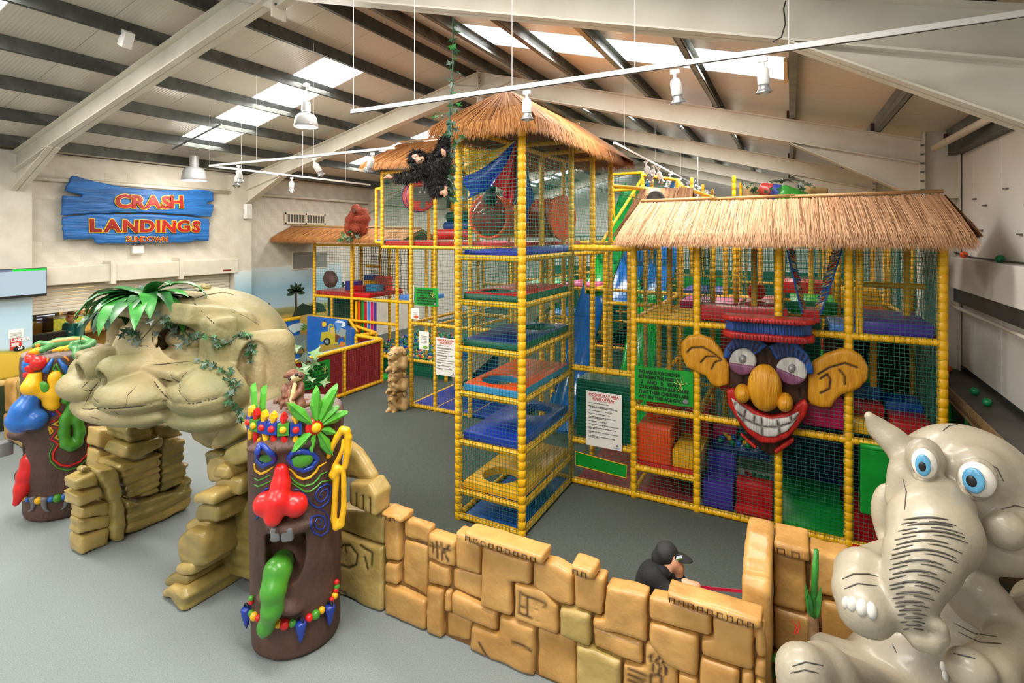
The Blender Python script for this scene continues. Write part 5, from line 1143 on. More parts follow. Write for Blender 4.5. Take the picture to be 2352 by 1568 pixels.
p, n = hp(640, 1385); T.ell(p, (.2, .1, .05), rotm(0, 25, rz_), k=.05)
T.noise(.004, 20, 2)
for l in ([(885, 110), (890, 190)], [(640, 200), (645, 260)], [(1330, 1120), (1335, 1230)], [(700, 1700), (705, 1790)]): T.crack(T.line(P7(l), 4), .006, .007)
T.build('trunk', BARK, tot)
MB().lathe((TC[0], TC[1], 2.05), (TC[0], TC[1], 2.1), [(0, .4), (.035, .4), (.05, .37), (.052, .02)], 40).build('trunk_top', TTOP, tot, smooth=True)
# nose
NS = SDF((TC[0]-.6, TC[1]-.9, 1.0), (TC[0]+.8, TC[1]+.3, 1.75), .013)
q = [hp(647, 1078, .0), hp(647, 1110, .02), hp(645, 1140, .05)]
NS.path([x[0] for x in q], [.06, .075, .09], k=.04); NS.ell(hp(618, 1150, .05)[0], .1, k=.05); NS.ell(hp(680, 1152, .05)[0], .1, k=.05); NS.cap(hp(645, 1140, .08)[0], hp(640, 1172, .1)[0], .09, .075, k=.04)
NS.build('nose', G['red'], tot)
# eyes: blue almond rims with green balls
for rim, c, rr in ((P7([(330, 300), (380, 175), (450, 210), (630, 360), (630, 440), (440, 540), (350, 440)]), P7([(475, 365)])[0], (.085, .075)), (P7([(885, 390), (960, 290), (1110, 265), (1270, 300), (1400, 420), (1300, 560), (1150, 620), (1020, 560)]), P7([(1130, 435)])[0], (.1, .075))):
    decal(T, rim, .024, G['blue'], tot, 'eye_rim', .01, 4, True, 8); p, n = hp(*c, .0); x, y, z = basis(n); MB().ell(p, (rr[0], rr[1], .045), 16, 10, Matrix((x, y, z)).transposed()).build('eye_ball', G['green'], tot, smooth=True)
# painted lines
for l, m_, r in (([(270, 500), (290, 620), (390, 690), (500, 640), (610, 560)], 'yellow', .012), ([(890, 590), (960, 640), (1040, 740), (1150, 785), (1270, 750), (1380, 640), (1420, 560), (1480, 530), (1560, 480)], 'yellow', .012), ([(265, 760), (340, 810), (440, 770), (580, 700)], 'green', .008), ([(265, 880), (340, 915), (440, 880), (580, 810)], 'green', .008), ([(890, 710), (960, 790), (1050, 870), (1170, 910), (1320, 870), (1420, 770), (1460, 700), (1580, 650)], 'green', .009), ([(935, 845), (1050, 920), (1170, 1005), (1270, 1005), (1390, 920), (1480, 830), (1660, 800)], 'green', .009), ([(310, 1135), (350, 1120), (420, 1020), (490, 950), (590, 945)], 'blue', .009), ([(975, 965), (1100, 975), (1200, 1080), (1280, 1220), (1380, 1290), (1470, 1290), (1590, 1200), (1640, 1040), (1640, 900), (1570, 870), (1440, 940), (1370, 1050), (1390, 1150), (1450, 1195), (1530, 1160), (1595, 1050), (1580, 960), (1500, 980), (1445, 1060), (1460, 1110), (1500, 1095)], 'blue', .009), ([(1400, 1300), (1530, 1360), (1600, 1460), (1610, 1600), (1590, 1720), (1480, 1800), (1350, 1760), (1280, 1620), (1290, 1480), (1400, 1430), (1520, 1460), (1550, 1600), (1500, 1690), (1400, 1680), (1350, 1570), (1400, 1490), (1470, 1510), (1470, 1600), (1420, 1610)], 'blue', .009), ([(310, 1240), (360, 1340), (350, 1440), (290, 1510)], 'blue', .01)):
    decal(T, P7(l), r, G[m_], tot, 'painted_line', .002, 4)
# ear: long looped lobe on the side of the trunk
de = 4.72
EAR = SDF((TC[0]-.1, TC[1]-.75, .8), (TC[0]+.75, TC[1]+.75, 2.05), .011)
def ep(l, d=de): return [atD(550+a/7.84, 1000+b/7.84, d) for a, b in l]
EAR.path(ep([(1600, 380), (1640, 260), (1760, 20), (1850, -110)])+ep([(1930, -90), (1960, 30), (1950, 300), (1900, 560)]), [.022, .026, .028, .03, .032, .032, .028, .026], k=.012)
EAR.path(ep([(1700, 560), (1790, 400), (1860, 220), (1870, 90)]), [.022, .02, .018, .018], k=.01)
EAR.path(ep([(1700, 700), (1760, 600)]), [.045, .042], k=.015)
EAR.path(ep([(1740, 760), (1720, 1100), (1700, 1500), (1740, 1640), (1830, 1600), (1880, 1300), (1880, 900), (1870, 600)]), [.03, .027, .028, .034, .03, .026, .024, .022], k=.008)
EAR.build('ear', G['yellow'], tot)
# headband of painted blocks, gems and petals
for i, (cx, cy, bc_, gc, up, dn, da) in enumerate((((150, 1000, 'blue', 'red', 'yellow', 'yellow', 0)), (235, 1055, 'green', 'yellow', 'red', 'red', 0), (375, 1090, 'blue', 'red', 'yellow', 'yellow', 20), (535, 1115, 'blue', 'red', 'yellow', 'red', 8), (720, 1130, 'green', 'yellow', 'red', 'red', 8), (935, 1130, 'blue', 'red', 'yellow', 'yellow', 0))):
    fr_ = frame_on(T, 560+cx/7.84, 840+cy/7.84)
    if fr_ is None: continue
    p, t, u, n = fr_; R = Matrix((t, n, u)).transposed(); s_ = .05
    MB().box(p+n*.0, (s_*.92, .035, s_), R).build('band_block', G[bc_], tot); gem(p+n*.037, n, .03, G[gc], tot)
    petal(p+u*s_*.9, t, u, n, .1, .034, G[up], tot, 'petal', 0); petal(p-u*s_*.9, t, -u, n, .12, .034, G[dn], tot, 'petal', da)
petal(frame_on(T, 600, 1005)[0], *frame_on(T, 600, 1005)[1:], .13, .034, G['yellow'], tot, 'petal', 205)
for px_, py_ in ((588, 900), (601, 905)):
    b0 = atD(px_-1, py_+70, 4.75); petal(b0, Vector((.8, .5, 0)), Vector((0, 0, 1)), Vector((-.5, -.85, 0)), .36, .05, G['leaf'], tot, 'headdress_leaf', 5 if px_ > 595 else -3, .03)
# flower of leaves
p, t, u, n = frame_on(T, 723, 980); MB().ell(p, (.09, .035, .08), 18, 10, Matrix((t, n, u)).transposed()).build('flower_disc', G['red'], tot, smooth=True); gem(p+n*.03, n, .045, G['yellow'], tot)
for ang, L_, w_ in ((-42, .3, .055), (3, .3, .05), (32, .34, .06), (58, .2, .04), (78, .26, .05), (118, .16, .04), (152, .28, .055), (192, .16, .035), (232, .2, .045)):
    a = math.radians(ang); st = p+(t*math.sin(a)+u*math.cos(a))*.06+n*.005; lf = petal(st, t, u, n, L_, w_, G['leaf'], tot, 'flower_leaf', ang, .035)
    d_ = t*math.sin(a)+u*math.cos(a); MB().tube([st+n*.036, st+d_*L_*.9+n*.037], .005, 5).build('leaf_rib', G['leaf'], lf)
# teeth, tongue
for cx, cy, w_ in ((1855, 600, .04), (1935, 605, .05)):
    p = T.hit(cx/2.94, 1035+555/2.94); p, n = hp(cx/2.94, 1035+540/2.94); R = Matrix.Rotation(math.radians(rz_), 3, 'Z'); MB().bbox((-w_, -.05, -.1), (w_, .03, .02), .02, 2).build('tooth', G['grey'], tot, auto=50)
    o = [c for c in tot.children if c.name.startswith('tooth')][-1]
    for v in o.data.vertices: v.co = R @ v.co+Vector((p.x, p.y, p.z))-Vector((nm.x, nm.y, 0))*.05
TG = SDF((TC[0]-.7, TC[1]-1.0, .0), (TC[0]+.7, TC[1]+.2, 1.0), .014)
f2 = Vector((nm.x, nm.y, 0)).normalized(); b_ = [onY(648, 1290, TC[1]-.22), onY(638, 1310, TC[1]-.36), onY(628, 1355, TC[1]-.43), onY(625, 1400, TC[1]-.45), onY(610, 1440, TC[1]-.46), onY(604, 1458, TC[1]-.45)]
TG.path(b_, [.1, .105, .095, .08, .06, .03], k=.05); TG.build('tongue', G['green'], tot)
# necklace
for cx, cy, c, r in ((1710, 1090, 'green', 8), (1730, 1110, 'yellow', 10), (1885, 1160, 'yellow', 9), (1926, 1163, 'red', 12), (1975, 1155, 'green', 9), (2085, 1120, 'red', 9), (2127, 1098, 'green', 11), (2166, 1070, 'yellow', 8), (2232, 1000, 'red', 6), (2250, 975, 'yellow', 8), (2258, 940, 'red', 6), (2263, 915, 'green', 7), (2262, 885, 'red', 6), (1708, 1012, 'red', 6), (1708, 990, 'green', 6), (1757, 1122, 'red', 8)):
    p, n = hp(cx/2.94, 1035+cy/2.94, .015)
    if p is not None: MB().ell(p, .0042*r*.8+.004, 12, 8).build('bead', G[c], tot, smooth=True)
for (cx, cy), (dx, dy) in (((2030, 1135), (-15, 130)), ((2212, 1030), (-20, 130)), ((1690, 1045), (10, 120))):
    p, n = hp(cx/2.94, 1035+cy/2.94, .03)
    if p is None: p = atD(cx/2.94+3, 1035+cy/2.94, 4.75); n = Vector((-.6, -.8, 0))
    e = p+Vector((0, 0, -.19))+Vector((0, 0, 0)); k = 5
    MB().lathe(p, e, [(0, .035), (.02, .05), (.05, .042), (.06, .045), (.09, .032), (.1, .036), (.13, .022), (.14, .026), (.17, .012), (.19, .003)], 12).build('fang', G['blue'], tot, smooth=True)
    MB().tube([p+Vector((.03*math.cos(a), -.0, .03*math.sin(a)+.0)) for a in [q*math.pi/5 for q in range(10)]], .009, 5, closed=True).build('fang_loop', black, tot)
# ---- far totem
tf = thing('far_totem_pole', 'brown tiki totem with blue nose, red tongue and green ear behind the stone head', 'totem', (-8.72, 3.5, 0)); TD = (-8.72, 3.5)
U = SDF((TD[0]-.85, TD[1]-1.1, -.05), (TD[0]+.85, TD[1]+.75, 2.2), .018)
U.cyl(TD, 0, 2.12, .42, .455, .05)
Q3 = lambda l: [(a/7.84, 760+b/7.84) for a, b in l]; Q4 = lambda l: [(a/4.9, 960+b/4.9) for a, b in l]
lip = onX(82, 1003, TD[0]-.15); U.ell((TD[0]-.1, 3.1, 1.12), (.2, .16, .08), k=.08); U.ell((TD[0]-.05, 3.1, .58), (.16, .1, .1), k=.06); U.ell((TD[0]-.1, 2.9, .85), (.16, .35, .17), op='-', k=.04); U.noise(.005, 18, 5)
U.build('trunk', BARK, tf)
MB().lathe((TD[0], TD[1], 2.09), (TD[0], TD[1], 2.15), [(0, .44), (.04, .44), (.05, .4), (.052, .02)], 36).build('trunk_top', TTOP, tf, smooth=True)
for l, m_, r, cl in (([(680, 500), (760, 450), (880, 460), (1000, 430), (1120, 430), (1200, 490), (1250, 550)], 'orange', .016, 0), ([(870, 470), (860, 540), (800, 610)], 'orange', .014, 0), ([(1010, 590), (950, 690), (1095, 740)], 'green', .012, 1), ([(700, 1270), (750, 1390), (870, 1490), (1000, 1500), (900, 1560)], 'blue', .009, 0), ([(1100, 1240), (1000, 1330), (870, 1420), (990, 1500), (880, 1570)], 'blue', .009, 0), ([(1110, 1310), (990, 1400), (1100, 1500), (1030, 1568)], 'red', .012, 0)):
    decal(U, Q3(l), r, G[m_], tf, 'painted_line', .004, 4, bool(cl))
for l, m_, r, cl in (([(560, 50), (650, 10)], 'red', .012, 0), ([(550, 95), (665, 115), (575, 235), (665, 290), (605, 380), (600, 460), (680, 525), (780, 540), (900, 490), (980, 400), (995, 290), (960, 235), (1060, 90)], 'red', .012, 0), ([(560, 285), (610, 295), (560, 390), (570, 480), (650, 560), (760, 585), (880, 550), (980, 460), (1020, 350), (1000, 220), (1080, 95)], 'green', .009, 0), ([(680, 25), (595, 70), (680, 85)], 'yellow', .01, 1), ([(555, 90), (600, 145), (570, 180)], 'yellow', .01, 1), ([(670, 170), (625, 215), (675, 245)], 'yellow', .01, 1)):
    decal(U, Q4(l), r, G[m_], tf, 'painted_line', .004, 4, bool(cl))
for (x0, y0), (x1, y1) in (((960, 500), (830, 730)), ((1060, 500), (1220, 740))):
    a = surf(U, x0/7.84, 760+y0/7.84, .01)[0]; b2 = surf(U, x1/7.84, 760+y1/7.84, .02)[0]; MB().tube([a, a.lerp(b2, .5), b2], [.015, .03, .042], 8).build('blue_brow', G['skyblue'], tf, smooth=True)
YM = SDF((TD[0]-.85, TD[1]-1.1, 1.1), (TD[0]+.85, TD[1]+.5, 1.95), .018)
def up_(px, py, o=0.): return surf(U, px, py, o)[0]
for a, b2, r in (((125, 870), (130, 905), .07), ((112, 905), (122, 930), .075), ((128, 860), (133, 880), .06), ((108, 925), (112, 925), .05)): YM.cap(up_(*a), up_(*b2), r, r, k=.05)
YM.cap(up_(85, 855, .02), up_(82, 885, .06), .07, .1, k=.05); YM.cap(up_(82, 885, .06), up_(95, 900, .02), .1, .08, k=.05); YM.build('eye_mask', G['yellow'], tf)
p, n = surf(U, 104, 887, .06); x, y, z = basis(n); MB().ell(p, (.07, .09, .03), 12, 8, Matrix((x, y, z)).transposed()).build('eye_ball', G['green'], tf, smooth=True)
BN_ = SDF((TD[0]-.85, TD[1]-1.3, .9), (TD[0]+.6, TD[1]+.2, 1.75), .018)
BN_.path([up_(80, 910, .06), up_(74, 935, .1), up_(70, 955, .12)], [.1, .13, .15], k=.06); BN_.ell(up_(92, 958, .08), .13, k=.04); BN_.ell(up_(68, 965, .1), .12, k=.04); BN_.build('nose', G['skyblue'], tf)
GE = SDF((TD[0]-.2, TD[1]-.9, .6), (TD[0]+.8, TD[1]+.6, 1.9), .018)
ge = [up_(a/7.84, 760+b/7.84, .02) for a, b in ((1160, 960), (1200, 830), (1350, 780), (1500, 800), (1520, 860), (1440, 1000), (1300, 1120), (1200, 1230))]; ge = [g for g in ge if g is not None]; GE.path(ge, [.06]*len(ge), k=.03)
ge = [up_(a/4.9, 960+b/4.9, .02) for a, b in ((800, -120), (735, 0), (720, 150), (740, 280), (800, 315), (860, 280), (890, 150), (860, 0), (880, -130))]; ge = [g for g in ge if g is not None]; GE.path(ge, [.06]*len(ge), k=.03); GE.build('ear', G['green'], tf)
RT = SDF((TD[0]-.5, TD[1]-1.4, -.02), (TD[0]+.4, TD[1]-.1, 1.1), .018); RT.path([onX(a_, b_, TD[0]+.02) for a_, b_ in ((94, 1030), (74, 1058), (62, 1090), (52, 1122), (37, 1155))], [.09, .11, .1, .085, .04], k=.05); RT.build('tongue', G['red'], tf)
MB().bbox((TD[0]-.24, 2.86, .88), (TD[0]-.08, 3.0, 1.06), .02).build('tooth', G['grey'], tf, auto=40)
for cx, cy, c, r in ((300, 900, 'yellow', 9), (325, 910, 'skyblue', 9), (445, 920, 'yellow', 13), (578, 905, 'skyblue', 11), (650, 895, 'green', 15), (715, 882, 'skyblue', 11)):
    p, n = surf(U, cx/4.9, 960+cy/4.9, .015)
    if p is not None: MB().ell(p, .0035*r, 12, 8).build('bead', G[c], tf, smooth=True)
for l in ([(375, 880), (390, 950), (375, 1020), (325, 1050)], [(510, 885), (500, 960), (520, 1030), (570, 1055)], [(755, 830), (755, 930), (720, 1000), (685, 1035)]): 
    pts = [q_+U.nrm(q_)*.01 for q_ in U.line(Q4(l), 3)]
    if len(pts) > 3: MB().tube(pts, [.045-.04*i/(len(pts)-1) for i in range(len(pts))], 8).build('fang', G['grey'], tf, smooth=True)
for cx, cy, c, r in ((550, 450, 'red', 9), (575, 525, 'red', 13), (610, 515, 'green', 9), (710, 570, 'red', 17), (618, 620, 'green', 9), (575, 655, 'red', 13), (545, 770, 'red', 12), (520, 490, 'red', 8)):
    p = up_(cx/7.84, 760+cy/7.84, .01)
    if p is not None: MB().ell(p, .0055*r, 12, 8).build('bead', G[c], tf, smooth=True)
p = up_(525/7.84+2, 760+625/7.84, -.02)
if p is not None: MB().ell(p, (.1, .1, .14), 14, 9).build('blue_boss', G['skyblue'], tf, smooth=True)
# ================================================================ ELEPHANT
ELE = mat('elephant_paint', '#b3a891', .42, '#8b8579', 1.6, bump=.2, bscale=30, lo=.35, hi=.72, coat=.2, crack='#3d3a36')
el = thing('elephant_statue', 'large grey cartoon elephant statue sitting with one paw raised in front of the wall', 'statue', (.9, 3.9, 0))
def fr(px):
    v = ray(px, HY); v = Vector((v.x, v.y, 0)).normalized(); return np.array(Matrix(((v.y, v.x, 0), (-v.x, v.y, 0), (0, 0, 1))), dtype=np.float32)
E_ = SDF((-.25, 2.3, .45), (2.15, 4.62, 2.95), .0185)
def eE(px, py, d, r, roll=0., op='+', k=.05): E_.ell(atD(px, py, d), r, fr(px) @ rotm(0, roll, 0), op, k)
def eP(pts, op='+', k=.05): E_.path([atD(a, b, c) for a, b, c, r in pts], [r for *_, r in pts], op, k)
eE(2130, 1640, 3.6, (.54, .42, .58), k=.1); eE(2225, 1430, 3.72, (.42, .32, .45), k=.1)       # belly, chest
eE(2215, 1112, 3.4, (.385, .37, .37), k=.05); eE(2262, 1235, 3.3, (.3, .27, .17), k=.06)        # cranium, jaw
eE(2309, 1216, 3.02, (.1, .09, .115), k=.015); eE(2345, 1180, 3.1, (.1, .12, .12), k=.03)         # cheek
eP([(2160, 1165, 3.1, .17), (2145, 1215, 3.0, .215), (2115, 1290, 2.9, .17), (2096, 1350, 2.85, .13), (2090, 1400, 2.82, .1)], k=.05)
eP([(2090, 1400, 2.82, .1), (2096, 1435, 2.8, .072), (2112, 1466, 2.76, .055), (2140, 1478, 2.73, .048), (2163, 1462, 2.71, .042), (2160, 1440, 2.71, .037), (2144, 1430, 2.72, .032)], k=.008)
eP([(2090, 1090, 3.35, .12), (2075, 1150, 3.35, .1)], k=.05)
eE(2124, 1050, 3.24, (.1, .1, .12), k=.06); eE(2248, 1085, 3.16, (.14, .12, .15), k=.08)       # eye mounds
eE(2124, 1066, 3.1, (.068, .1, .09), op='-', k=.03); eE(2245, 1102, 3.0, (.092, .1, .108), op='-', k=.03)
# ears
eP([(1997, 956, 3.55, .035), (2020, 985, 3.55, .06), (2050, 1010, 3.5, .075), (2085, 1045, 3.45, .085), (2100, 1075, 3.45, .1)], k=.06); eE(2040, 1178, 3.58, (.1, .1, .2), k=.05); eE(2026, 1228, 3.56, (.035, .05, .05), k=.03); eE(2042, 1175, 3.45, (.035, .08, .13), op='-', k=.03)
E_.ell(atD(2440, 1130, 3.55), (.12, .3, .4), fr(2440), k=.06)
# arms and legs
eP([(2060, 1285, 3.4, .13), (1985, 1325, 3.1, .145), (1978, 1362, 2.98, .13), (1990, 1398, 2.9, .135)], k=.05); eE(1988, 1420, 2.92, (.125, .12, .06), k=.03)
eP([(2400, 1380, 3.4, .15), (2352, 1480, 3.05, .14), (2275, 1540, 2.8, .13)], k=.05); eE(2230, 1540, 2.72, (.11, .1, .1), k=.05); eE(2250, 1380, 3.2, (.17, .1, .16), k=.08)
eP([(2030, 1640, 3.4, .24), (1900, 1560, 3.15, .17), (1845, 1545, 3.05, .14)], k=.06); eP([(1845, 1545, 3.05, .14), (1850, 1660, 3.0, .15)], k=.05)
E_.box((.92, 3.75, .62), (.8, .75, .2), None, .1, k=.05)
E_.noise(.004, 9, 3)
EWR = []
def wr(px_, r=.008): EWR.append((px_, r))
for y_, a, b2, s_ in ((1195, 2068, 2200, 14), (1212, 2060, 2215, 20), (1232, 2052, 2228, 26), (1255, 2046, 2215, 30), (1277, 2042, 2205, 30), (1300, 2040, 2190, 28), (1322, 2040, 2175, 24), (1345, 2042, 2160, 20), (1366, 2048, 2148, 14), (1385, 2054, 2138, 10), (1403, 2060, 2132, 8), (1420, 2066, 2126, 6), (1436, 2073, 2122, 4)):
    w_ = b2-a; rr = random.Random(y_); c0 = rr.uniform(.0, .2); c1 = rr.uniform(.75, 1); wr([(a+w_*t, y_-s_*math.sin(math.pi*min(1, t*.8))+s_*.9*t) for t in [c0+(c1-c0)*k/6 for k in range(7)]], .009)
    for c2_, c3_ in ((.02, .3), (.5, .97)): wr([(a+w_*t, y_+9-s_*math.sin(math.pi*min(1, t*.8))+s_*.9*t) for t in [c2_+(c3_-c2_)*k/4 for k in range(5)]], .006)
for l in ([(1935, 1330), (1960, 1318), (1995, 1318), (2020, 1325)], [(1940, 1352), (1970, 1340), (2015, 1345)], [(1820, 1530), (1850, 1520), (1890, 1528)], [(1815, 1545), (1850, 1538), (1880, 1545)], [(2190, 1430), (2240, 1455), (2290, 1462)], [(2200, 1450), (2250, 1475), (2300, 1478)], [(2260, 1060), (2290, 1075), (2305, 1105)], [(2075, 1100), (2082, 1130), (2078, 1170)], [(2300, 1170), (2330, 1160), (2352, 1165)], [(2095, 1075), (2110, 1090), (2135, 1100)], [(2190, 1500), (2240, 1512)], [(2050, 1480), (2060, 1500)], [(2165, 990), (2180, 978), (2200, 975)]): wr(l, .006)
E_.build('elephant_body', ELE, el)
for l, r in EWR: decal(E_, l, r*.62, mat('wrinkle_paint', '#4a4640', .6), el, 'painted_wrinkle', .0015, 4, False, 5)
nailm = mat('nail_paint', '#d8d4cc', .35, '#b9b6b0', 6., coat=.2)
for px_, py_, r in ((1941, 1383, .03), (1957, 1386, .034), (1979, 1394, .038), (2003, 1402, .036), (2168, 1532, .03), (2172, 1552, .028)):
    p, n = surf(E_, px_, py_, -.008)
    if p is None: continue
    x, y, z = basis(n); MB().ell(p, (r*.75, r*1.15, r*.7), 12, 8, Matrix((x, y, z)).transposed()).build('toenail', nailm, el, smooth=True)
eyew = mat('eye_white', '#ece7dc', .25); iris = mat('eye_blue', '#5d9fc4', .25, '#4a8cb2', 20.)
for cx, cy, d, rw, rh, ip, pp in ((2123, 1064, 3.1, .062, .088, (2120, 1068), (2119, 1074)), (2244, 1101, 3.02, .085, .1, (2236, 1103), (2232, 1109))):
    Rm = Matrix(fr(cx).tolist()); c = atD(cx, cy, d+.035); ey = MB().ell(c, (rw, .06, rh), 20, 14, Rm).build('eye', eyew, el, smooth=True)
    def eyept(px_, py_):
        o_ = Vector((0, 0, CAM_H)); r_ = ray(px_, py_); L = Rm.transposed(); a = L @ (o_-c); b2 = L @ r_; S = Vector((1/rw, 1/.06, 1/rh)); a = Vector([i*j for i, j in zip(a, S)]); b2 = Vector([i*j for i, j in zip(b2, S)])
        A, B, C = b2.dot(b2), 2*a.dot(b2), a.dot(a)-1; D = B*B-4*A*C; return (o_+r_*((-B-math.sqrt(max(D, 0)))/(2*A)))
    for nm_, q_, kx, mm, z_ in (('iris', ip, .62, iris, .0), ('pupil', pp, .38, black, .006)):
        p = eyept(*q_); n = (p-c).normalized(); x, y, z = basis(n); MB().ell(p, (rw*kx, rh*kx*(1.15 if nm_ == 'iris' else 1.2), .012+z_), 16, 8, Matrix((x, y, z)).transposed()).build(nm_, mm, ey, smooth=True)
    decal(E_, oval(cx, cy, rw*470, rh*425, 18), .02, ELE, el, 'eye_rim', -.004, 2, True, 8)
    p = eyept(pp[0]+6, pp[1]-12); MB().ell(p, .009, 8, 6).build('glint', mat('print_white', '#eeeeee', .5), ey, smooth=True)
# ================================================================ GRINNING WOODEN FACE ON THE HUT
tk = thing('wooden_face_sign', 'carved wooden face with red hat, yellow ears and toothy grin on the hut front', 'sign', (-.25, 7.2, 1.1))
FY = 7.28
WD = lambda n, a, b: mat('carved_'+n, a, .45, b, 3., bump=.7, bscale=14, aniso=(6, 1, .6), coat=.08, crack='#2a140a')
wred = WD('red', '#c92a22', '#aa1d18'); wblue = WD('blue', '#2a64b4', '#1c4a94'); wyel = WD('yellow', '#e0a326', '#c98614'); wbr = WD('brown', '#4a2f22', '#2f1c13'); wwh = WD('white', '#d6d4ce', '#a9a7a2'); wpu = WD('purple', '#8c5878', '#6e3f5e')
def fpoly(name, pix, y0, th, m, rd=.02, parent=tk, marks=(), h=.016, seed=0, amp=.003):
    P = [onY(a, b, FY-y0) for a, b in pix]; k = [[(onY(a, b, FY-y0).x, onY(a, b, FY-y0).z) for a, b in l] for l in marks]
    return stone(name, [(p.x, p.z) for p in P], (0, FY-y0, 0), (1, 0, 0), (0, 0, 1), (0, -1, 0), -th, 0, m, parent, rd, h, amp, 16, 0, 60, 0., seed, k)
C6 = lambda l: [(1300+a/3.92, 760+b/3.92) for a, b in l]
fpoly('face_board', C6([(1490, 100), (2140, 110), (2190, 400), (2180, 650), (2120, 800), (1960, 1080), (1850, 1125), (1750, 1080), (1560, 850), (1470, 600), (1460, 250)]), .0, .16, wbr, .05, marks=[C6([(1800, 180), (1810, 320)]), C6([(1600, 420), (1605, 480)]), C6([(2100, 520), (2105, 600)])])
for pts, mk in ((C6([(1470, 310), (1400, 180), (1310, 70), (1200, 30), (1090, 50), (1030, 120), (1030, 220), (1080, 330), (1180, 380), (1250, 410), (1310, 490), (1370, 515), (1465, 490)]), [C6([(1090, 190), (1130, 150), (1230, 145), (1330, 200), (1400, 260)]), C6([(1215, 280), (1260, 230), (1340, 230)]), C6([(1310, 340), (1340, 280), (1400, 260)])]), ([(1752+a/3.92, 780+b/3.92) for a, b in ((410, 330), (450, 200), (560, 130), (700, 85), (800, 90), (900, 150), (960, 260), (950, 360), (880, 440), (800, 480), (720, 500), (650, 560), (620, 620), (520, 620), (430, 590), (405, 540))], [[(1752+a/3.92, 780+b/3.92) for a, b in l] for l in ([(500, 310), (600, 250), (740, 210), (850, 250)], [(520, 350), (580, 310), (610, 360), (600, 440), (520, 480)], [(690, 270), (740, 330), (740, 400)])])):
    fpoly('ear', pts, .02, .12, wyel, .05, marks=mk)
# brows: fans of blue bristles
fpoly('eyebrow', C6([(1410, 250), (1430, 160), (1500, 80), (1570, 35), (1700, 50), (1820, 130), (1700, 220), (1640, 160), (1560, 150), (1490, 190), (1470, 245)]), .12, .1, wblue, .02, marks=[C6([(1480+k*28, 185-abs(k-4)*0), (1430+k*40, 130-math.sin(k/8*3)*75)]) for k in range(9)])
fpoly('eyebrow', C6([(1820, 135), (1940, 90), (2080, 110), (2180, 220), (2230, 330), (2230, 395), (2175, 390), (2140, 290), (2060, 235), (1970, 235), (1900, 265)]), .12, .1, wblue, .02, marks=[C6([(1920+k*32, 250+max(0, k-3)*14), (1870+k*45, 125+max(0, k-3)*30)]) for k in range(8)])
for cx, cy, rx, ry, rot in ((1592, 275, 125, 122, 8), (2035, 360, 145, 125, 22)):
    ey = fpoly('eye', C6(oval(cx, cy, rx, ry, 22, rot)), .1, .1, wwh, .03)
    fpoly('lower_lid', C6([p for p in oval(cx, cy, rx*1.02, ry*1.03, 28, rot) if (p[1]-cy)-(p[0]-cx)*math.tan(math.radians(rot)) > 5]), .125, .1, wpu, .02)
    fpoly('pupil', C6(oval(cx-2, cy-22, 34, 40, 14, rot)), .13, .06, G['grey'], .015, h=.012); fpoly('eye_glint', C6(oval(cx-4, cy-24, 14, 18, 10, rot)), .145, .05, wwh, .01, h=.01)
for cx, cy, rx, ry in ((1790, 510, 140, 195), (1590, 560, 68, 78), (1970, 640, 66, 76)):
    p = onY(1300+cx/3.92, 760+cy/3.92, FY-.18); k = 7.0/1211/3.92; N_ = SDF((p.x-.3, p.y-.25, p.z-.4), (p.x+.3, p.y+.25, p.z+.4), .016); N_.ell(p, (rx*k*.92, .15, ry*k)); N_.noise(.004, 20, 2); N_.build('nose' if rx > 100 else 'nostril', wyel, tk)
lipo = C6([(1440, 540), (1510, 520), (1560, 600), (1700, 720), (1850, 770), (1990, 740), (2100, 650), (2150, 620), (2185, 680), (2160, 760), (2090, 870), (2000, 970), (1880, 1020), (1750, 1010), (1640, 930), (1540, 800), (1460, 670)])
fpoly('lips', lipo, .14, .12, wred, .03)
fpoly('teeth', C6([(1480, 600), (1540, 640), (1680, 750), (1850, 800), (1990, 780), (2110, 720), (2080, 800), (2000, 900), (1880, 960), (1760, 950), (1640, 880), (1540, 760)]), .17, .1, wwh, .02, marks=[C6([(1490, 690), (1620, 800), (1760, 860), (1900, 870), (2040, 820), (2110, 740)])]+[C6(l) for l in ([(1530, 640), (1500, 700)], [(1620, 710), (1600, 790), (1590, 830)], [(1760, 780), (1765, 860), (1770, 950)], [(1900, 800), (1920, 870), (1930, 940)], [(2020, 770), (2040, 820)], [(1700, 760), (1690, 820)])])
for l in ([(1565, 920), (1590, 930), (1720, 1050), (1700, 1068), (1570, 950)], [(1870, 1080), (2010, 970), (2055, 965), (2050, 1010), (1890, 1118)]): fpoly('chin_mark', C6(l), .06, .08, wred, .02)
# hat
C7 = lambda l: [(1560+a/5.81, 530+b/5.81) for a, b in l]
fpoly('hat_crown', C7([(700, 1270), (1700, 1330), (1670, 1500), (1600, 1530), (1200, 1500), (720, 1430), (690, 1380)]), .1, .14, wred, .04, marks=[C7([(905, 1310), (890, 1400)]), C7([(1030, 1320), (1020, 1390)]), C7([(1145, 1350), (1150, 1410)]), C7([(1290, 1370), (1285, 1440)]), C7([(1440, 1370), (1455, 1450)])])
hz0, hz1 = onY(1665, 752, 7.05).z, onY(1665, 712, 7.05).z
def brim(z0, z1, y0, x0, x1, m, nm_, r=.15, sd=0):
    pl = [(x0, FY), (x0-.0, y0+.16), (x0+.1, y0+.03), (x0+.25, y0), (x1-.25, y0), (x1-.1, y0+.03), (x1, y0+.16), (x1, FY)]
    return stone(nm_, pl, (0, 0, z0), (1, 0, 0), (0, 1, 0), (0, 0, 1), 0, z1-z0, m, tk, .015, .017, .003, 14, seed=sd)
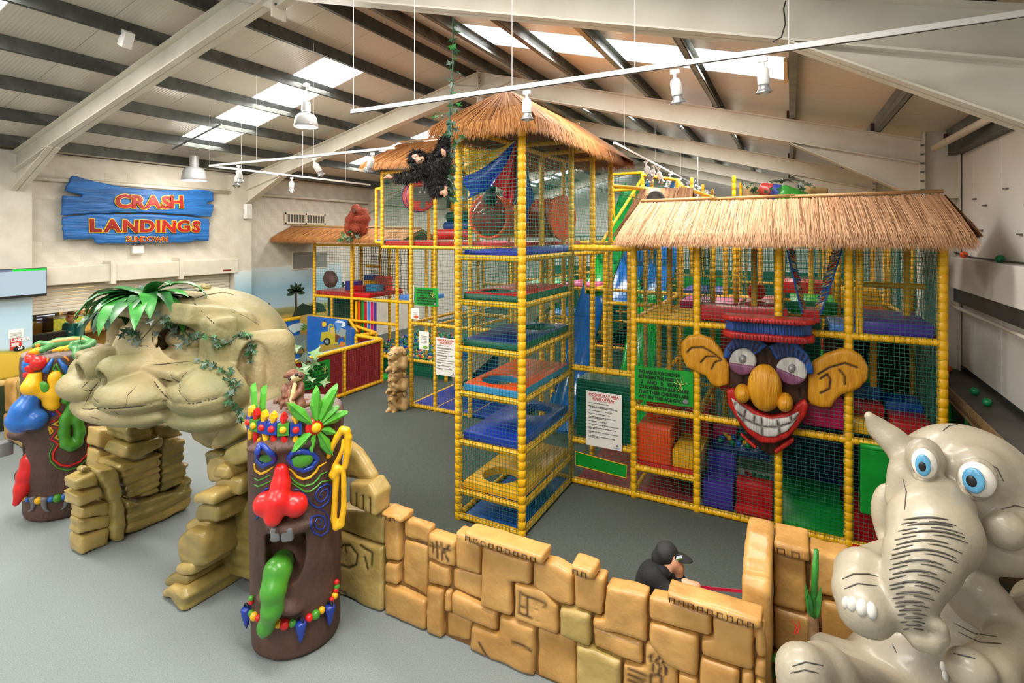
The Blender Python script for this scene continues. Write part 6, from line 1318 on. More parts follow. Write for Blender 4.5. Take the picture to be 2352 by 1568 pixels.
brim(2.64, 2.7, 6.9, -.76, .27, wred, 'hat_top'); brim(2.5, 2.65, 6.98, -.73, .23, wblue, 'hat_band'); brim(2.43, 2.51, 6.9, -.75, .26, wred, 'hat_brim')
sl_ = MB()
for k in range(26): sl_.box((-.62+k*.031, 6.976, 2.575+.01*math.sin(k*2.3)), (.0035, .006, .055+.012*math.sin(k*1.7)))
for k in range(20): sl_.box((-.6+k*.04, 6.897, 2.67), (.003, .006, .024)); sl_.box((-.6+k*.04+.01, 6.897, 2.47), (.003, .006, .03))
sl_.build('carved_slit', mat('slit_dark', '#181a2c', .7), tk)
# ================================================================ SIGNS
def flat(pix, fn, un, th, m, parent, name, off=0.):
    """thin flat shape: pixel outline dropped on a plane by fn, thick th along un"""
    P = [fn(*p) for p in pix]; un = Vector(un); n = len(P)
    A = [p+un*off for p in P]; B = [p+un*(off+th) for p in P]
    return MB().add(A+B, [tuple(range(n-1, -1, -1)), tuple(range(n, 2*n))]+[(i, (i+1) % n, n+(i+1) % n, n+i) for i in range(n)]).build(name, m, parent)
SX = XL+.2
sg = thing('board_sign', 'blue plank sign reading CRASH LANDINGS SUNDOWN in red letters on the wall', 'sign', (XL, 6.9, 3.5))
blu = mat('blue_plank_paint', '#1f6cb8', .5, '#15518f', 2.2, bump=.9, bscale=7, aniso=(1, .35, 4), crack='#0b1f3a')
S1 = lambda a, b: onX(130+a/3.537, 390+b/3.537, SX)
def plank(pts, seed):
    P = [S1(*p) for p in pts]; return stone('plank', [(p.y, p.z) for p in P], (SX, 0, 0), (0, 1, 0), (0, 0, 1), (1, 0, 0), -.06, 0, blu, sg, .02, .03, .006, 8, .006, 42, .0, seed)
plank([(125, 42), (300, 85), (560, 140), (800, 162), (1050, 165), (1150, 155), (1275, 168), (1283, 260), (1190, 266), (1282, 282), (1262, 384), (1000, 362), (720, 350), (360, 350), (42, 372), (45, 205), (265, 220), (60, 168)], 1)
plank([(42, 380), (360, 355), (720, 355), (1000, 368), (1248, 400), (1242, 580), (1130, 570), (1090, 590), (330, 600), (295, 558), (60, 575)], 2)
lred = mat('letter_red', '#a81512', .45, '#7c0f0d', 2.5); lyel = mat('letter_yellow', '#f0c020', .45)
def sign_word(word, x0, x1, yb, h_px, rots, ext=.02, bo=(.075, .04)):
    a, b_ = S1(x0, yb), S1(x1, yb); size = (S1(x0, yb-h_px).z-a.z)/.69; tot_ = 0; ws = []
    for ch in word:
        me = text_mesh(ch, size, 0, .01); xs_ = [v.co.x for v in me.vertices]; ws.append((min(xs_), max(xs_)-min(xs_))); bpy.data.meshes.remove(me)
    sc = min(1.18, (b_.y-a.y)*.9/sum(w_ for _, w_ in ws)); gap = ((b_.y-a.y)-sum(w_ for _, w_ in ws)*sc)/max(1, len(word)-1); y = a.y
    for i, ch in enumerate(word):
        r = math.radians(rots[i % len(rots)]); o_ = Vector((SX, y, a.z+(b_.z-a.z)*i/len(word))); ux = Vector((0, math.cos(r), math.sin(r)))*sc; uy = Vector((0, -math.sin(r), math.cos(r)))
        for nm_, bold, m_, lf in (('letter', size*bo[0], lyel, .0), ('letter_face', size*bo[1], lred, ext)):
            me = text_mesh(ch, size, bold, ext/2); 
            for v in me.vertices: c = v.co.copy(); v.co = o_+ux*(c.x-ws[i][0])+uy*c.y+Vector((1, 0, 0))*(c.z+ext/2+lf*.6)
            lo_ = link(nm_, me, m_, sg if nm_ == 'letter' else lo_)
        y += ws[i][1]*sc+gap
sign_word('CRASH', 485, 1020, 305, 100, (4, -2, 0, -4, 3)); sign_word('LANDINGS', 275, 1155, 500, 98, (1, 0, -2, 0, 0, -2, 2, -4)); sign_word('SUNDOWN', 565, 900, 584, 44, (3, 0, 0, 0, 4, -4, 0), .012, (.05, .008))
# notices on the mural pier
pf = lambda a, b: onX(a/3.445, 600+b/3.445, XL+.28)
nt = thing('notice_sheet', 'white notice with grey print above the red age poster on the mural pier', 'notice', pf(125, 570)); paper = mat('paper_white', '#eeece6', .6); ink = mat('ink_black', '#1b1b1d', .6); inkr = mat('ink_red', '#c3251f', .6); ink2 = mat('ink_grey', '#6d6f72', .6)
flat([(65, 545), (187, 530), (185, 595), (65, 612)], pf, (1, 0, 0), .004, paper, nt, 'sheet')
for k in range(4): flat([(78, 572+k*10-k), (172, 560+k*10-k), (172, 563+k*10-k), (78, 575+k*10-k)], pf, (1, 0, 0), .001, ink2, nt, 'print_line', .0045)
nt = thing('age_poster', 'red UNDER 25 poster on the mural pier below the white notice', 'poster', pf(125, 660)); flat([(80, 615), (170, 601), (172, 690), (82, 708)], pf, (1, 0, 0), .004, mat('poster_red', '#c8332b', .5), nt, 'sheet')
p0 = pf(86, 640); text('lettering', 'UNDER\n25?', p0, (0, 1, 0), (0, 0, 1), .085, paper, nt, .003, .001, lift=.005)
for k in range(4): flat([(90, 652+k*7), (150, 643+k*7), (150, 646+k*7), (90, 655+k*7)], pf, (1, 0, 0), .001, paper, nt, 'print_line', .0045)
MB().ell(pf(148, 690)+Vector((.004, 0, 0)), (.003, .09, .05), 14, 8).build('black_badge', black, nt, smooth=True); text('badge_number', '25', pf(138, 697)+Vector((.006, 0, 0)), (0, 1, 0), (0, 0, 1), .08, paper, nt, .002, .001)
RULES = ['1. NO RUNNING WITHIN THE PLAY AREA.', '2. REMOVE ALL SHOES BEFORE ENTERING THE PLAY\n   AREA, ALTHOUGH SOCKS MUST BE WORN AT ALL TIMES.', '3. NO FOOD OR DRINK WITHIN THE PLAY AREA.', '4. NO GLASSWARE WITHIN THE PLAY AREA.', '5. CHILDREN WEARING GLASSES OR CONTACT LENSES\n   SHOULD TAKE PARTICULAR CARE.', '6. NO THROWING OF PLAYPEN BALLS.', '7. ARMS AND LEGS SHOULD BE COVERED ON THE PLAY AREA.', '8. PLEASE REMOVE ALL JEWELLERY, BADGES AND OTHER\n   SHARP OBJECTS.', '9. CHILDREN WHO FEEL UNWELL SHOULD NOT ENTER THE\n   PLAY AREA.', '10. NO LIABILITY WILL BE ACCEPTED FOR ANY LOSSES,\n   DAMAGE OR THEFT.']
def rules(x0, x1, z0, z1, y, label):
    t = thing('rules_poster', label, 'poster', ((x0+x1)/2, y, z0)); w_ = x1-x0; h_ = z1-z0
    MB().bbox((x0, y-.006, z0), (x1, y, z1), .002, 1).build('board', paper, t)
    s_ = w_/.53
    for k, l in enumerate(('INDOOR PLAY AREA', 'RULES OF PLAY')):
        zc = z1-.062*s_-k*.058*s_; text('heading', l, ((x0+x1)/2, y-.006, zc), (1, 0, 0), (0, 0, 1), .05*s_, inkr, t, .0012, .001, 'CENTER', .0005, .95); hw = (.2 if k == 0 else .16)*s_
        MB().box2(((x0+x1)/2-hw, y-.0085, zc-.011), ((x0+x1)/2+hw, y-.0065, zc-.007)).build('underline', inkr, t)
    z = z1-.175*s_; st = (h_-.28*s_)/14.5
    for l in RULES:
        text('rule_line', l, (x0+.03*s_, y-.006, z), (1, 0, 0), (0, 0, 1), .0175*s_, ink, t, .0006, .0008, lift=.0005, spacing=.93); z -= st*(1.75 if '\n' in l else 1.3)
    for k, (a, c) in enumerate(((0, 'red'), (.016, 'green'), (.008, 'blue'))): MB().box2((x1-.08*s_+a*s_, y-.009, z0+.05*s_+(.014 if k == 2 else 0)*s_), (x1-.066*s_+a*s_, y-.0065, z0+.064*s_+(.014 if k == 2 else 0)*s_)).build('logo_block', V[c], t)
    for k in range(2): MB().box2((x1-.12*s_, y-.008, z0+.02*s_+k*.012*s_), (x1-.02*s_, y-.0065, z0+.024*s_+k*.012*s_)).build('small_print', mat('ink_blue', '#3a52a0', .6), t)
rules(-2.63, -2.1, .64, 1.43, 7.3, 'white rules of play poster on the dark green crash mat'); rules(-6.5, -6.0, .8, 1.57, 8.93, 'white rules of play poster on the entrance bay net')
def age_sign(o, ux, uy, w_, h_, label, lines, extra=None):
    ux, uy = Vector(ux), Vector(uy); un = ux.cross(uy); o = Vector(o); t = thing('age_sign', label, 'sign', o); gsm = mat('sign_green', '#14a032', .45, '#109029', 3.)
    n = 8; vs_ = []
    for i in range(n+1):
        for j in (0, 1): vs_.append(o+ux*w_*i/n+uy*(h_*j+.006*math.sin(i*1.9+j))+un*.008*math.sin(i*1.3))
    fs = [(2*i, 2*i+2, 2*i+3, 2*i+1) for i in range(n)]; k = len(vs_); MB().add(vs_+[v-un*.006 for v in vs_], fs+[tuple(k+q for q in f[::-1]) for f in fs]+[(2*i, 2*i+1, k+2*i+1, k+2*i) for i in (0, n)]).build('banner', gsm, t)
    m_ = len(lines); st = h_*.88/m_
    for q, l in enumerate(lines): text('lettering', l, o+ux*w_*.07+uy*(h_*.93-st*(q+.8))+un*.006, ux, uy, st*.95, ink, t, st*.025, .001, lift=.004, spacing=.95, fit=w_*(.72 if q < 2 else .86))
    sp_ = o+ux*w_*.8+uy*h_*.6+un*.014
    for a in (20, 75, 130, 170, 250, 280): d_ = ux*math.cos(math.radians(a))+uy*math.sin(math.radians(a)); MB().tube([sp_, sp_+d_*w_*.07, sp_+d_*w_*.12+uy*.01], .004, 4).build('printed_branch', mat('print_straw', '#d9c46a', .6), t)
    MB().ell(o+ux*w_*.88+uy*h_*.14+un*.012, (w_*.05, .003, w_*.04), 12, 8).build('printed_animal', mat('print_grey', '#7c7f84', .6) if not extra else mat('print_lion', '#b5642a', .6), t, smooth=True); return t
AG = ['THIS AREA IS FOR CHILDREN', 'BETWEEN THE AGES OF', '  2   AND   5   YEARS.', 'COULD PARENTS PLEASE ENSURE', 'THAT THEIR CHILDREN ARE', 'WITHIN THIS AGE GROUP.']
age_sign((-1.92, 7.31, 1.4), (1, 0, 0), (0, 0, 1), .78, .47, 'green age limit banner between two posts of the hut front', AG)
age_sign((-7.05, 8.94, 2.2), (1, 0, 0), (0, 0, 1), .6, .38, 'green age limit banner hung high on the entrance bay', AG)
age_sign((-8.93, 7.62, .45), (0, 1, 0), (0, 0, 1), .75, .52, 'green age limit banner on the red wall of the toddler pen', AG, 1)
for x0, x1, z0, z1, y, l, c in ((-6.93, -6.68, 1.28, 1.66, 8.94, 'small white leaflet with coloured corners on the entrance net', '#7aa84a'), (-7.15, -6.93, 1.9, 2.13, 8.94, 'cream card with a fox picture on the entrance post', '#c85a2a'), (-8.66, -8.5, 1.95, 2.4, 10.75, 'narrow white leaflet on the blue deck of the side wing', '#b03a6a')):
    t = thing('leaflet', l, 'notice', (x0, y, z0)); MB().bbox((x0, y-.006, z0), (x1, y, z1), .002, 1).build('sheet', paper, t)
    for k in range(5): MB().box2((x0+.05, y-.0085, z1-.1-k*.035), (x1-.05, y-.0065, z1-.092-k*.035)).build('print_line', ink2, t)
    MB().ell(((x0+x1)/2+.03, y-.007, z0+.05), ((x1-x0)*.28, .003, .035), 10, 6).build('printed_picture', mat('print_'+c[1:], c, .6), t, smooth=True)
# ================================================================ TODDLER PEN
pen = thing('toddler_pen', 'toddler pen with red netted walls, yellow rails and blue cartoon panels', 'play pen', (-10.8, 8.8, 0))
PX, PH = -9.0, 1.08
redm = mat('red_wall_mesh', '#a3161a', .5, '#8e1216', 8.)
for ya, yb in ((6.3, 7.5), (7.5, 8.85), (8.85, 10.1)):
    MB().bbox((PX-.05, ya, .06), (PX-.01, yb, PH-.02), .01, 1).build('red_panel', redm, pen); net((PX+.03, ya, .06), (0, yb-ya, 0), (0, 0, PH-.08), pen, .055, .002, 0, mat('grey_net', '#6a5a66', .7)); pole((PX, ya, PH), (PX, yb, PH), .048, pen, 'rail'); pole((PX, ya, .06), (PX, yb, .06), .048, pen, 'rail')
for y in (6.3, 8.85, 10.1): pole((PX, y, 0), (PX, y, PH), .045, pen)
MB().bbox((PX-.2, 6.3, PH-.05), (PX-.04, 10.05, PH+.01), .02).build('blue_top_pad', V['lblue'], pen)
pole((PX, 10.1, PH), (-9.9, 10.15, PH+.02), .045, pen, 'rail'); pole((-9.9, 10.15, PH), (-9.72, 10.7, PH), .045, pen, 'rail'); pole((-9.72, 10.7, 0), (-9.72, 10.7, PH), .045, pen); pole((-9.9, 10.15, 0), (-9.9, 10.15, PH), .045, pen); MB().bbox((-9.85, 10.2, .06), (-9.8, 10.7, PH), .01, 1).build('red_panel', redm, pen); pole((-9.72, 10.7, PH), (-10.5, 10.72, PH+.12), .045, pen, 'rail')
LX = -12.62; BY_ = 10.7; bp = mat('blue_print_panel', '#2b68c4', .4, '#2460b8', 3.)
MB().bbox((LX-.06, 8.3, .0), (LX, BY_, 1.24), .015).build('picture_panel', bp, pen); pole((LX-.02, 8.3, 1.27), (LX-.02, BY_, 1.27), .05, pen, 'rail')
MB().bbox((-12.25, BY_-.08, 0), (-10.72, BY_, 1.36), .02).build('picture_panel', bp, pen)
MB().prism([(-10.72, BY_-.08), (-10.72, BY_), (-10.2, BY_-.28), (-10.25, BY_-.36)], (0, 0, 0), (1, 0, 0), (0, 1, 0), (0, 0, 1), 0, 1.2).build('picture_panel', bp, pen); pole((-10.7, BY_+.02, 1.36), (-10.2, 10.5, 1.1), .04, pen, 'rail')
MB().box2((LX, 8.3, 0), (PX-.1, BY_, .05)).build('pen_floor', V['lime'], pen); MB().bbox((LX-.05, 6.3, 0), (PX, 6.36, PH), .01, 1).build('red_panel', redm, pen); pole((LX, 6.3, PH), (PX, 6.3, PH), .045, pen, 'rail')
fb = lambda a, b: onY(600+a/6.533, 700+b/6.533, BY_-.08); fs_ = lambda a, b: onX(600+a/6.533, 700+b/6.533, LX)
pr = lambda n, c: mat('printed_'+n, c, .5)
for nm_, pts, c, of in (('printed_sand', [(872, 600), (950, 585), (1100, 600), (1300, 590), (1305, 720), (872, 720)], '#b08a3c', .001), ('printed_cloud', [(1110, 250), (1150, 230), (1220, 240), (1260, 260), (1265, 320), (1210, 330), (1150, 290), (1115, 280)], '#dfe6ee', .001), ('printed_jeep', [(890, 540), (905, 410), (1005, 400), (1010, 300), (1040, 285), (1095, 300), (1110, 430), (1270, 440), (1265, 590), (1130, 590), (1010, 600), (1000, 520), (940, 520), (920, 555)], '#c3ab2a', .002), ('printed_window', [(1030, 310), (1085, 315), (1090, 400), (1025, 400)], '#2b68c4', .0035), ('printed_cargo', [(1110, 435), (1250, 470), (1260, 560), (1110, 560)], '#6e3b26', .0035), ('printed_driver', [(1040, 350), (1070, 325), (1105, 350), (1110, 400), (1110, 470), (1060, 450), (1030, 400)], '#d6b53a', .0045), ('printed_face', [(1030, 385), (1080, 380), (1085, 410), (1050, 425)], '#d9a889', .0055), ('printed_rhino', [(1120, 400), (1150, 340), (1210, 345), (1280, 380), (1270, 430), (1235, 480), (1200, 480), (1130, 430)], '#9aa0a6', .0055), ('printed_triangle', [(1100, 262), (1220, 270), (1165, 415)], '#5b8fd8', .0075)):
    flat(pts, fb, (0, -1, 0), .0012, pr(c[1:], c), pen, nm_, of)
for cx, cy, r, c, of in ((990, 550, 50, '#1a1a1c', .005), (990, 550, 28, '#8b8f94', .0065), (945, 290, 34, '#e2c21c', .003), (1215, 590, 36, '#e27a2a', .006), (1200, 545, 52, '#1d5bb0', .004)): flat(oval(cx, cy, r, r*1.15, 18), fb, (0, -1, 0), .0012, pr(c[1:], c), pen, 'printed_disc', of)
for k in range(8): a = k*math.pi/4; flat([(945+38*math.cos(a-.2), 290+44*math.sin(a-.2)), (945+62*math.cos(a), 290+70*math.sin(a)), (945+38*math.cos(a+.2), 290+44*math.sin(a+.2))], fb, (0, -1, 0), .0012, pr('cc2a20' if k % 2 else '1b2d6a', '#cc2a20' if k % 2 else '#1b2d6a'), pen, 'printed_ray', .003)
for nm_, pts, c, of in (('printed_sand', [(300, 640), (480, 610), (700, 600), (865, 590), (865, 690), (300, 760)], '#b08a3c', .001), ('printed_cloud', [(400, 330), (470, 290), (590, 265), (680, 290), (620, 360), (560, 390), (480, 425), (420, 370)], '#d9dfe6', .001), ('printed_rhino', [(395, 560), (440, 530), (430, 480), (500, 460), (560, 450), (640, 430), (710, 470), (720, 560), (680, 640), (630, 620), (600, 590), (540, 600), (500, 640), (470, 640), (490, 570), (450, 565)], '#8d979b', .003), ('printed_trunk', [(680, 400), (720, 380), (740, 440), (720, 480), (750, 570), (720, 590), (700, 480)], '#4a2a1c', .002), ('printed_trunk', [(250, 440), (285, 430), (295, 520), (270, 560), (240, 520)], '#4a2a1c', .002), ('printed_bush', [(745, 610), (770, 560), (790, 480), (800, 540), (830, 450), (830, 560), (810, 610)], '#3f8a2a', .003)):
    flat(pts, fs_, (1, 0, 0), .0015, pr(c[1:], c), pen, nm_, of)
for cx, cy in ((700, 345), (300, 395)):
    for a in (150, 175, 205, 230, 330, 0, 25, 310): t_ = math.radians(a); flat([(cx, cy), (cx+75*math.cos(t_-.18), cy+60*math.sin(t_-.18)), (cx+130*math.cos(t_), cy-20+95*math.sin(t_)+20), (cx+75*math.cos(t_+.18), cy+60*math.sin(t_+.18))], fs_, (1, 0, 0), .0015, pr('palm', '#4a9a28'), pen, 'printed_palm_leaf', .004)
o = SDF((-11.4, 8.0, .0), (-9.4, 9.6, .7), .04).ell((-10.0, 8.9, .1), (.45, .45, .5)).build('soft_dome', V['red'], None); tag(o, 'shiny red soft dome inside the toddler pen', 'soft play')
# ================================================================ ANIMALS
def fur(F, ob, m, n, L_, parent, seed=0, down=.4):
    rn = random.Random(seed); me = ob.data; me.update(); mb = MB(); N = len(me.vertices)
    for i in range(n):
        v = me.vertices[rn.randrange(N)]; nn = v.normal; d = (nn+Vector((rn.uniform(-.5, .5), rn.uniform(-.5, .5), rn.uniform(-.5, .5)-down))).normalized()*L_*rn.uniform(.5, 1.2); s_ = nn.cross(d).normalized()*L_*.1; p = v.co; mb.add([p-s_, p+s_, p+d], [(0, 1, 2)])
    o = mb.build('fur', m, parent); o['kind'] = 'stuff'; return o
chf = mat('black_fur', '#17130f', .75, '#0c0a08', 30.); skn = mat('chimp_skin', '#b08468', .55, '#8f6650', 12.)
ch = thing('chimp_plush', 'black furry toy chimp clinging to the ivy pole with one arm stretched out', 'soft toy', atD(1005, 455, 5.4))
DC = 5.3; CP = lambda a, b, d=0.: atD(870+a/4.265, 290+b/4.265, DC+d); pxm = DC/1211/4.265
c0 = CP(500, 400); C_ = SDF(c0-Vector((.62, .45, .45)), c0+Vector((.35, .45, .42)), .012)
def cpath(l, k=.03): C_.path([CP(a, b, d) for a, b, d, r in l], [r*pxm for *_, r in l], k=k)
cpath([(380, 320, 0, 80), (400, 330, 0, 70)]); cpath([(480, 370, 0, 75), (550, 430, 0, 95), (560, 520, 0, 90)]); cpath([(450, 400, -.05, 50), (380, 460, -.1, 48), (280, 500, -.12, 42), (180, 500, -.12, 35)]); cpath([(520, 340, 0, 50), (590, 270, .0, 42), (630, 190, .02, 38), (640, 150, .02, 36), (640, 230, -.03, 34)]); cpath([(600, 350, -.05, 60), (650, 340, -.05, 50)]); cpath([(540, 560, -.03, 62), (560, 630, -.05, 48), (610, 620, -.08, 44)])
C_.noise(.004, 40, 1); co_ = C_.build('body', chf, ch); fur(C_, co_, chf, 5200, .05, ch, 4, .5)
def cpart(nm_, chains):
    global C2
    C2 = SDF(c0-Vector((.62, .5, .45)), c0+Vector((.35, .45, .42)), .009)
    for l in chains: C2.path([CP(a, b, d) for a, b, d, r in l], [r*pxm for *_, r in l], k=.01)
    C2.build(nm_, skn, ch)
cpart('face', [[(400, 340, -.08, 38), (425, 320, -.09, 26)], [(400, 340, -.08, 30), (350, 300, -.075, 26), (372, 290, -.075, 22)]])
cpart('hand', [[(165, 502, -.12, 22), (110, 500, -.13, 20)]]+[[(115, 500, -.13, 11), (x, y, -.14, 8)] for x, y in ((50, 505), (72, 490), (80, 478), (100, 470))])
cpart('hand', [[(635, 250, -.08, 22), (640, 300, -.08, 18)]]+[[(625, 250, -.09, 10), (x, y, -.09, 8)] for x, y in ((612, 225), (630, 225), (655, 260))])
cpart('foot', [[(620, 650, -.12, 24), (655, 650, -.12, 22)]]+[[(650, 640, -.12, 11), (x, y, -.13, 9)] for x, y in ((650, 585), (668, 600), (665, 680), (645, 690), (600, 670))])
for a, b in ((345, 315), (358, 288)): MB().ell(CP(a, b, -.105), .012, 10, 7).build('eye', eyew, ch, smooth=True); MB().ell(CP(a-2, b+1, -.117), .005, 8, 6).build('pupil', black, ch, smooth=True)
MB().tube([CP(385, 340, -.125), CP(408, 335, -.128), CP(425, 318, -.125)], .005, 5).build('mouth_line', chf, ch)
MB().tube([CP(440, 420, -.05), CP(445, 560, -.07), CP(435, 630, -.07)], .014, 6).build('strap', black, ch)
# orangutan on the side wing roof
orf = mat('orangutan_fur', '#a8492c', .75, '#8a3a22', 22.); og = thing('orangutan_statue', 'red orangutan statue sitting on the straw roof of the side wing', 'statue', (-10.9, 10.95, 3.8)); DO = 14.1; OP = lambda a, b, d=0.: atD(700+a/3.92, 280+b/3.92, DO+d); om = DO/1211/3.92
c0 = OP(470, 870); O_ = SDF(c0-Vector((.6, .7, .7)), c0+Vector((.6, .7, .7)), .02)
def op(l, k=.05): O_.path([OP(a, b, d) for a, b, d, r in l], [r*om for *_, r in l], k=k)
op([(465, 780, 0, 42), (460, 800, -.1, 32)]); op([(490, 830, .05, 55), (490, 920, .05, 75), (500, 950, .05, 70)]); op([(530, 810, .0, 35), (555, 870, -.05, 32), (470, 870, -.2, 28)]); op([(440, 830, -.05, 35), (400, 880, -.15, 30), (385, 940, -.2, 25), (390, 1000, -.2, 20)]); op([(440, 950, -.15, 35), (470, 960, -.25, 28)]); O_.noise(.008, 20, 2); oo = O_.build('body', orf, og); fur(O_, oo, orf, 2500, .06, og, 6, .8)
MB().ell(OP(445, 800, -.2), (.07, .04, .08), 12, 8).build('face', mat('orangutan_face', '#5d3426', .6), og, smooth=True)
# meerkats on the near totem
mkm = mat('meerkat_brown', '#8a5a40', .5, '#6d4431', 8.); mkc = mat('meerkat_cream', '#d8c08c', .5, '#c4a46c', 8.)
def meerkat(dx, dy, d, label, s_=1.0, dark=False):
    t = thing('meerkat_figure', label, 'figurine', atD(560+900/7.84+dx, 840+760/7.84+dy, d)); MP = lambda a, b, q=0.: atD(560+a/7.84+dx, 840+b/7.84+dy, d+q); m_ = d/1211/7.84; c = MP(930, 420); K = SDF(c-Vector((.3, .3, .32)), c+Vector((.4, .35, .32)), .0085)
    def kp(l, k=.018): K.path([MP(a, b, q) for a, b, q, r in l], [r*m_ for *_, r in l], k=k)
    kp([(1010, 190, 0, 85), (960, 200, -.02, 75), (850, 235, -.04, 32)]); kp([(1000, 330, 0, 75), (990, 450, .0, 90), (960, 600, .0, 110)]); kp([(1010, 680, -.02, 105), (1020, 700, -.03, 90)]); kp([(820, 660, -.02, 90), (850, 720, -.05, 60)]); kp([(1040, 350, -.03, 50), (1000, 470, -.07, 45), (890, 600, -.1, 36)]); kp([(850, 390, -.0, 40), (820, 480, -.03, 38), (830, 600, -.06, 32)]); kp([(880, 750, -.09, 35), (770, 770, -.11, 25)]); kp([(990, 790, -.08, 35), (930, 830, -.1, 22)]); kp([(1100, 720, .05, 40), (1230, 670, .1, 34), (1420, 650, .15, 26)]); kp([(760, 660, .02, 35), (680, 680, .0, 32), (670, 770, -.02, 26)])
    K.build('body', mkm, t)
    if not dark:
        p_ = SDF(c-Vector((.3, .35, .32)), c+Vector((.3, .3, .32)), .0085); 
        def pp_(l, k=.015): p_.path([MP(a, b, q) for a, b, q, r in l], [r*m_ for *_, r in l], k=k)
        pp_([(980, 215, -.035, 62), (900, 225, -.045, 50), (850, 238, -.05, 34)]); pp_([(920, 340, -.055, 40), (890, 480, -.075, 38), (870, 620, -.085, 42), (880, 690, -.085, 50)]); p_.build('cream_front', mkc, t)
        for a, b in ((945, 160), (1020, 180)): MB().ell(MP(a, b, -.085), .018, 10, 7).build('eye_patch', mat('meerkat_dark', '#3b2a26', .5), t, smooth=True)
        MB().ell(MP(825, 240, -.07), .014, 8, 6).build('nose', black, t, smooth=True)
meerkat(0, 0, 4.72, 'brown meerkat figure with cream face sitting on top of the near totem'); meerkat(-14, -6, 5.0, 'second meerkat figure half hidden behind the cream-faced one', 1, True)
# lizard on the far totem
lz = thing('lizard_figure', 'green lizard figure with orange stripe lying on the far totem top', 'figurine', (TD[0], TD[1], 2.14)); DL = 7.05; lgm = mat('lizard_green', '#4f9350', .4, '#3b7a42', 8.); LPt = lambda a, b, q=0.: atD(a/7.84, 760+b/7.84, DL+q); lm = DL/1211/7.84
c = LPt(1150, 260); Lz = SDF(c-Vector((.75, .75, .42)), c+Vector((.7, .75, .35)), .014)
def lp(l, k=.03): Lz.path([LPt(a, b, q) for a, b, q, r in l], [r*lm for *_, r in l], k=k)
lp([(640, 260, -.1, 45), (720, 240, -.08, 62), (850, 250, -.05, 62), (1050, 220, 0, 95), (1300, 190, .05, 90), (1500, 170, .12, 80), (1640, 220, .1, 75), (1560, 290, -.05, 62), (1380, 330, -.22, 58), (1360, 430, -.3, 45), (1375, 600, -.34, 14)]); lp([(900, 280, -.1, 60), (760, 340, -.2, 52), (690, 370, -.25, 40)]); lp([(1430, 190, -.1, 50), (1310, 240, -.2, 48), (1240, 310, -.26, 36)]); Lz.build('body', lgm, lz)
for pts in ([(690, 355), (600, 370), (530, 400)], [(1230, 300), (1130, 320), (1060, 370)], [(1230, 300), (1200, 340), (1200, 365)], [(1130, 320), (1040, 330), (950, 360)]): MB().tube([LPt(a, b, -.27) for a, b in pts], [.05, .036, .02] if pts[0][0] < 800 else [.035, .026, .014], 8).build('foot', G['yellow'], lz, smooth=True)
decal(Lz, [(840, 235), (950, 190), (1100, 150), (1300, 130), (1450, 125), (1550, 145), (1510, 190)] and Q3([(840, 235), (950, 185), (1100, 155), (1300, 135), (1450, 130), (1545, 150)]), .03, mat('lizard_orange', '#eba15e', .45), lz, 'back_stripe', -.015, 5); p = Lz.hit(680/7.84, 760+258/7.84)
if p is not None: MB().ell(p, .028, 8, 6).build('eye', G['orange'], lz, smooth=True)
# three carved monkeys
mw = mat('carved_pale_wood', '#c9a873', .45, '#a9854f', 4., bump=.25, bscale=18, coat=.1, crack='#4d3518'); mt = thing('monkey_trio_carving', 'pale wooden carving of three stacked monkeys beside the entrance bay', 'carving', (-7.45, 8.75, 0))
DM = 11.15; MPt = lambda a, b, q=0.: atD(600+a/6.533, 700+b/6.533, DM+q); mm_ = DM/1211/6.533; c = MPt(2030, 1110); Mk = SDF((c.x-.5, c.y-.5, -.05), (c.x+.5, c.y+.5, 1.45), .014)
def mp_(l, k=.025): Mk.path([MPt(a, b, q) for a, b, q, r in l], [r*mm_ for *_, r in l], k=k)
mp_([(2080, 700, .05, 75), (2080, 1050, .08, 95), (2080, 1500, .08, 105)], .03)
for y_, v in ((0, 0), (330, 1), (620, 2)):
    mp_([(2010, 720+y_, -.03, 95), (1990, 750+y_, -.06, 80)]); mp_([(1960, 780+y_, -.15, 62), (1950, 800+y_, -.16, 55)]); mp_([(1930, 735+y_, -.12, 35), (2030, 725+y_, -.12, 35)], .02); mp_([(2150, 700+y_, -.05, 40), (2155, 730+y_, -.05, 30)], .01)
    mp_([(2150, 820+y_, .0, 60), (2140, 920+y_, -.05, 52), (2040, 900+y_, -.15, 35), ((2030, 860+y_, -.18, 28) if v == 0 else (1980, 870+y_, -.2, 30) if v == 1 else (1960, 800+y_, -.22, 28))]); mp_([(1960, 870+y_, -.1, 60), (2000, 930+y_, -.1, 70)]); mp_([(1920, 960+y_, -.16, 42), (1890, 985+y_, -.18, 30)], .015); mp_([(2000, 975+y_, -.16, 40), (1985, 1000+y_, -.2, 28)], .015)
for y_ in (1000, 1310): Mk.crack(Mk.line([(600+a/6.533, 700+(y_+10*math.sin(a*.05))/6.533) for a in range(1890, 2180, 40)], 3), .012, .013)
Mk.build('carved_trio', mw, mt)
for y_ in (0, 330, 620):
    for cx_, cy_, rx_, ry_ in ((2152, 712, 34, 44), (1935, 742, 26, 12), (2010, 736, 26, 12)): decal(Mk, [(600+a/6.533, 700+b/6.533) for a, b in oval(cx_, cy_+y_, rx_, ry_, 10)], .006, mat('carving_dark', '#4f3515', .7), mt, 'carved_line', .0, 2, True, 5)
    for a in (1932,):
        p = Mk.hit(600+a/6.533, 700+(820+y_)/6.533)
        if p is not None: MB().ell(p, .016, 8, 6).build('mouth_hole', mat('carving_dark', '#4f3515', .7), mt, smooth=True)
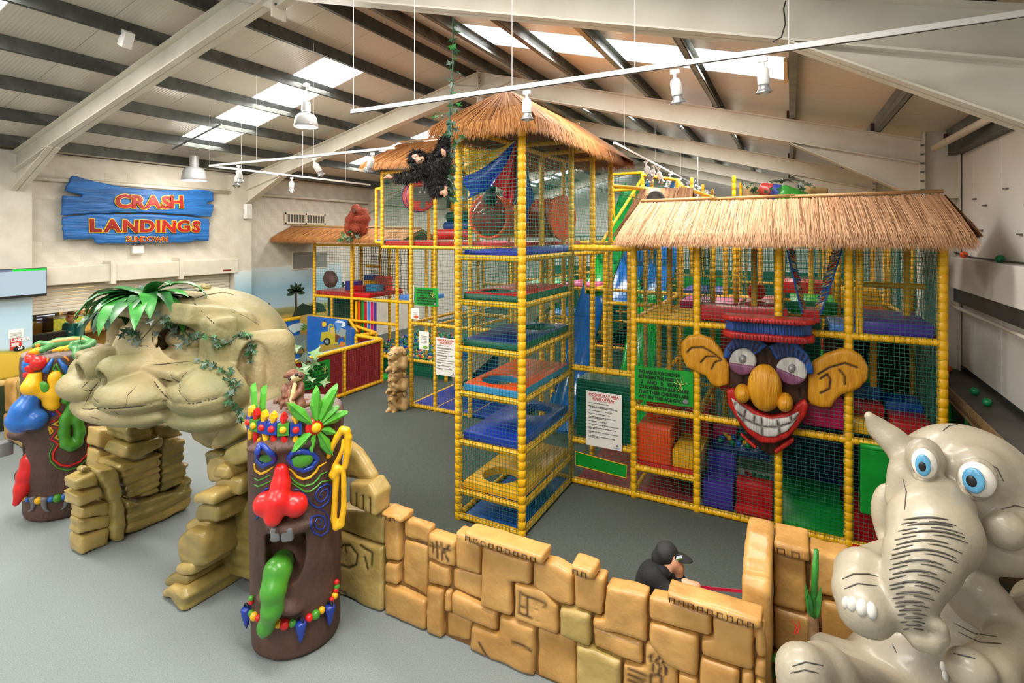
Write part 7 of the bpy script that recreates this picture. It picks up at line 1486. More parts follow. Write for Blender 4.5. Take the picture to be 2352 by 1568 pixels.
# ================================================================ PLANTS
LG = [mat('leaf_'+n, a, .42, b, 10., coat=.1) for n, a, b in (('dark', '#24552f', '#173c20'), ('mid', '#2f7a3a', '#225f2c'), ('bright', '#3f9a3a', '#2f8030'), ('pale', '#8fae7a', '#5f8a56'), ('ivy', '#2b5532', '#1c3d26'), ('grey', '#55685a', '#3c4f44'))]
def blade(mb, p, d, up, L_, w_, bend=.5, n=7, fold=.25):
    """one long leaf from p along d, bending down"""
    d = Vector(d).normalized(); sd = d.cross(Vector(up)).normalized(); q = Vector(p); vs_ = []; fs = []
    for i in range(n+1):
        t = i/n; w2 = w_*math.sin(math.pi*min(1, .12+t*.88))**.8*(1 if i < n else 0); dd = (d*(1-bend*t)+Vector((0, 0, -1))*bend*t).normalized(); nn = sd.cross(dd).normalized()
        if nn.z < 0 and bend < .1: nn = -nn
        vs_ += [q-sd*w2+nn*w2*fold, q.copy(), q+sd*w2+nn*w2*fold]; q = q+dd*L_/n
    for i in range(n):
        for k in (0, 1): fs.append((i*3+k, i*3+k+1, i*3+k+4, i*3+k+3))
    mb.add(vs_, fs)
def leafy(name, label, cat, base, leaves, parent=None):
    t = thing(name, label, cat, base)
    for (p, d, L_, w_, bend, m_) in leaves: mb = MB(); blade(mb, p, d, (0, 0, 1), L_, w_, bend); mb.build('leaf', LG[m_], t, smooth=True)
    return t
top1 = onY(335, 688, 3.2); rn = random.Random(2); lv = []
for k in range(30): a = k*2.399; lv.append((top1+Vector((0, 0, .03)), (math.cos(a), math.sin(a)-.2, rn.uniform(-.2, .6)), rn.uniform(.5, .8), rn.uniform(.075, .11), rn.uniform(.4, 1.0), rn.choice((0, 1, 1, 2))))
t1_ = leafy('broadleaf_plant', 'big glossy green leaf rosette draped over the stone head brow', 'plant', top1, lv)
top2 = onY(272, 702, 3.35); lv = []
for k in range(16): a = k*2.399; lv.append((top2, (math.cos(a), math.sin(a)-.2, rn.uniform(-.3, .5)), rn.uniform(.4, .6), rn.uniform(.06, .085), rn.uniform(.6, 1.05), rn.choice((0, 0, 1, 2))))
leafy('broadleaf_plant', 'second leaf rosette hanging over the far side of the stone brow', 'plant', top2, lv)
def fern(name, label, base, n, L_, seed, m_=2, lo=.2, dirs=None, step=22):
    t = thing(name, label, 'plant', base); rn = random.Random(seed)
    for k in range(n):
        a = k*2.399 if dirs is None else dirs[k % len(dirs)]+rn.uniform(-.3, .3); d = Vector((math.cos(a), math.sin(a), rn.uniform(lo, 1))).normalized(); L2 = L_*rn.uniform(.7, 1.1); mb = MB(); pts = []
        for i in range(step): u_ = i/(step-1); pts.append(Vector(base)+d*L2*u_+Vector((0, 0, -L2*.55*u_*u_)))
        sd = d.cross(Vector((0, 0, 1))).normalized(); mb.tube(pts, .004, 4)
        for i in range(1, step-1):
            w_ = L2*.2*math.sin(math.pi*(.15+.85*i/step)); 
            for s_ in (-1, 1): q = pts[i]; e = q+sd*s_*w_+(pts[i+1]-q)*1.2; f_ = (pts[i+1]-q)*.6; mb.add([q-f_*.5, q+f_, e+f_*.3, e-f_*.2], [(0, 1, 2, 3)])
        mb.build('frond', LG[m_], t)
fern('fern', 'feathery fern sprig between the rosettes on the stone brow', top2+Vector((.12, .05, .12)), 10, .42, 3, 2, .5)
fern('fern', 'drooping fern behind the meerkats at the foot of the stone ear', onY(640, 930, 4.1), 9, .6, 4, 1, .1, (-2.6, -2.0, -1.2, -.4))
# ivy: lobed leaves along vines
IV = [(0, 0), (.35, -.18), (.62, -.5), (.6, -.12), (1.0, .0), (.6, .12), (.62, .5), (.35, .18)]
def ivy_mesh(m_):
    mb = MB(); vs_ = [(a-.0, b, .12*abs(b)) for a, b in IV]; mb.add(vs_, [(0, 1, 3), (1, 2, 3), (0, 3, 4), (0, 4, 5), (0, 5, 7), (5, 6, 7)]); me = mb.mesh('ivy_leaf', False); me.materials.append(m_); return me
ivm = [ivy_mesh(LG[k]) for k in (4, 0, 1, 5)]; ivp = ivy_mesh(LG[3])
def ivy(label, pts, per, size, seed, spread=.06, stem=True, meshes=ivm, name='ivy_vine', nf=None):
    pts = [Vector(p) for p in pts if p is not None]; t = thing(name, label, 'plant', pts[-1]); rn = random.Random(seed)
    if stem: MB().tube(pts, .006, 5).build('stem', mat('vine_stem', '#3b4a2a', .7), t)
    for a, b in zip(pts[:-1], pts[1:]):
        for k in range(per):
            p = a.lerp(b, rn.random())+Vector((rn.uniform(-1, 1), rn.uniform(-1, 1), rn.uniform(-1, 1)))*spread; o = bpy.data.objects.new('leaf', rn.choice(meshes)); COL.objects.link(o); o.parent = t; o.matrix_parent_inverse = Matrix.Translation(-t.location)
            o.location = p; s_ = size*rn.uniform(.6, 1.25); o.scale = (s_, s_, s_)
            view = Vector((.55, -.75, .35)); n_ = (view+Vector((rn.uniform(-.7, .7), rn.uniform(-.7, .7), rn.uniform(-.3, .9)))).normalized(); x_ = Vector((rn.uniform(-.8, .8), rn.uniform(-.8, .8), -rn.random())); x_ = (x_-n_*x_.dot(n_)).normalized(); o.rotation_mode = 'QUATERNION'; o.rotation_quaternion = Matrix((x_, n_.cross(x_), n_)).transposed().to_quaternion()
    return t
def hline(pix): return [q+HEADF.nrm(q)*.03 for q in HEADF.line(CK(pix), 2)]
ivy('ivy trail hanging over the ear of the stone head', hline([(1220, 490), (1340, 530), (1440, 580), (1560, 500), (1660, 520), (1690, 620), (1690, 760)]), 5, .075, 5, .03); ivy('ivy trail down the stone cheek to the chin', hline([(1200, 760), (1320, 790), (1440, 860), (1500, 960), (1490, 1080)])+[onY(150+1530/3.92, 640+1180/3.92, 3.3), onY(150+1570/3.92, 640+1290/3.92, 3.3)], 5, .085, 6, .04)
ivy('dull green vine leaves hanging in front of the stone eyes', hline([(560, 450), (640, 480), (700, 560)])+hline([(900, 340), (960, 400), (1060, 470), (1160, 570)]), 4, .11, 7, .05, True, [ivm[3], ivm[0]])
ivy('pale caladium leaves drooping beside the stone ear near the pen', [onY(690, 790, 4.3), onY(705, 820, 4.3), onY(700, 860, 4.2), onY(725, 880, 4.2)], 5, .2, 8, .08, True, [ivp, ivm[3]], 'caladium_plant'); ivy('small leafy sprigs behind the stone head beside the pen', [onY(600, 722, 4.45), onY(618, 745, 4.42), onY(612, 765, 4.4)], 9, .09, 9, .08, True, ivm)
ip = thing('ivy_pole', 'dark green pole wrapped in ivy hanging from the roof beam in front of the tower', 'pole', onY(1032, 470, 4.5)); pA, pB = onY(1041, 40, 4.5), onY(1032, 282, 4.5)
MB().tube([pA, onY(1040, 150, 4.5), pB], .008, 6).build('hanger_rope', mat('dark_green_rope', '#1d4a44', .6), ip); MB().tube([pB, onY(1030, 478, 4.5)], .022, 10).build('pole', mat('green_pole_paint', '#2c4f48', .4), ip, smooth=True); MB().tube([pB+Vector((0, 0, -.02)), pB+Vector((0, 0, .02))], .032, 10).build('pole_cap', mat('green_pole_paint', '#2c4f48', .4), ip, smooth=True)
ivy('ivy climbing up the rope above the chimp', [onY(1040, y_, 4.48) for y_ in range(50, 290, 24)], 3, .085, 12, .035); ivy('ivy leaves wound round the pole beside the chimp', [onY(1040+4*math.sin(y_*.1), y_, 4.46) for y_ in range(285, 480, 22)], 5, .1, 13, .045); ivy('loose ivy sprig beside the straw tower roof', [onY(1030, 262, 4.5), onY(1000, 260, 4.55), onY(990, 270, 4.6)], 6, .05, 14, .03)
ivy('thin ivy garland strung across the rear frame', [(-3.3, 9.3, 4.6), (-2.7, 9.35, 4.42), (-2.25, 9.35, 4.3)], 8, .05, 15, .04); ivy('ivy leaves round the green capsule on the hut roof', [(-.5, 8.85, 4.4), (-.55, 8.85, 4.5), (-.45, 8.8, 4.3), (.2, 8.85, 4.45), (.3, 8.85, 4.35)], 5, .12, 16, .07, False)
ivy('leaf tuft under the orangutan on the straw roof', [OP(300, 1010, -.2), OP(380, 1020, -.3), OP(460, 1010, -.2)], 9, .2, 17, .12, False, [ivm[1], ivm[2]])
fern('pine_sprig', 'dark pine sprig standing on the hut roof behind the green capsule', Vector((-.12, 9.3, 4.5)), 7, .35, 18, 0, .6)
# spiky plant by the back wall
sp = thing('spiky_plant', 'upright cut banana stem with green spikes in front of the return wall', 'plant', (.13, 4.45, 0)); b0 = onY(1868, 1460, 4.45); b1 = onY(1868, 1420, 4.45); b2 = onY(1875, 1262, 4.45)
MB().tube([Vector((b0.x, b0.y, 0)), b1+Vector((0, 0, .02))], [.05, .035], 8).build('stem', mat('dry_stem', '#7a5a36', .8, '#5b4024', 12.), sp, smooth=True)
for k in range(9): a = k*.7; mb = MB(); blade(mb, b1+Vector((.015*math.cos(a), .015*math.sin(a), -.02)), (.16*math.cos(a), .16*math.sin(a), 1), (1, 0, 0) if k % 2 else (0, 1, 0), .22+.04*(k % 3), .018, .0, 5); mb.build('leaf', LG[2 if k % 3 else 1], sp, smooth=True)
MB().tube([b1, b1.lerp(b2, .7), b2], [.025, .022, .016], 8).build('shoot', LG[2], sp, smooth=True)
lv = []
for k in range(14): a = k*2.399; lv.append((Vector((-.02+.1*rn.random(), 4.42, .35+.25*rn.random())), (math.cos(a), math.sin(a)*.6-.3, .5), .2, .06, .6, rn.choice((0, 0, 1, 2))))
leafy('ground_foliage', 'dark low foliage with red shoots at the foot of the return wall', 'plant', (0, 4.4, .3), lv)
mb = MB(); [mb.tube([onY(x, 1455, 4.38), onY(x+4, 1440, 4.38), onY(x-6*s_, 1422, 4.38)], [.008, .007, .002], 5) for x, s_ in ((1825, 1), (1832, -.5))]; o = mb.build('red_shoot', mat('shoot_red', '#d8402a', .5)); tag(o, 'thin red flower shoots among the dark foliage by the wall', 'flower')
# ================================================================ LIGHT FITTINGS, SPEAKERS, SCREEN
wl = mat('lamp_white', '#e8e6e2', .35); bulb = mat('lamp_glow', '#fff4e0', .4, emit='#fff0d8', estr=3.)
al = mat('spun_aluminium', '#d3d5d6', .3, '#c2c4c6', 6., metal=.3)
def pendant(px, pyc, pyb, label, d):
    a = atD(px, pyc, d); b = atD(px, pyb, d); t = thing('pendant_lamp', label, 'lamp', b, 'bell pendants'); h_ = a.z-b.z; R = .21*d/10
    MB().tube([a, (a.x+.02, a.y, a.z-.08), (a.x-.01, a.y, a.z-.18), (b.x, b.y, b.z+R*2.2)], .008, 5).build('cable', wl, t); MB().lathe((b.x, b.y, b.z+R*2.25), b, [(0, .02), (0, R*.38), (R*.85, R*.4), (R*.9, R*.34), (R*1.05, R*.36)], 18).build('driver_housing', al, t, smooth=False)
    MB().lathe((b.x, b.y, b.z+R*1.25), b, [(0, R*.36), (R*.12, R*.7), (R*.4, R*.92), (R*.9, R), (R*1.22, R*1.05), (R*1.25, R*1.0), (R*1.1, R*.9), (R*.3, R*.6)], 26).build('bell_shade', al, t, smooth=True)
    MB().ell((b.x, b.y, b.z+R*.25), (R*.75, R*.75, R*.25), 16, 8).build('diffuser', bulb, t, smooth=True); MB().bbox(a-Vector((.05, .05, .0)), a+Vector((.05, .05, .07)), .01).build('ceiling_box', wl, t)
    l = bpy.data.lights.new('pendant_light', 'POINT'); l.energy = 60; l.shadow_soft_size = .2; l.color = (1, .93, .82); o = bpy.data.objects.new('pendant_light', l); COL.objects.link(o); o.location = b-Vector((0, 0, .1))
pendant(703, 200, 292, 'silver bell pendant lamp hanging below the long skylight', 10.0); pendant(446, 338, 415, 'silver bell pendant lamp hanging near the blue plank sign', 12.3)
def track(a, b, label, wires, n=1):
    a, b = Vector(a), Vector(b); t = thing('light_track', label, 'light track', a); d = (b-a).normalized(); R = Matrix((d, Vector((0, 0, 1)).cross(d), Vector((0, 0, 1)))).transposed(); MB().box((a+b)/2, ((b-a).length/2, .018, .018), R).build('rail', wl, t); MB().box((a+b)/2-Vector((0, 0, .0185)), ((b-a).length/2, .006, .002), R).build('slot', grey_dark, t)
    for u_, top_ in wires: p = a.lerp(b, u_); MB().tube([p, (p.x, p.y, top_)], .003, 4).build('suspension_wire', wl, t)
    return t
def spot(p, aim, label, s_=1., lit=False):
    p = Vector(p); t = thing('spot_lamp', label, 'spotlight', p, 'track spot heads'); aim = Vector(aim).normalized()
    MB().bbox(p+Vector((-.035*s_, -.012, -.05)), p+Vector((.035*s_, .012, -.015)), .004, 1).build('adapter', wl, t); MB().tube([p-Vector((0, 0, .04)), p-Vector((0, 0, .09*s_))], .012*s_, 8).build('stem', wl, t); q = p-Vector((0, 0, .08*s_))
    MB().lathe(q, q+aim, [(0, .012*s_), (.02*s_, .035*s_), (.045*s_, .042*s_), (.13*s_, .042*s_), (.135*s_, .038*s_)], 14).build('body', wl, t, smooth=True); MB().lathe(q+aim*.13*s_, q+aim*.3, [(0, .034*s_), (.025*s_, .036*s_), (.05*s_, .05*s_), (.065*s_, .062*s_), (.06*s_, .05*s_), (.03*s_, .02*s_)], 16).build('lamp_cup', mat('chrome_cup', '#9a9b9d', .3, metal=.5), t, smooth=True)
    e = q+aim*.185*s_; MB().ell(e, (.03*s_,)*3, 10, 7).build('bulb', bulb if lit else mat('bulb_off', '#cfc6b6', .3), t, smooth=True)
    l = bpy.data.lights.new('spot_light', 'SPOT'); l.energy = 25 if lit else 12; l.spot_size = 1.3; l.shadow_soft_size = .05; l.color = (1, .9, .76); o = bpy.data.objects.new('spot_light', l); COL.objects.link(o); o.location = e+aim*.06; o.rotation_mode = 'QUATERNION'; o.rotation_quaternion = Vector((0, 0, -1)).rotation_difference(aim)
TY = 4.0; ta, tb = onY(808, 253, TY), onY(2352, 50, TY); tb = ta+(tb-ta)*1.15; tz = (ta.z+onY(1500, 161, TY).z)/2; ta.z = tz; tb.z = tz
track(ta, tb, 'long white light track hung across the hall in front of the tower', [((onY(x, 200, TY).x-ta.x)/(tb.x-ta.x), z_) for x, z_ in ((812, 6.5), (952, 6.7), (1176, 6.55), (1458, 6.0), (1812, 5.55))])
for x, am, l in ((1210, (0, .05, -1), 'white track spot pointing straight down over the tower roof'), (1550, (.1, .25, -1), 'white track spot with a looping cable on the long track'), (1752, (.05, .1, -1), 'white track spot in front of the right roof skylight')): p = onY(x, 200, TY); spot((p.x, TY, tz-.02), am, l, .95)
k0 = atD(482, 381, 9.2); k1 = onY(905, 347, k0.y); k1.z = k0.z; k2 = onX(850, 418, k0.x); k2.z = k0.z
track(k0, k1, 'white light track running towards the chimp', [(.0, 5.9), (.3, 6.3), (.62, 6.6)]); track(k0, k2, 'white light track running back towards the side wing', [(.15, 5.8), (.5, 5.85), (.8, 5.85)])
for px_, ln, am, l, lit in ((548, 'k1', (-.2, .3, -1), 'white spot near the corner of the angled tracks', 0), (722, 'k1', (.3, .5, -1), 'white spot midway along the track towards the chimp', 0), (855, 'k1', (-.5, .2, -.7), 'white spot at the end of the track by the chimp', 0), (545, 'k2', (.2, -.2, -1), 'white spot just behind the track corner', 0), (670, 'k2', (0, 0, -1), 'white spot on the track running back to the side wing', 1)):
    p = onY(px_, 365, k0.y) if ln == 'k1' else onX(px_, 390, k0.x); spot((p.x, p.y, k0.z-.02), am, l, 1.1, bool(lit))
t3 = onX(1411, 328, -2.5); t4 = onX(1632, 446, -2.5); t4.z = t3.z; t4.y = min(t4.y, 24)
track(t3, t4, 'long white light track receding over the rear play frame', [(.05, 6.4), (.25, 6.4), (.5, 6.4), (.75, 6.4)])
for i, px_ in enumerate((1484, 1502, 1512, 1540, 1562, 1580, 1594, 1605, 1618, 1624)):
    p = onX(px_, 400, -2.5); spot((p.x, min(p.y, 23.8), t3.z-.02), (-.4 if i % 2 else .3, .1, -1), 'small white spot in the row on the receding rear track', 1.3, i in (1, 6, 8))
# grey strut under the skylight
o = MB().tube([atD(397, 342, 11.2), atD(508, 285, 10.3)], .02, 4).build('hanging_strut', galv); tag(o, 'loose grey steel strut hanging below the left skylight', 'strut')
# wall speaker, purlin speaker, emergency light, vents
def boxthing(name, label, cat, a, b, m, r=.015): o = MB().bbox(a, b, r).build(name, m, None, auto=40); tag(o, label, cat); return o
ws_ = thing('pier_speaker', 'slim white loudspeaker on the side of the wall pier', 'speaker', (XL+.3, 9.32, 4.2)); MB().bbox((XL+.28, 9.2, 4.12), (XL+.42, 9.38, 4.52), .02).build('cabinet', wl, ws_, auto=40); MB().bbox((XL+.42, 9.22, 4.15), (XL+.425, 9.36, 4.49), .01, 1).build('grille', mat('speaker_grille', '#cfccc4', .7), ws_); MB().box2((XL+.26, 9.27, 4.28), (XL+.3, 9.31, 4.34)).build('bracket', grey_dark, ws_)
p = onX(290, 90, -8.15); cs = thing('roof_speaker', 'small grey box speaker clipped under a roof purlin', 'speaker', p); MB().box(p, (.07, .06, .11), Matrix.Rotation(.5, 3, 'Y')).build('cabinet', wl, cs); MB().tube([p+Vector((0, 0, .08)), p+Vector((0, 0, .2))], .012, 6).build('bracket', grey_dark, cs)
em = thing('emergency_light', 'white emergency light box with twin lamps below the plank sign', 'light', (XL+.05, 6.95, 3.3)); a = onX(302, 580, XL+.04); MB().bbox((XL+.015, a.y, a.z-.02), (XL+.1, a.y+.24, a.z+.16), .012).build('case', wl, em); [MB().ell((XL+.08, a.y+.12+s_*.07, a.z+.2), .035, 10, 7).build('lamp', mat('chrome_cup', '#9a9b9d', .3, metal=.5), em, smooth=True) for s_ in (-1, 1)]
vt = thing('louvre_vent', 'cream double louvre vent high on the blockwork wall', 'vent', (XL, 11, 4.1)); a, b = onX(653, 488, XL+.015), onX(746, 514, XL+.015); cream = mat('vent_cream', '#d8cdb4', .5); y0, y1, z0, z1 = a.y, b.y, b.z-.03, a.z
MB().box2((XL+.013, y0, z0), (XL+.02, y1, z1)).build('backing', grey_dark, vt); fr_ = MB(); [fr_.box2(p_, q_) for p_, q_ in (((XL+.013, y0, z0), (XL+.05, y1, z0+.05)), ((XL+.013, y0, z1-.05), (XL+.05, y1, z1)), ((XL+.013, y0, z0), (XL+.05, y0+.05, z1)), ((XL+.013, y1-.05, z0), (XL+.05, y1, z1)), ((XL+.013, (y0+y1)/2-.03, z0), (XL+.05, (y0+y1)/2+.03, z1)))]; fr_.build('frame', cream, vt)
for k in range(14): yk = y0+.1+k*(y1-y0-.2)/13; MB().box((XL+.03, yk, (z0+z1)/2), (.014, .006, (z1-z0)/2-.04), Matrix.Rotation(.5, 3, 'Z')).build('louvre', cream, vt)
v2 = thing('grille_panel', 'grey mesh grille panel with cream frame behind the side wing post', 'vent', (XL, 11.3, 3.2)); a, b = onX(672, 580, XL+.02), onX(722, 614, XL+.02); MB().box2((XL+.013, a.y, b.z), (XL+.02, b.y+.5, a.z)).build('mesh', mat('grey_grille', '#8c8880', .6, '#77736b', 60.), v2); fr_ = MB(); [fr_.box2(p_, q_) for p_, q_ in (((XL+.013, a.y-.03, b.z-.03), (XL+.03, b.y+.5, b.z)), ((XL+.013, a.y-.03, a.z), (XL+.03, b.y+.5, a.z+.03)), ((XL+.013, a.y-.03, b.z), (XL+.03, a.y, a.z)))]; fr_.build('frame', cream, v2)
tv = thing('mounted_screen', 'flat screen showing a pale blue page with a green bar', 'screen', (-12.9, 4.5, 2.5)); a, b = onX(-40, 623, -12.9), onX(108, 679, -12.9); MB().bbox((-12.96, a.y, b.z), (-12.9, b.y, a.z+.02), .008).build('bezel', black, tv); scr = mat('screen_lit', '#5f6a72', .3, emit='#d2e8f8', estr=.42); MB().box2((-12.9, a.y, b.z+.05), (-12.897, b.y-.012, a.z-.03)).build('picture', scr, tv); MB().box2((-12.899, onX(28, 620, -12.9).y, a.z-.03), (-12.895, b.y-.012, a.z+.008)).build('green_bar', mat('screen_green', '#1fae3a', .3, emit='#1fae3a', estr=.5), tv); MB().box2((-12.899, a.y, a.z-.03), (-12.895, onX(28, 620, -12.9).y, a.z+.008)).build('grey_bar', mat('screen_grey', '#5a6680', .3, emit='#5a6680', estr=.3), tv); MB().box2((-13.2, 4.4, 2.7), (-12.95, 4.46, 2.76)).build('wall_arm', grey_dark, tv)
# ================================================================ KIOSK, FRIDGE, STORE SHELVES
ct = thing('serving_counter', 'dark serving counter inside the kiosk opening', 'counter', (XL-.2, 6.8, 0)); MB().bbox((XL-.6, SHY0+.05, .0), (XL-.3, SHY1-.05, 1.02), .01).build('front', mat('counter_front', '#3a3430', .6), ct); MB().bbox((XL-.75, SHY0+.05, 1.02), (XL-.22, SHY1-.05, 1.06), .01).build('worktop', mat('worktop_dark', '#2a2624', .4), ct)
K = lambda a, b, X: onX(60+a/3.733, 640+b/3.733, X)
a, b = K(15, 290, KX+.03), K(283, 335, KX+.03); ms = thing('menu_screen', 'dark menu screen with white text on the kiosk back wall', 'screen', a); MB().bbox((KX+.004, a.y, b.z), (KX+.05, b.y, a.z), .01).build('bezel', black, ms); [MB().box2((KX+.05, a.y+.15+(k % 2)*.5, a.z-.12-.07*(k//2)), (KX+.053, a.y+.5+(k % 2)*.6, a.z-.1-.07*(k//2))).build('menu_line', mat('screen_text', '#b8c4e0', .4, emit='#9fb4e0', estr=.4), ms) for k in range(6)]
a = K(210, 500, XL-.5); tl = thing('till_monitor', 'black till monitor on the kiosk counter', 'till', (XL-.5, a.y, 1.06)); MB().bbox((XL-.62, a.y-.28, 1.12), (XL-.5, a.y+.28, 1.62), .02).build('housing', black, tl); MB().box2((XL-.5, a.y-.05, 1.22), (XL-.495, a.y+.06, 1.34)).build('lit_display', mat('till_display', '#5f7fd0', .3, emit='#8fa8ff', estr=1.), tl); MB().box2((XL-.6, a.y-.1, 1.05), (XL-.5, a.y+.1, 1.13)).build('foot', black, tl); MB().bbox((XL-.9, a.y-.55, 1.06), (XL-.62, a.y-.2, 1.5), .02).build('rear_housing', mat('brown_case', '#5b4630', .5), tl)
sh_ = thing('storage_shelf', 'wooden shelf of brown boxes on the kiosk back wall', 'shelf', K(450, 285, KX+.2)); z_ = K(450, 290, KX+.2).z; y_ = K(345, 290, KX+.2).y; MB().box2((KX, y_, z_-.04), (KX+.35, y_+2.4, z_)).build('board', mat('shelf_wood', '#8a6a3c', .6), sh_); MB().box2((KX, y_, z_-.5), (KX+.35, y_+2.4, z_-.46)).build('board', mat('shelf_wood', '#8a6a3c', .6), sh_); MB().box2((KX, y_, z_-.95), (KX+.35, y_+2.4, z_-.91)).build('board', mat('shelf_wood', '#8a6a3c', .6), sh_)
for k in range(6): o = MB().lathe((KX+.2, y_+.2+k*.37, z_), (KX+.2, y_+.2+k*.37, z_+1), [(0, .16), (.2, .17), (.22, .15), (.2, .12)], 14).build('storage_basket', mat('basket_brown', '#9a7048', .7, '#7d5836', 12.)); tag(o, 'round brown basket in the row on the top kiosk shelf', 'basket', 'kiosk baskets')
for k in range(5):
    o = MB().bbox((KX+.03, y_+.1+k*.45, z_-.46), (KX+.33, y_+.45+k*.45, z_-.2-.05*(k % 2)), .015).build('carton', mat('carton_%d' % (k % 3), ('#c9a84e', '#d8d2c0', '#b87a3a')[k % 3], .6)); tag(o, ('yellow carton on the middle kiosk shelf', 'cream carton on the middle kiosk shelf', 'tan carton on the middle kiosk shelf')[k % 3], 'carton', 'kiosk cartons')
for k, (c, l) in enumerate((('#d2522a', 'orange'), ('#e0b43a', 'yellow'), ('#3a8a4a', 'green'), ('#c8c2b8', 'white'))): o = MB().bbox((XL-.6, 7.5+k*.3, 1.06), (XL-.35, 7.7+k*.3, 1.16+.04*(k % 2)), .02).build('snack_tray', mat('tray_'+l, c, .5)); tag(o, '%s snack tray on the kiosk counter' % l, 'tray')
cf = K(340, 400, KX+.5); cm = thing('drinks_machine', 'drinks machine with yellow fruit panel behind the worker', 'drinks machine', (KX+.4, cf.y, 0)); MB().bbox((KX+.1, cf.y-.3, 0), (KX+.6, cf.y+.35, 1.75), .02).build('cabinet', black, cm); MB().box2((KX+.6, cf.y-.28, 1.45), (KX+.606, cf.y+.33, 1.72)).build('fruit_panel', mat('fruit_panel', '#c9b83a', .5, '#6fa03a', 14.), cm); MB().box2((KX+.6, cf.y-.05, 1.1), (KX+.605, cf.y+.1, 1.3)).build('red_display', mat('red_led', '#b02020', .4, emit='#ff3020', estr=.6), cm)
area_light('kiosk_fill_light', (XL-1.4, 6.6, 2.55), 2.5, .4, 60, (1, .86, .6))  # area lamp without a fitting, added to brighten the kiosk worker
fg = thing('drinks_fridge', 'grey glass-door drinks fridge lit inside against the mural', 'fridge', (XL+.4, 9.8, 0)); a, b = onX(581, 680, XL+.5), onX(619, 690, XL+.5); y0, y1, zt = a.y, b.y, 1.78
gyf = mat('fridge_grey', '#77777a', .4); MB().bbox((XL+.05, y0, 0), (XL+.48, y1, zt), .03).build('cabinet', gyf, fg, auto=40); fr_ = MB(); [fr_.bbox(p_, q_, .015, 1) for p_, q_ in (((XL+.48, y0, .1), (XL+.54, y0+.08, zt)), ((XL+.48, y1-.08, .1), (XL+.54, y1, zt)), ((XL+.48, y0, zt-.1), (XL+.54, y1, zt)), ((XL+.48, y0, .05), (XL+.54, y1, .2)))]; fr_.build('door_frame', gyf, fg); MB().box2((XL+.484, y0+.08, .2), (XL+.49, y1-.08, zt-.1)).build('lit_interior', mat('fridge_glow', '#e8f4f8', .4, emit='#dff2ff', estr=.9), fg)
for k in range(4): MB().box2((XL+.49, y0+.08, .4+k*.3), (XL+.53, y1-.08, .415+k*.3)).build('fridge_shelf', wl, fg)
bm_ = [mat('bottle_'+n, c, .3) for n, c in (('orange', '#d8702a'), ('green', '#2f7a3a'), ('blue', '#3a5ab0'), ('dark', '#2a2a30'), ('cream', '#d8cdb0'))]
for k in range(4):
    for q in range(6):
        z_ = .415+k*.3; yk = y0+.13+q*(y1-y0-.26)/5; c = (k+q*2) % 5; o = MB().lathe((XL+.51, yk, z_), (XL+.51, yk, z_+1), [(0, .028), (.11, .028), (.15, .012), (.18, .012)], 8).build('drink_bottle', bm_[c]); tag(o, '%s drink bottle on a shelf of the lit fridge' % ('orange', 'green', 'blue', 'dark', 'cream')[c], 'bottle', 'fridge bottles')
# store room with racks behind the wall opening
st = thing('storage_rack', 'grey metal rack crammed with small jars in the store opening', 'rack', (XL-.6, 13.4, 0)); [MB().box2((XL-.9, 13.02, z_), (XL-.45, 13.98, z_+.03)).build('rack_shelf', galv, st) for z_ in (.3, .62, .94, 1.26, 1.58, 1.9)]; [MB().box2((XL-.47, y_, 0), (XL-.43, y_+.04, 2.08)).build('rack_upright', galv, st) for y_ in (13.02, 13.48, 13.94)]
w = MB().box2((XL-1.2, 12.8, 0), (XL-1.1, 14.2, 2.2)); struct(w, 'wall_store', mat('store_dark', '#4a4640', .8))
jm = mat('jar_glass', '#8a8a96', .2, '#5a4a6a', 40.)
for z_ in (.33, .65, .97, 1.29, 1.61):
    for q in range(9): o = MB().lathe((XL-.55, 13.08+q*.105, z_), (XL-.55, 13.08+q*.105, z_+1), [(0, .04), (.16, .04), (.2, .025), (.22, .025)], 8).build('jar', jm); tag(o, 'small grey jar in the rows on the store rack', 'jar', 'jars on the store rack')
# ================================================================ LEDGE BALLS
for y_, c, z_ in ((9.1, 2, 1.83), (7.95, 0, 1.83), (7.5, 0, 1.83), (8.9, 2, 3.39), (7.55, 0, 3.39)):
    o = MB().ell((XR-.2 if z_ < 2 else XR-.08, y_, z_+.042), .045, 12, 8).build('ball', [bc[0], bc[1], mat('ball_orange', '#e2551c', .3)][c], None, smooth=True); tag(o, ('orange ball' if c == 2 else 'green ball')+(' on the wooden ledge of the right wall' if z_ < 2 else ' on top of the white fascia board'), 'ball', 'stray balls on the right wall')
o = MB().tube([(XR-.08, 9.35, 3.45), (XR-.08, 8.6, 3.41), (XR-.08, 7.6, 3.41), (XR-.08, 6.5, 3.42), (XR-.08, 4.5, 3.42)], .012, 5).build('cable', black); tag(o, 'black cable lying along the white fascia board', 'cable')
o = MB().tube([onY(1805-5*0, 2, 4.42), onY(1800, 20, 4.4), onY(1804, 55, 4.4), onY(1795, 85, 4.4), onY(1775, 96, 4.4)], .006, 5).build('cable', grey_dark); tag(o, 'grey cable looping down the near roof beam', 'cable')
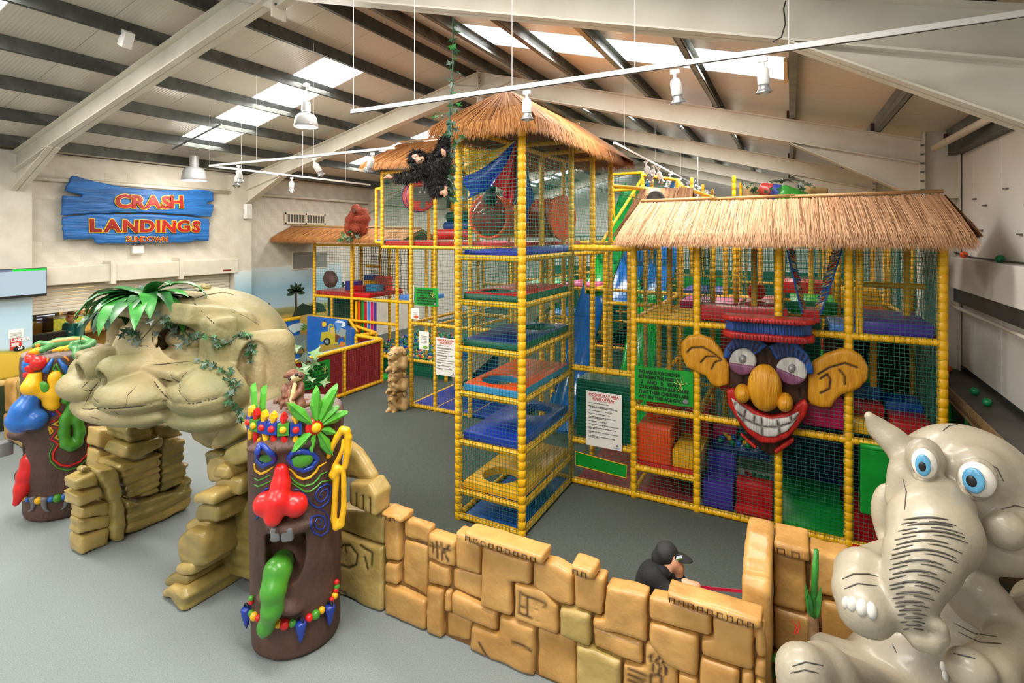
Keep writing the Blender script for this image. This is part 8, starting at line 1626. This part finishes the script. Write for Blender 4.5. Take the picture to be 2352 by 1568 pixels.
# ================================================================ PEOPLE
def person(name, label, base, skin, joints, cloth, h=.014):
    """cloth: list of (part name, material, [capsule chains], grow); joints: skin chains"""
    t = thing('person', label, 'person', base); allp = [Vector(p) for ch_ in joints for p, r in ch_]; lo = [min(p[i] for p in allp)-.25 for i in range(3)]; hi = [max(p[i] for p in allp)+.25 for i in range(3)]
    S = SDF(lo, hi, h)
    for ch_ in joints: S.path([p for p, r in ch_], [r for p, r in ch_], k=.03)
    S.build('body', skin, t)
    for nm_, m_, chains in cloth:
        S = SDF(lo, hi, h)
        for ch_ in chains: S.path([p for p, r in ch_], [r for p, r in ch_], k=.035)
        S.noise(.004, 22, 3); S.build(nm_, m_, t)
    return t
skin_l = mat('skin_light', '#d8a483', .5, '#c98f6e', 20.); teal = mat('teal_polo', '#14767a', .7, '#0f686c', 8.); trou = mat('dark_trousers', '#20222a', .8)
b = onX(170, 745, XL-.95); wz = 0.; hx, hy = b.x, b.y; top_ = onX(172, 712, XL-.95).z; f_ = Vector((.25, -.97, 0)); sdv = Vector((.97, .25, 0)); H_ = top_; B = Vector((hx, hy, 0))
hd = B+Vector((0, 0, H_-.13))+f_*.05; nk = B+Vector((0, 0, H_-.3)); shL, shR = B+sdv*.19+Vector((0, 0, H_-.36)), B-sdv*.19+Vector((0, 0, H_-.36)); elL, elR = shL+Vector((0, 0, -.27))+f_*.06+sdv*.03, shR+Vector((0, 0, -.27))+f_*.06-sdv*.03; hnL, hnR = elL+f_*.22+Vector((0, 0, -.06)), elR+f_*.22+Vector((0, 0, -.06)); pel = B+Vector((0, 0, H_*.53)); 
legs = [[(pel+sdv*s_*.09, .1), (B+sdv*s_*.1+Vector((0, 0, .48)), .065), (B+sdv*s_*.1+Vector((0, 0, .09)), .045), (B+sdv*s_*.1+f_*.16+Vector((0, 0, .04)), .04)] for s_ in (-1, 1)]
jo = [[(hd, .095), (hd+f_*.03+Vector((0, 0, -.06)), .075)], [(hd+f_*.1+Vector((0, 0, -.02)), .016), (hd+f_*.115+Vector((0, 0, -.04)), .018)], [(hd+sdv*.09+Vector((0, 0, -.02)), .02), (hd+sdv*.095+Vector((0, 0, .01)), .02)], [(hd+Vector((0, 0, -.08)), .05), (nk, .055)], [(nk-Vector((0, 0, .1)), .12), (pel, .13)], [(shL, .055), (elL, .045), (hnL, .03)], [(shR, .055), (elR, .045), (hnR, .03)]]+legs
for hn in (hnL, hnR): jo += [[(hn, .032), (hn+f_*.06, .03)]]+[[(hn+f_*.06+sdv*q, .011), (hn+f_*.14+sdv*q*1.2+Vector((0, 0, -.02)), .008)] for q in (-.025, -.008, .009, .026)]+[[(hn+f_*.02+sdv*.03, .012), (hn+f_*.07+sdv*.055, .009)]]
pt_ = person('person', 'person in a teal polo shirt looking down behind the kiosk counter', B, skin_l, jo, [('polo_shirt', teal, [[(nk-Vector((0, 0, .06)), .08), (nk-Vector((0, 0, .14)), .155), (pel+Vector((0, 0, .05)), .165)], [(shL, .085), (shL.lerp(elL, .75), .075)], [(shR, .085), (shR.lerp(elR, .75), .075)], [(shL, .08), (shR, .08)]]), ('trousers', trou, [[(p+Vector((0, 0, .0)), r+.02) for p, r in l[:3]] for l in legs]), ('hair', mat('brown_hair', '#5a3a20', .7, '#46301c', 30.), [[(hd+Vector((0, 0, .045))-f_*.02, .095), (hd-f_*.05, .085)], [(hd+f_*.05+Vector((0, 0, .09)), .04), (hd+Vector((0, 0, .1)), .05)]])])
for s_ in (-1, 1): MB().ell(hd+f_*.088+sdv*s_*.033+Vector((0, 0, .005)), .011, 8, 6).build('eye', mat('eye_dark', '#2a1c14', .3), pt_, smooth=True)
MB().box(nk+f_*.15+sdv*.08-Vector((0, 0, .16)), (.035, .005, .015), Matrix.Rotation(math.atan2(-f_.x, f_.y), 3, 'Z')).build('name_badge', paper, pt_)
# crouching visitor behind the wall
hood = mat('black_hoodie', '#16171a', .85, '#0f1012', 12., bump=.3, bscale=18); capm = mat('black_cap', '#1f2022', .7); MY = 4.55
Mv = lambda a, b, dy=0.: onY(1420+a/5.8725, 1220+b/5.8725, MY+dy)
hd = Mv(680, 380); f_ = Vector((.93, .3, -.2)).normalized(); sdv = Vector((-.3, .93, 0)).normalized()*-1; pel = Vector((Mv(480, 700).x-.08, MY+.02, .3)); ch_ = Mv(500, 650)+Vector((0, 0, .0)); nk = hd+Vector((-.09, 0, -.12))
shN = Mv(480, 640, -.14); shF = Mv(560, 620, .16); elN = Mv(700, 860, -.2); hnN = Mv(905, 700, -.15); elF = Mv(830, 760, .0); hnF = Mv(815, 500, -.02)
legs = [[(pel+Vector((0, s_*.1, 0)), .1), (Vector((pel.x+.38, MY+s_*.13, .48)), .075), (Vector((pel.x+.22, MY+s_*.13, .1)), .055), (Vector((pel.x+.4, MY+s_*.13, .045)), .045)] for s_ in (-1, 1)]
jo = [[(hd, .085), (hd+f_*.05-Vector((0, 0, .05)), .065)], [(hd+f_*.105-Vector((0, 0, .02)), .016), (hd+f_*.115-Vector((0, 0, .04)), .018)], [(hd+sdv*.08-Vector((0, 0, .03)), .02), (hd+sdv*.085-Vector((0, 0, .06)), .018)], [(hd-Vector((.03, 0, .07)), .05), (nk, .055)], [(ch_, .12), (pel, .13)], [(shN, .055), (elN, .045), (hnN, .03)], [(shF, .055), (elF, .043), (hnF, .03)]]+legs
for hn, dd, up_v in ((hnN, Vector((1, 0, .0)), Vector((0, 1, 0))), (hnF, Vector((-.25, -.1, .95)), Vector((.2, .95, .1)))):
    jo += [[(hn, .03), (hn+dd*.05, .032)]]+[[(hn+dd*.05+up_v*q, .011), (hn+dd*.09+up_v*q*1.1, .01), (hn+dd*.12+up_v*q-Vector((.02, 0, .0)), .008)] for q in (-.026, -.009, .009, .026)]+[[(hn+dd*.01+up_v*-.03, .012), (hn+dd*.055+up_v*-.05, .01)]]
vis = person('person', 'person in black hoodie and cap crouching behind the wall with a phone', Vector((pel.x, MY, 0)), skin_l, jo, [('hoodie', hood, [[(nk-Vector((.02, 0, .02)), .085), (ch_, .155), (pel+Vector((0, 0, .08)), .165)], [(shN, .085), (elN, .065), (elN.lerp(hnN, .75), .05)], [(shF, .085), (elF, .062), (elF.lerp(hnF, .45), .05)], [(shN, .09), (shF, .09)]]), ('hood', hood, [[(Mv(450, 480), .05), (Mv(530, 520, -.05), .06), (Mv(620, 560, -.08), .055), (Mv(700, 600, -.06), .04)], [(Mv(450, 480, .05), .05), (Mv(560, 480, .08), .05)]]), ('trousers', trou, [[(p, r+.02) for p, r in l[:3]] for l in legs]), ('cap', capm, [[(hd+Vector((-.02, 0, .045)), .1), (hd+Vector((-.06, 0, -.0)), .08)]])])
bc0 = hd+f_*.08+Vector((0, 0, .05)); R = Matrix((f_, sdv.cross(f_).cross(f_)*-1 if False else sdv, f_.cross(sdv))).transposed(); MB().ell(bc0, (.12, .08, .012), 16, 8, R).build('cap_peak', capm, vis, smooth=True)
pc_ = Mv(795, 420, -.04); phn = thing('phone', 'dark smartphone with a lit screen held by the crouching person', 'phone', pc_); up_ = (Mv(815, 340, -.04)-Mv(770, 510, -.04)).normalized(); nrm_ = Vector((.15, -.8, .55)).normalized(); xx = up_.cross(nrm_).normalized(); zz = xx.cross(up_); R = Matrix((xx, up_, zz)).transposed() @ Matrix.Rotation(.9, 3, 'Y'); MB().box(pc_, (.036, .075, .005), R).build('case', black, phn); MB().box(pc_+R @ Vector((0, .0, .0055)), (.032, .068, .001), R).build('screen', mat('phone_screen', '#cfe0ea', .2, emit='#cfe4f4', estr=.5), phn); MB().box(pc_+R @ Vector((0, .02, .007)), (.03, .022, .0006), R).build('screen_picture', mat('phone_green', '#7aa53a', .3), phn)
o = MB(); lp_ = [hnN+Vector((.04, 0, .01)), hnN+Vector((.09, 0, -.02)), Mv(1040, 740, -.12), Mv(1300, 775, -.1), Mv(1740, 815, -.05), Vector((-.34, 4.55, .62))]
for a, b in zip(lp_[:-1], lp_[1:]): o.add([a+Vector((0, 0, .012)), a-Vector((0, 0, .012)), b-Vector((0, 0, .012)), b+Vector((0, 0, .012)), a+Vector((0, .003, .012)), a+Vector((0, .003, -.012)), b+Vector((0, .003, -.012)), b+Vector((0, .003, .012))], [(0, 1, 2, 3), (7, 6, 5, 4), (0, 3, 7, 4), (1, 5, 6, 2)])
o = o.build('dog_lead', mat('lead_pink', '#c2123e', .6)); tag(o, 'flat crimson lead stretched from the crouching person to the return wall', 'lead')
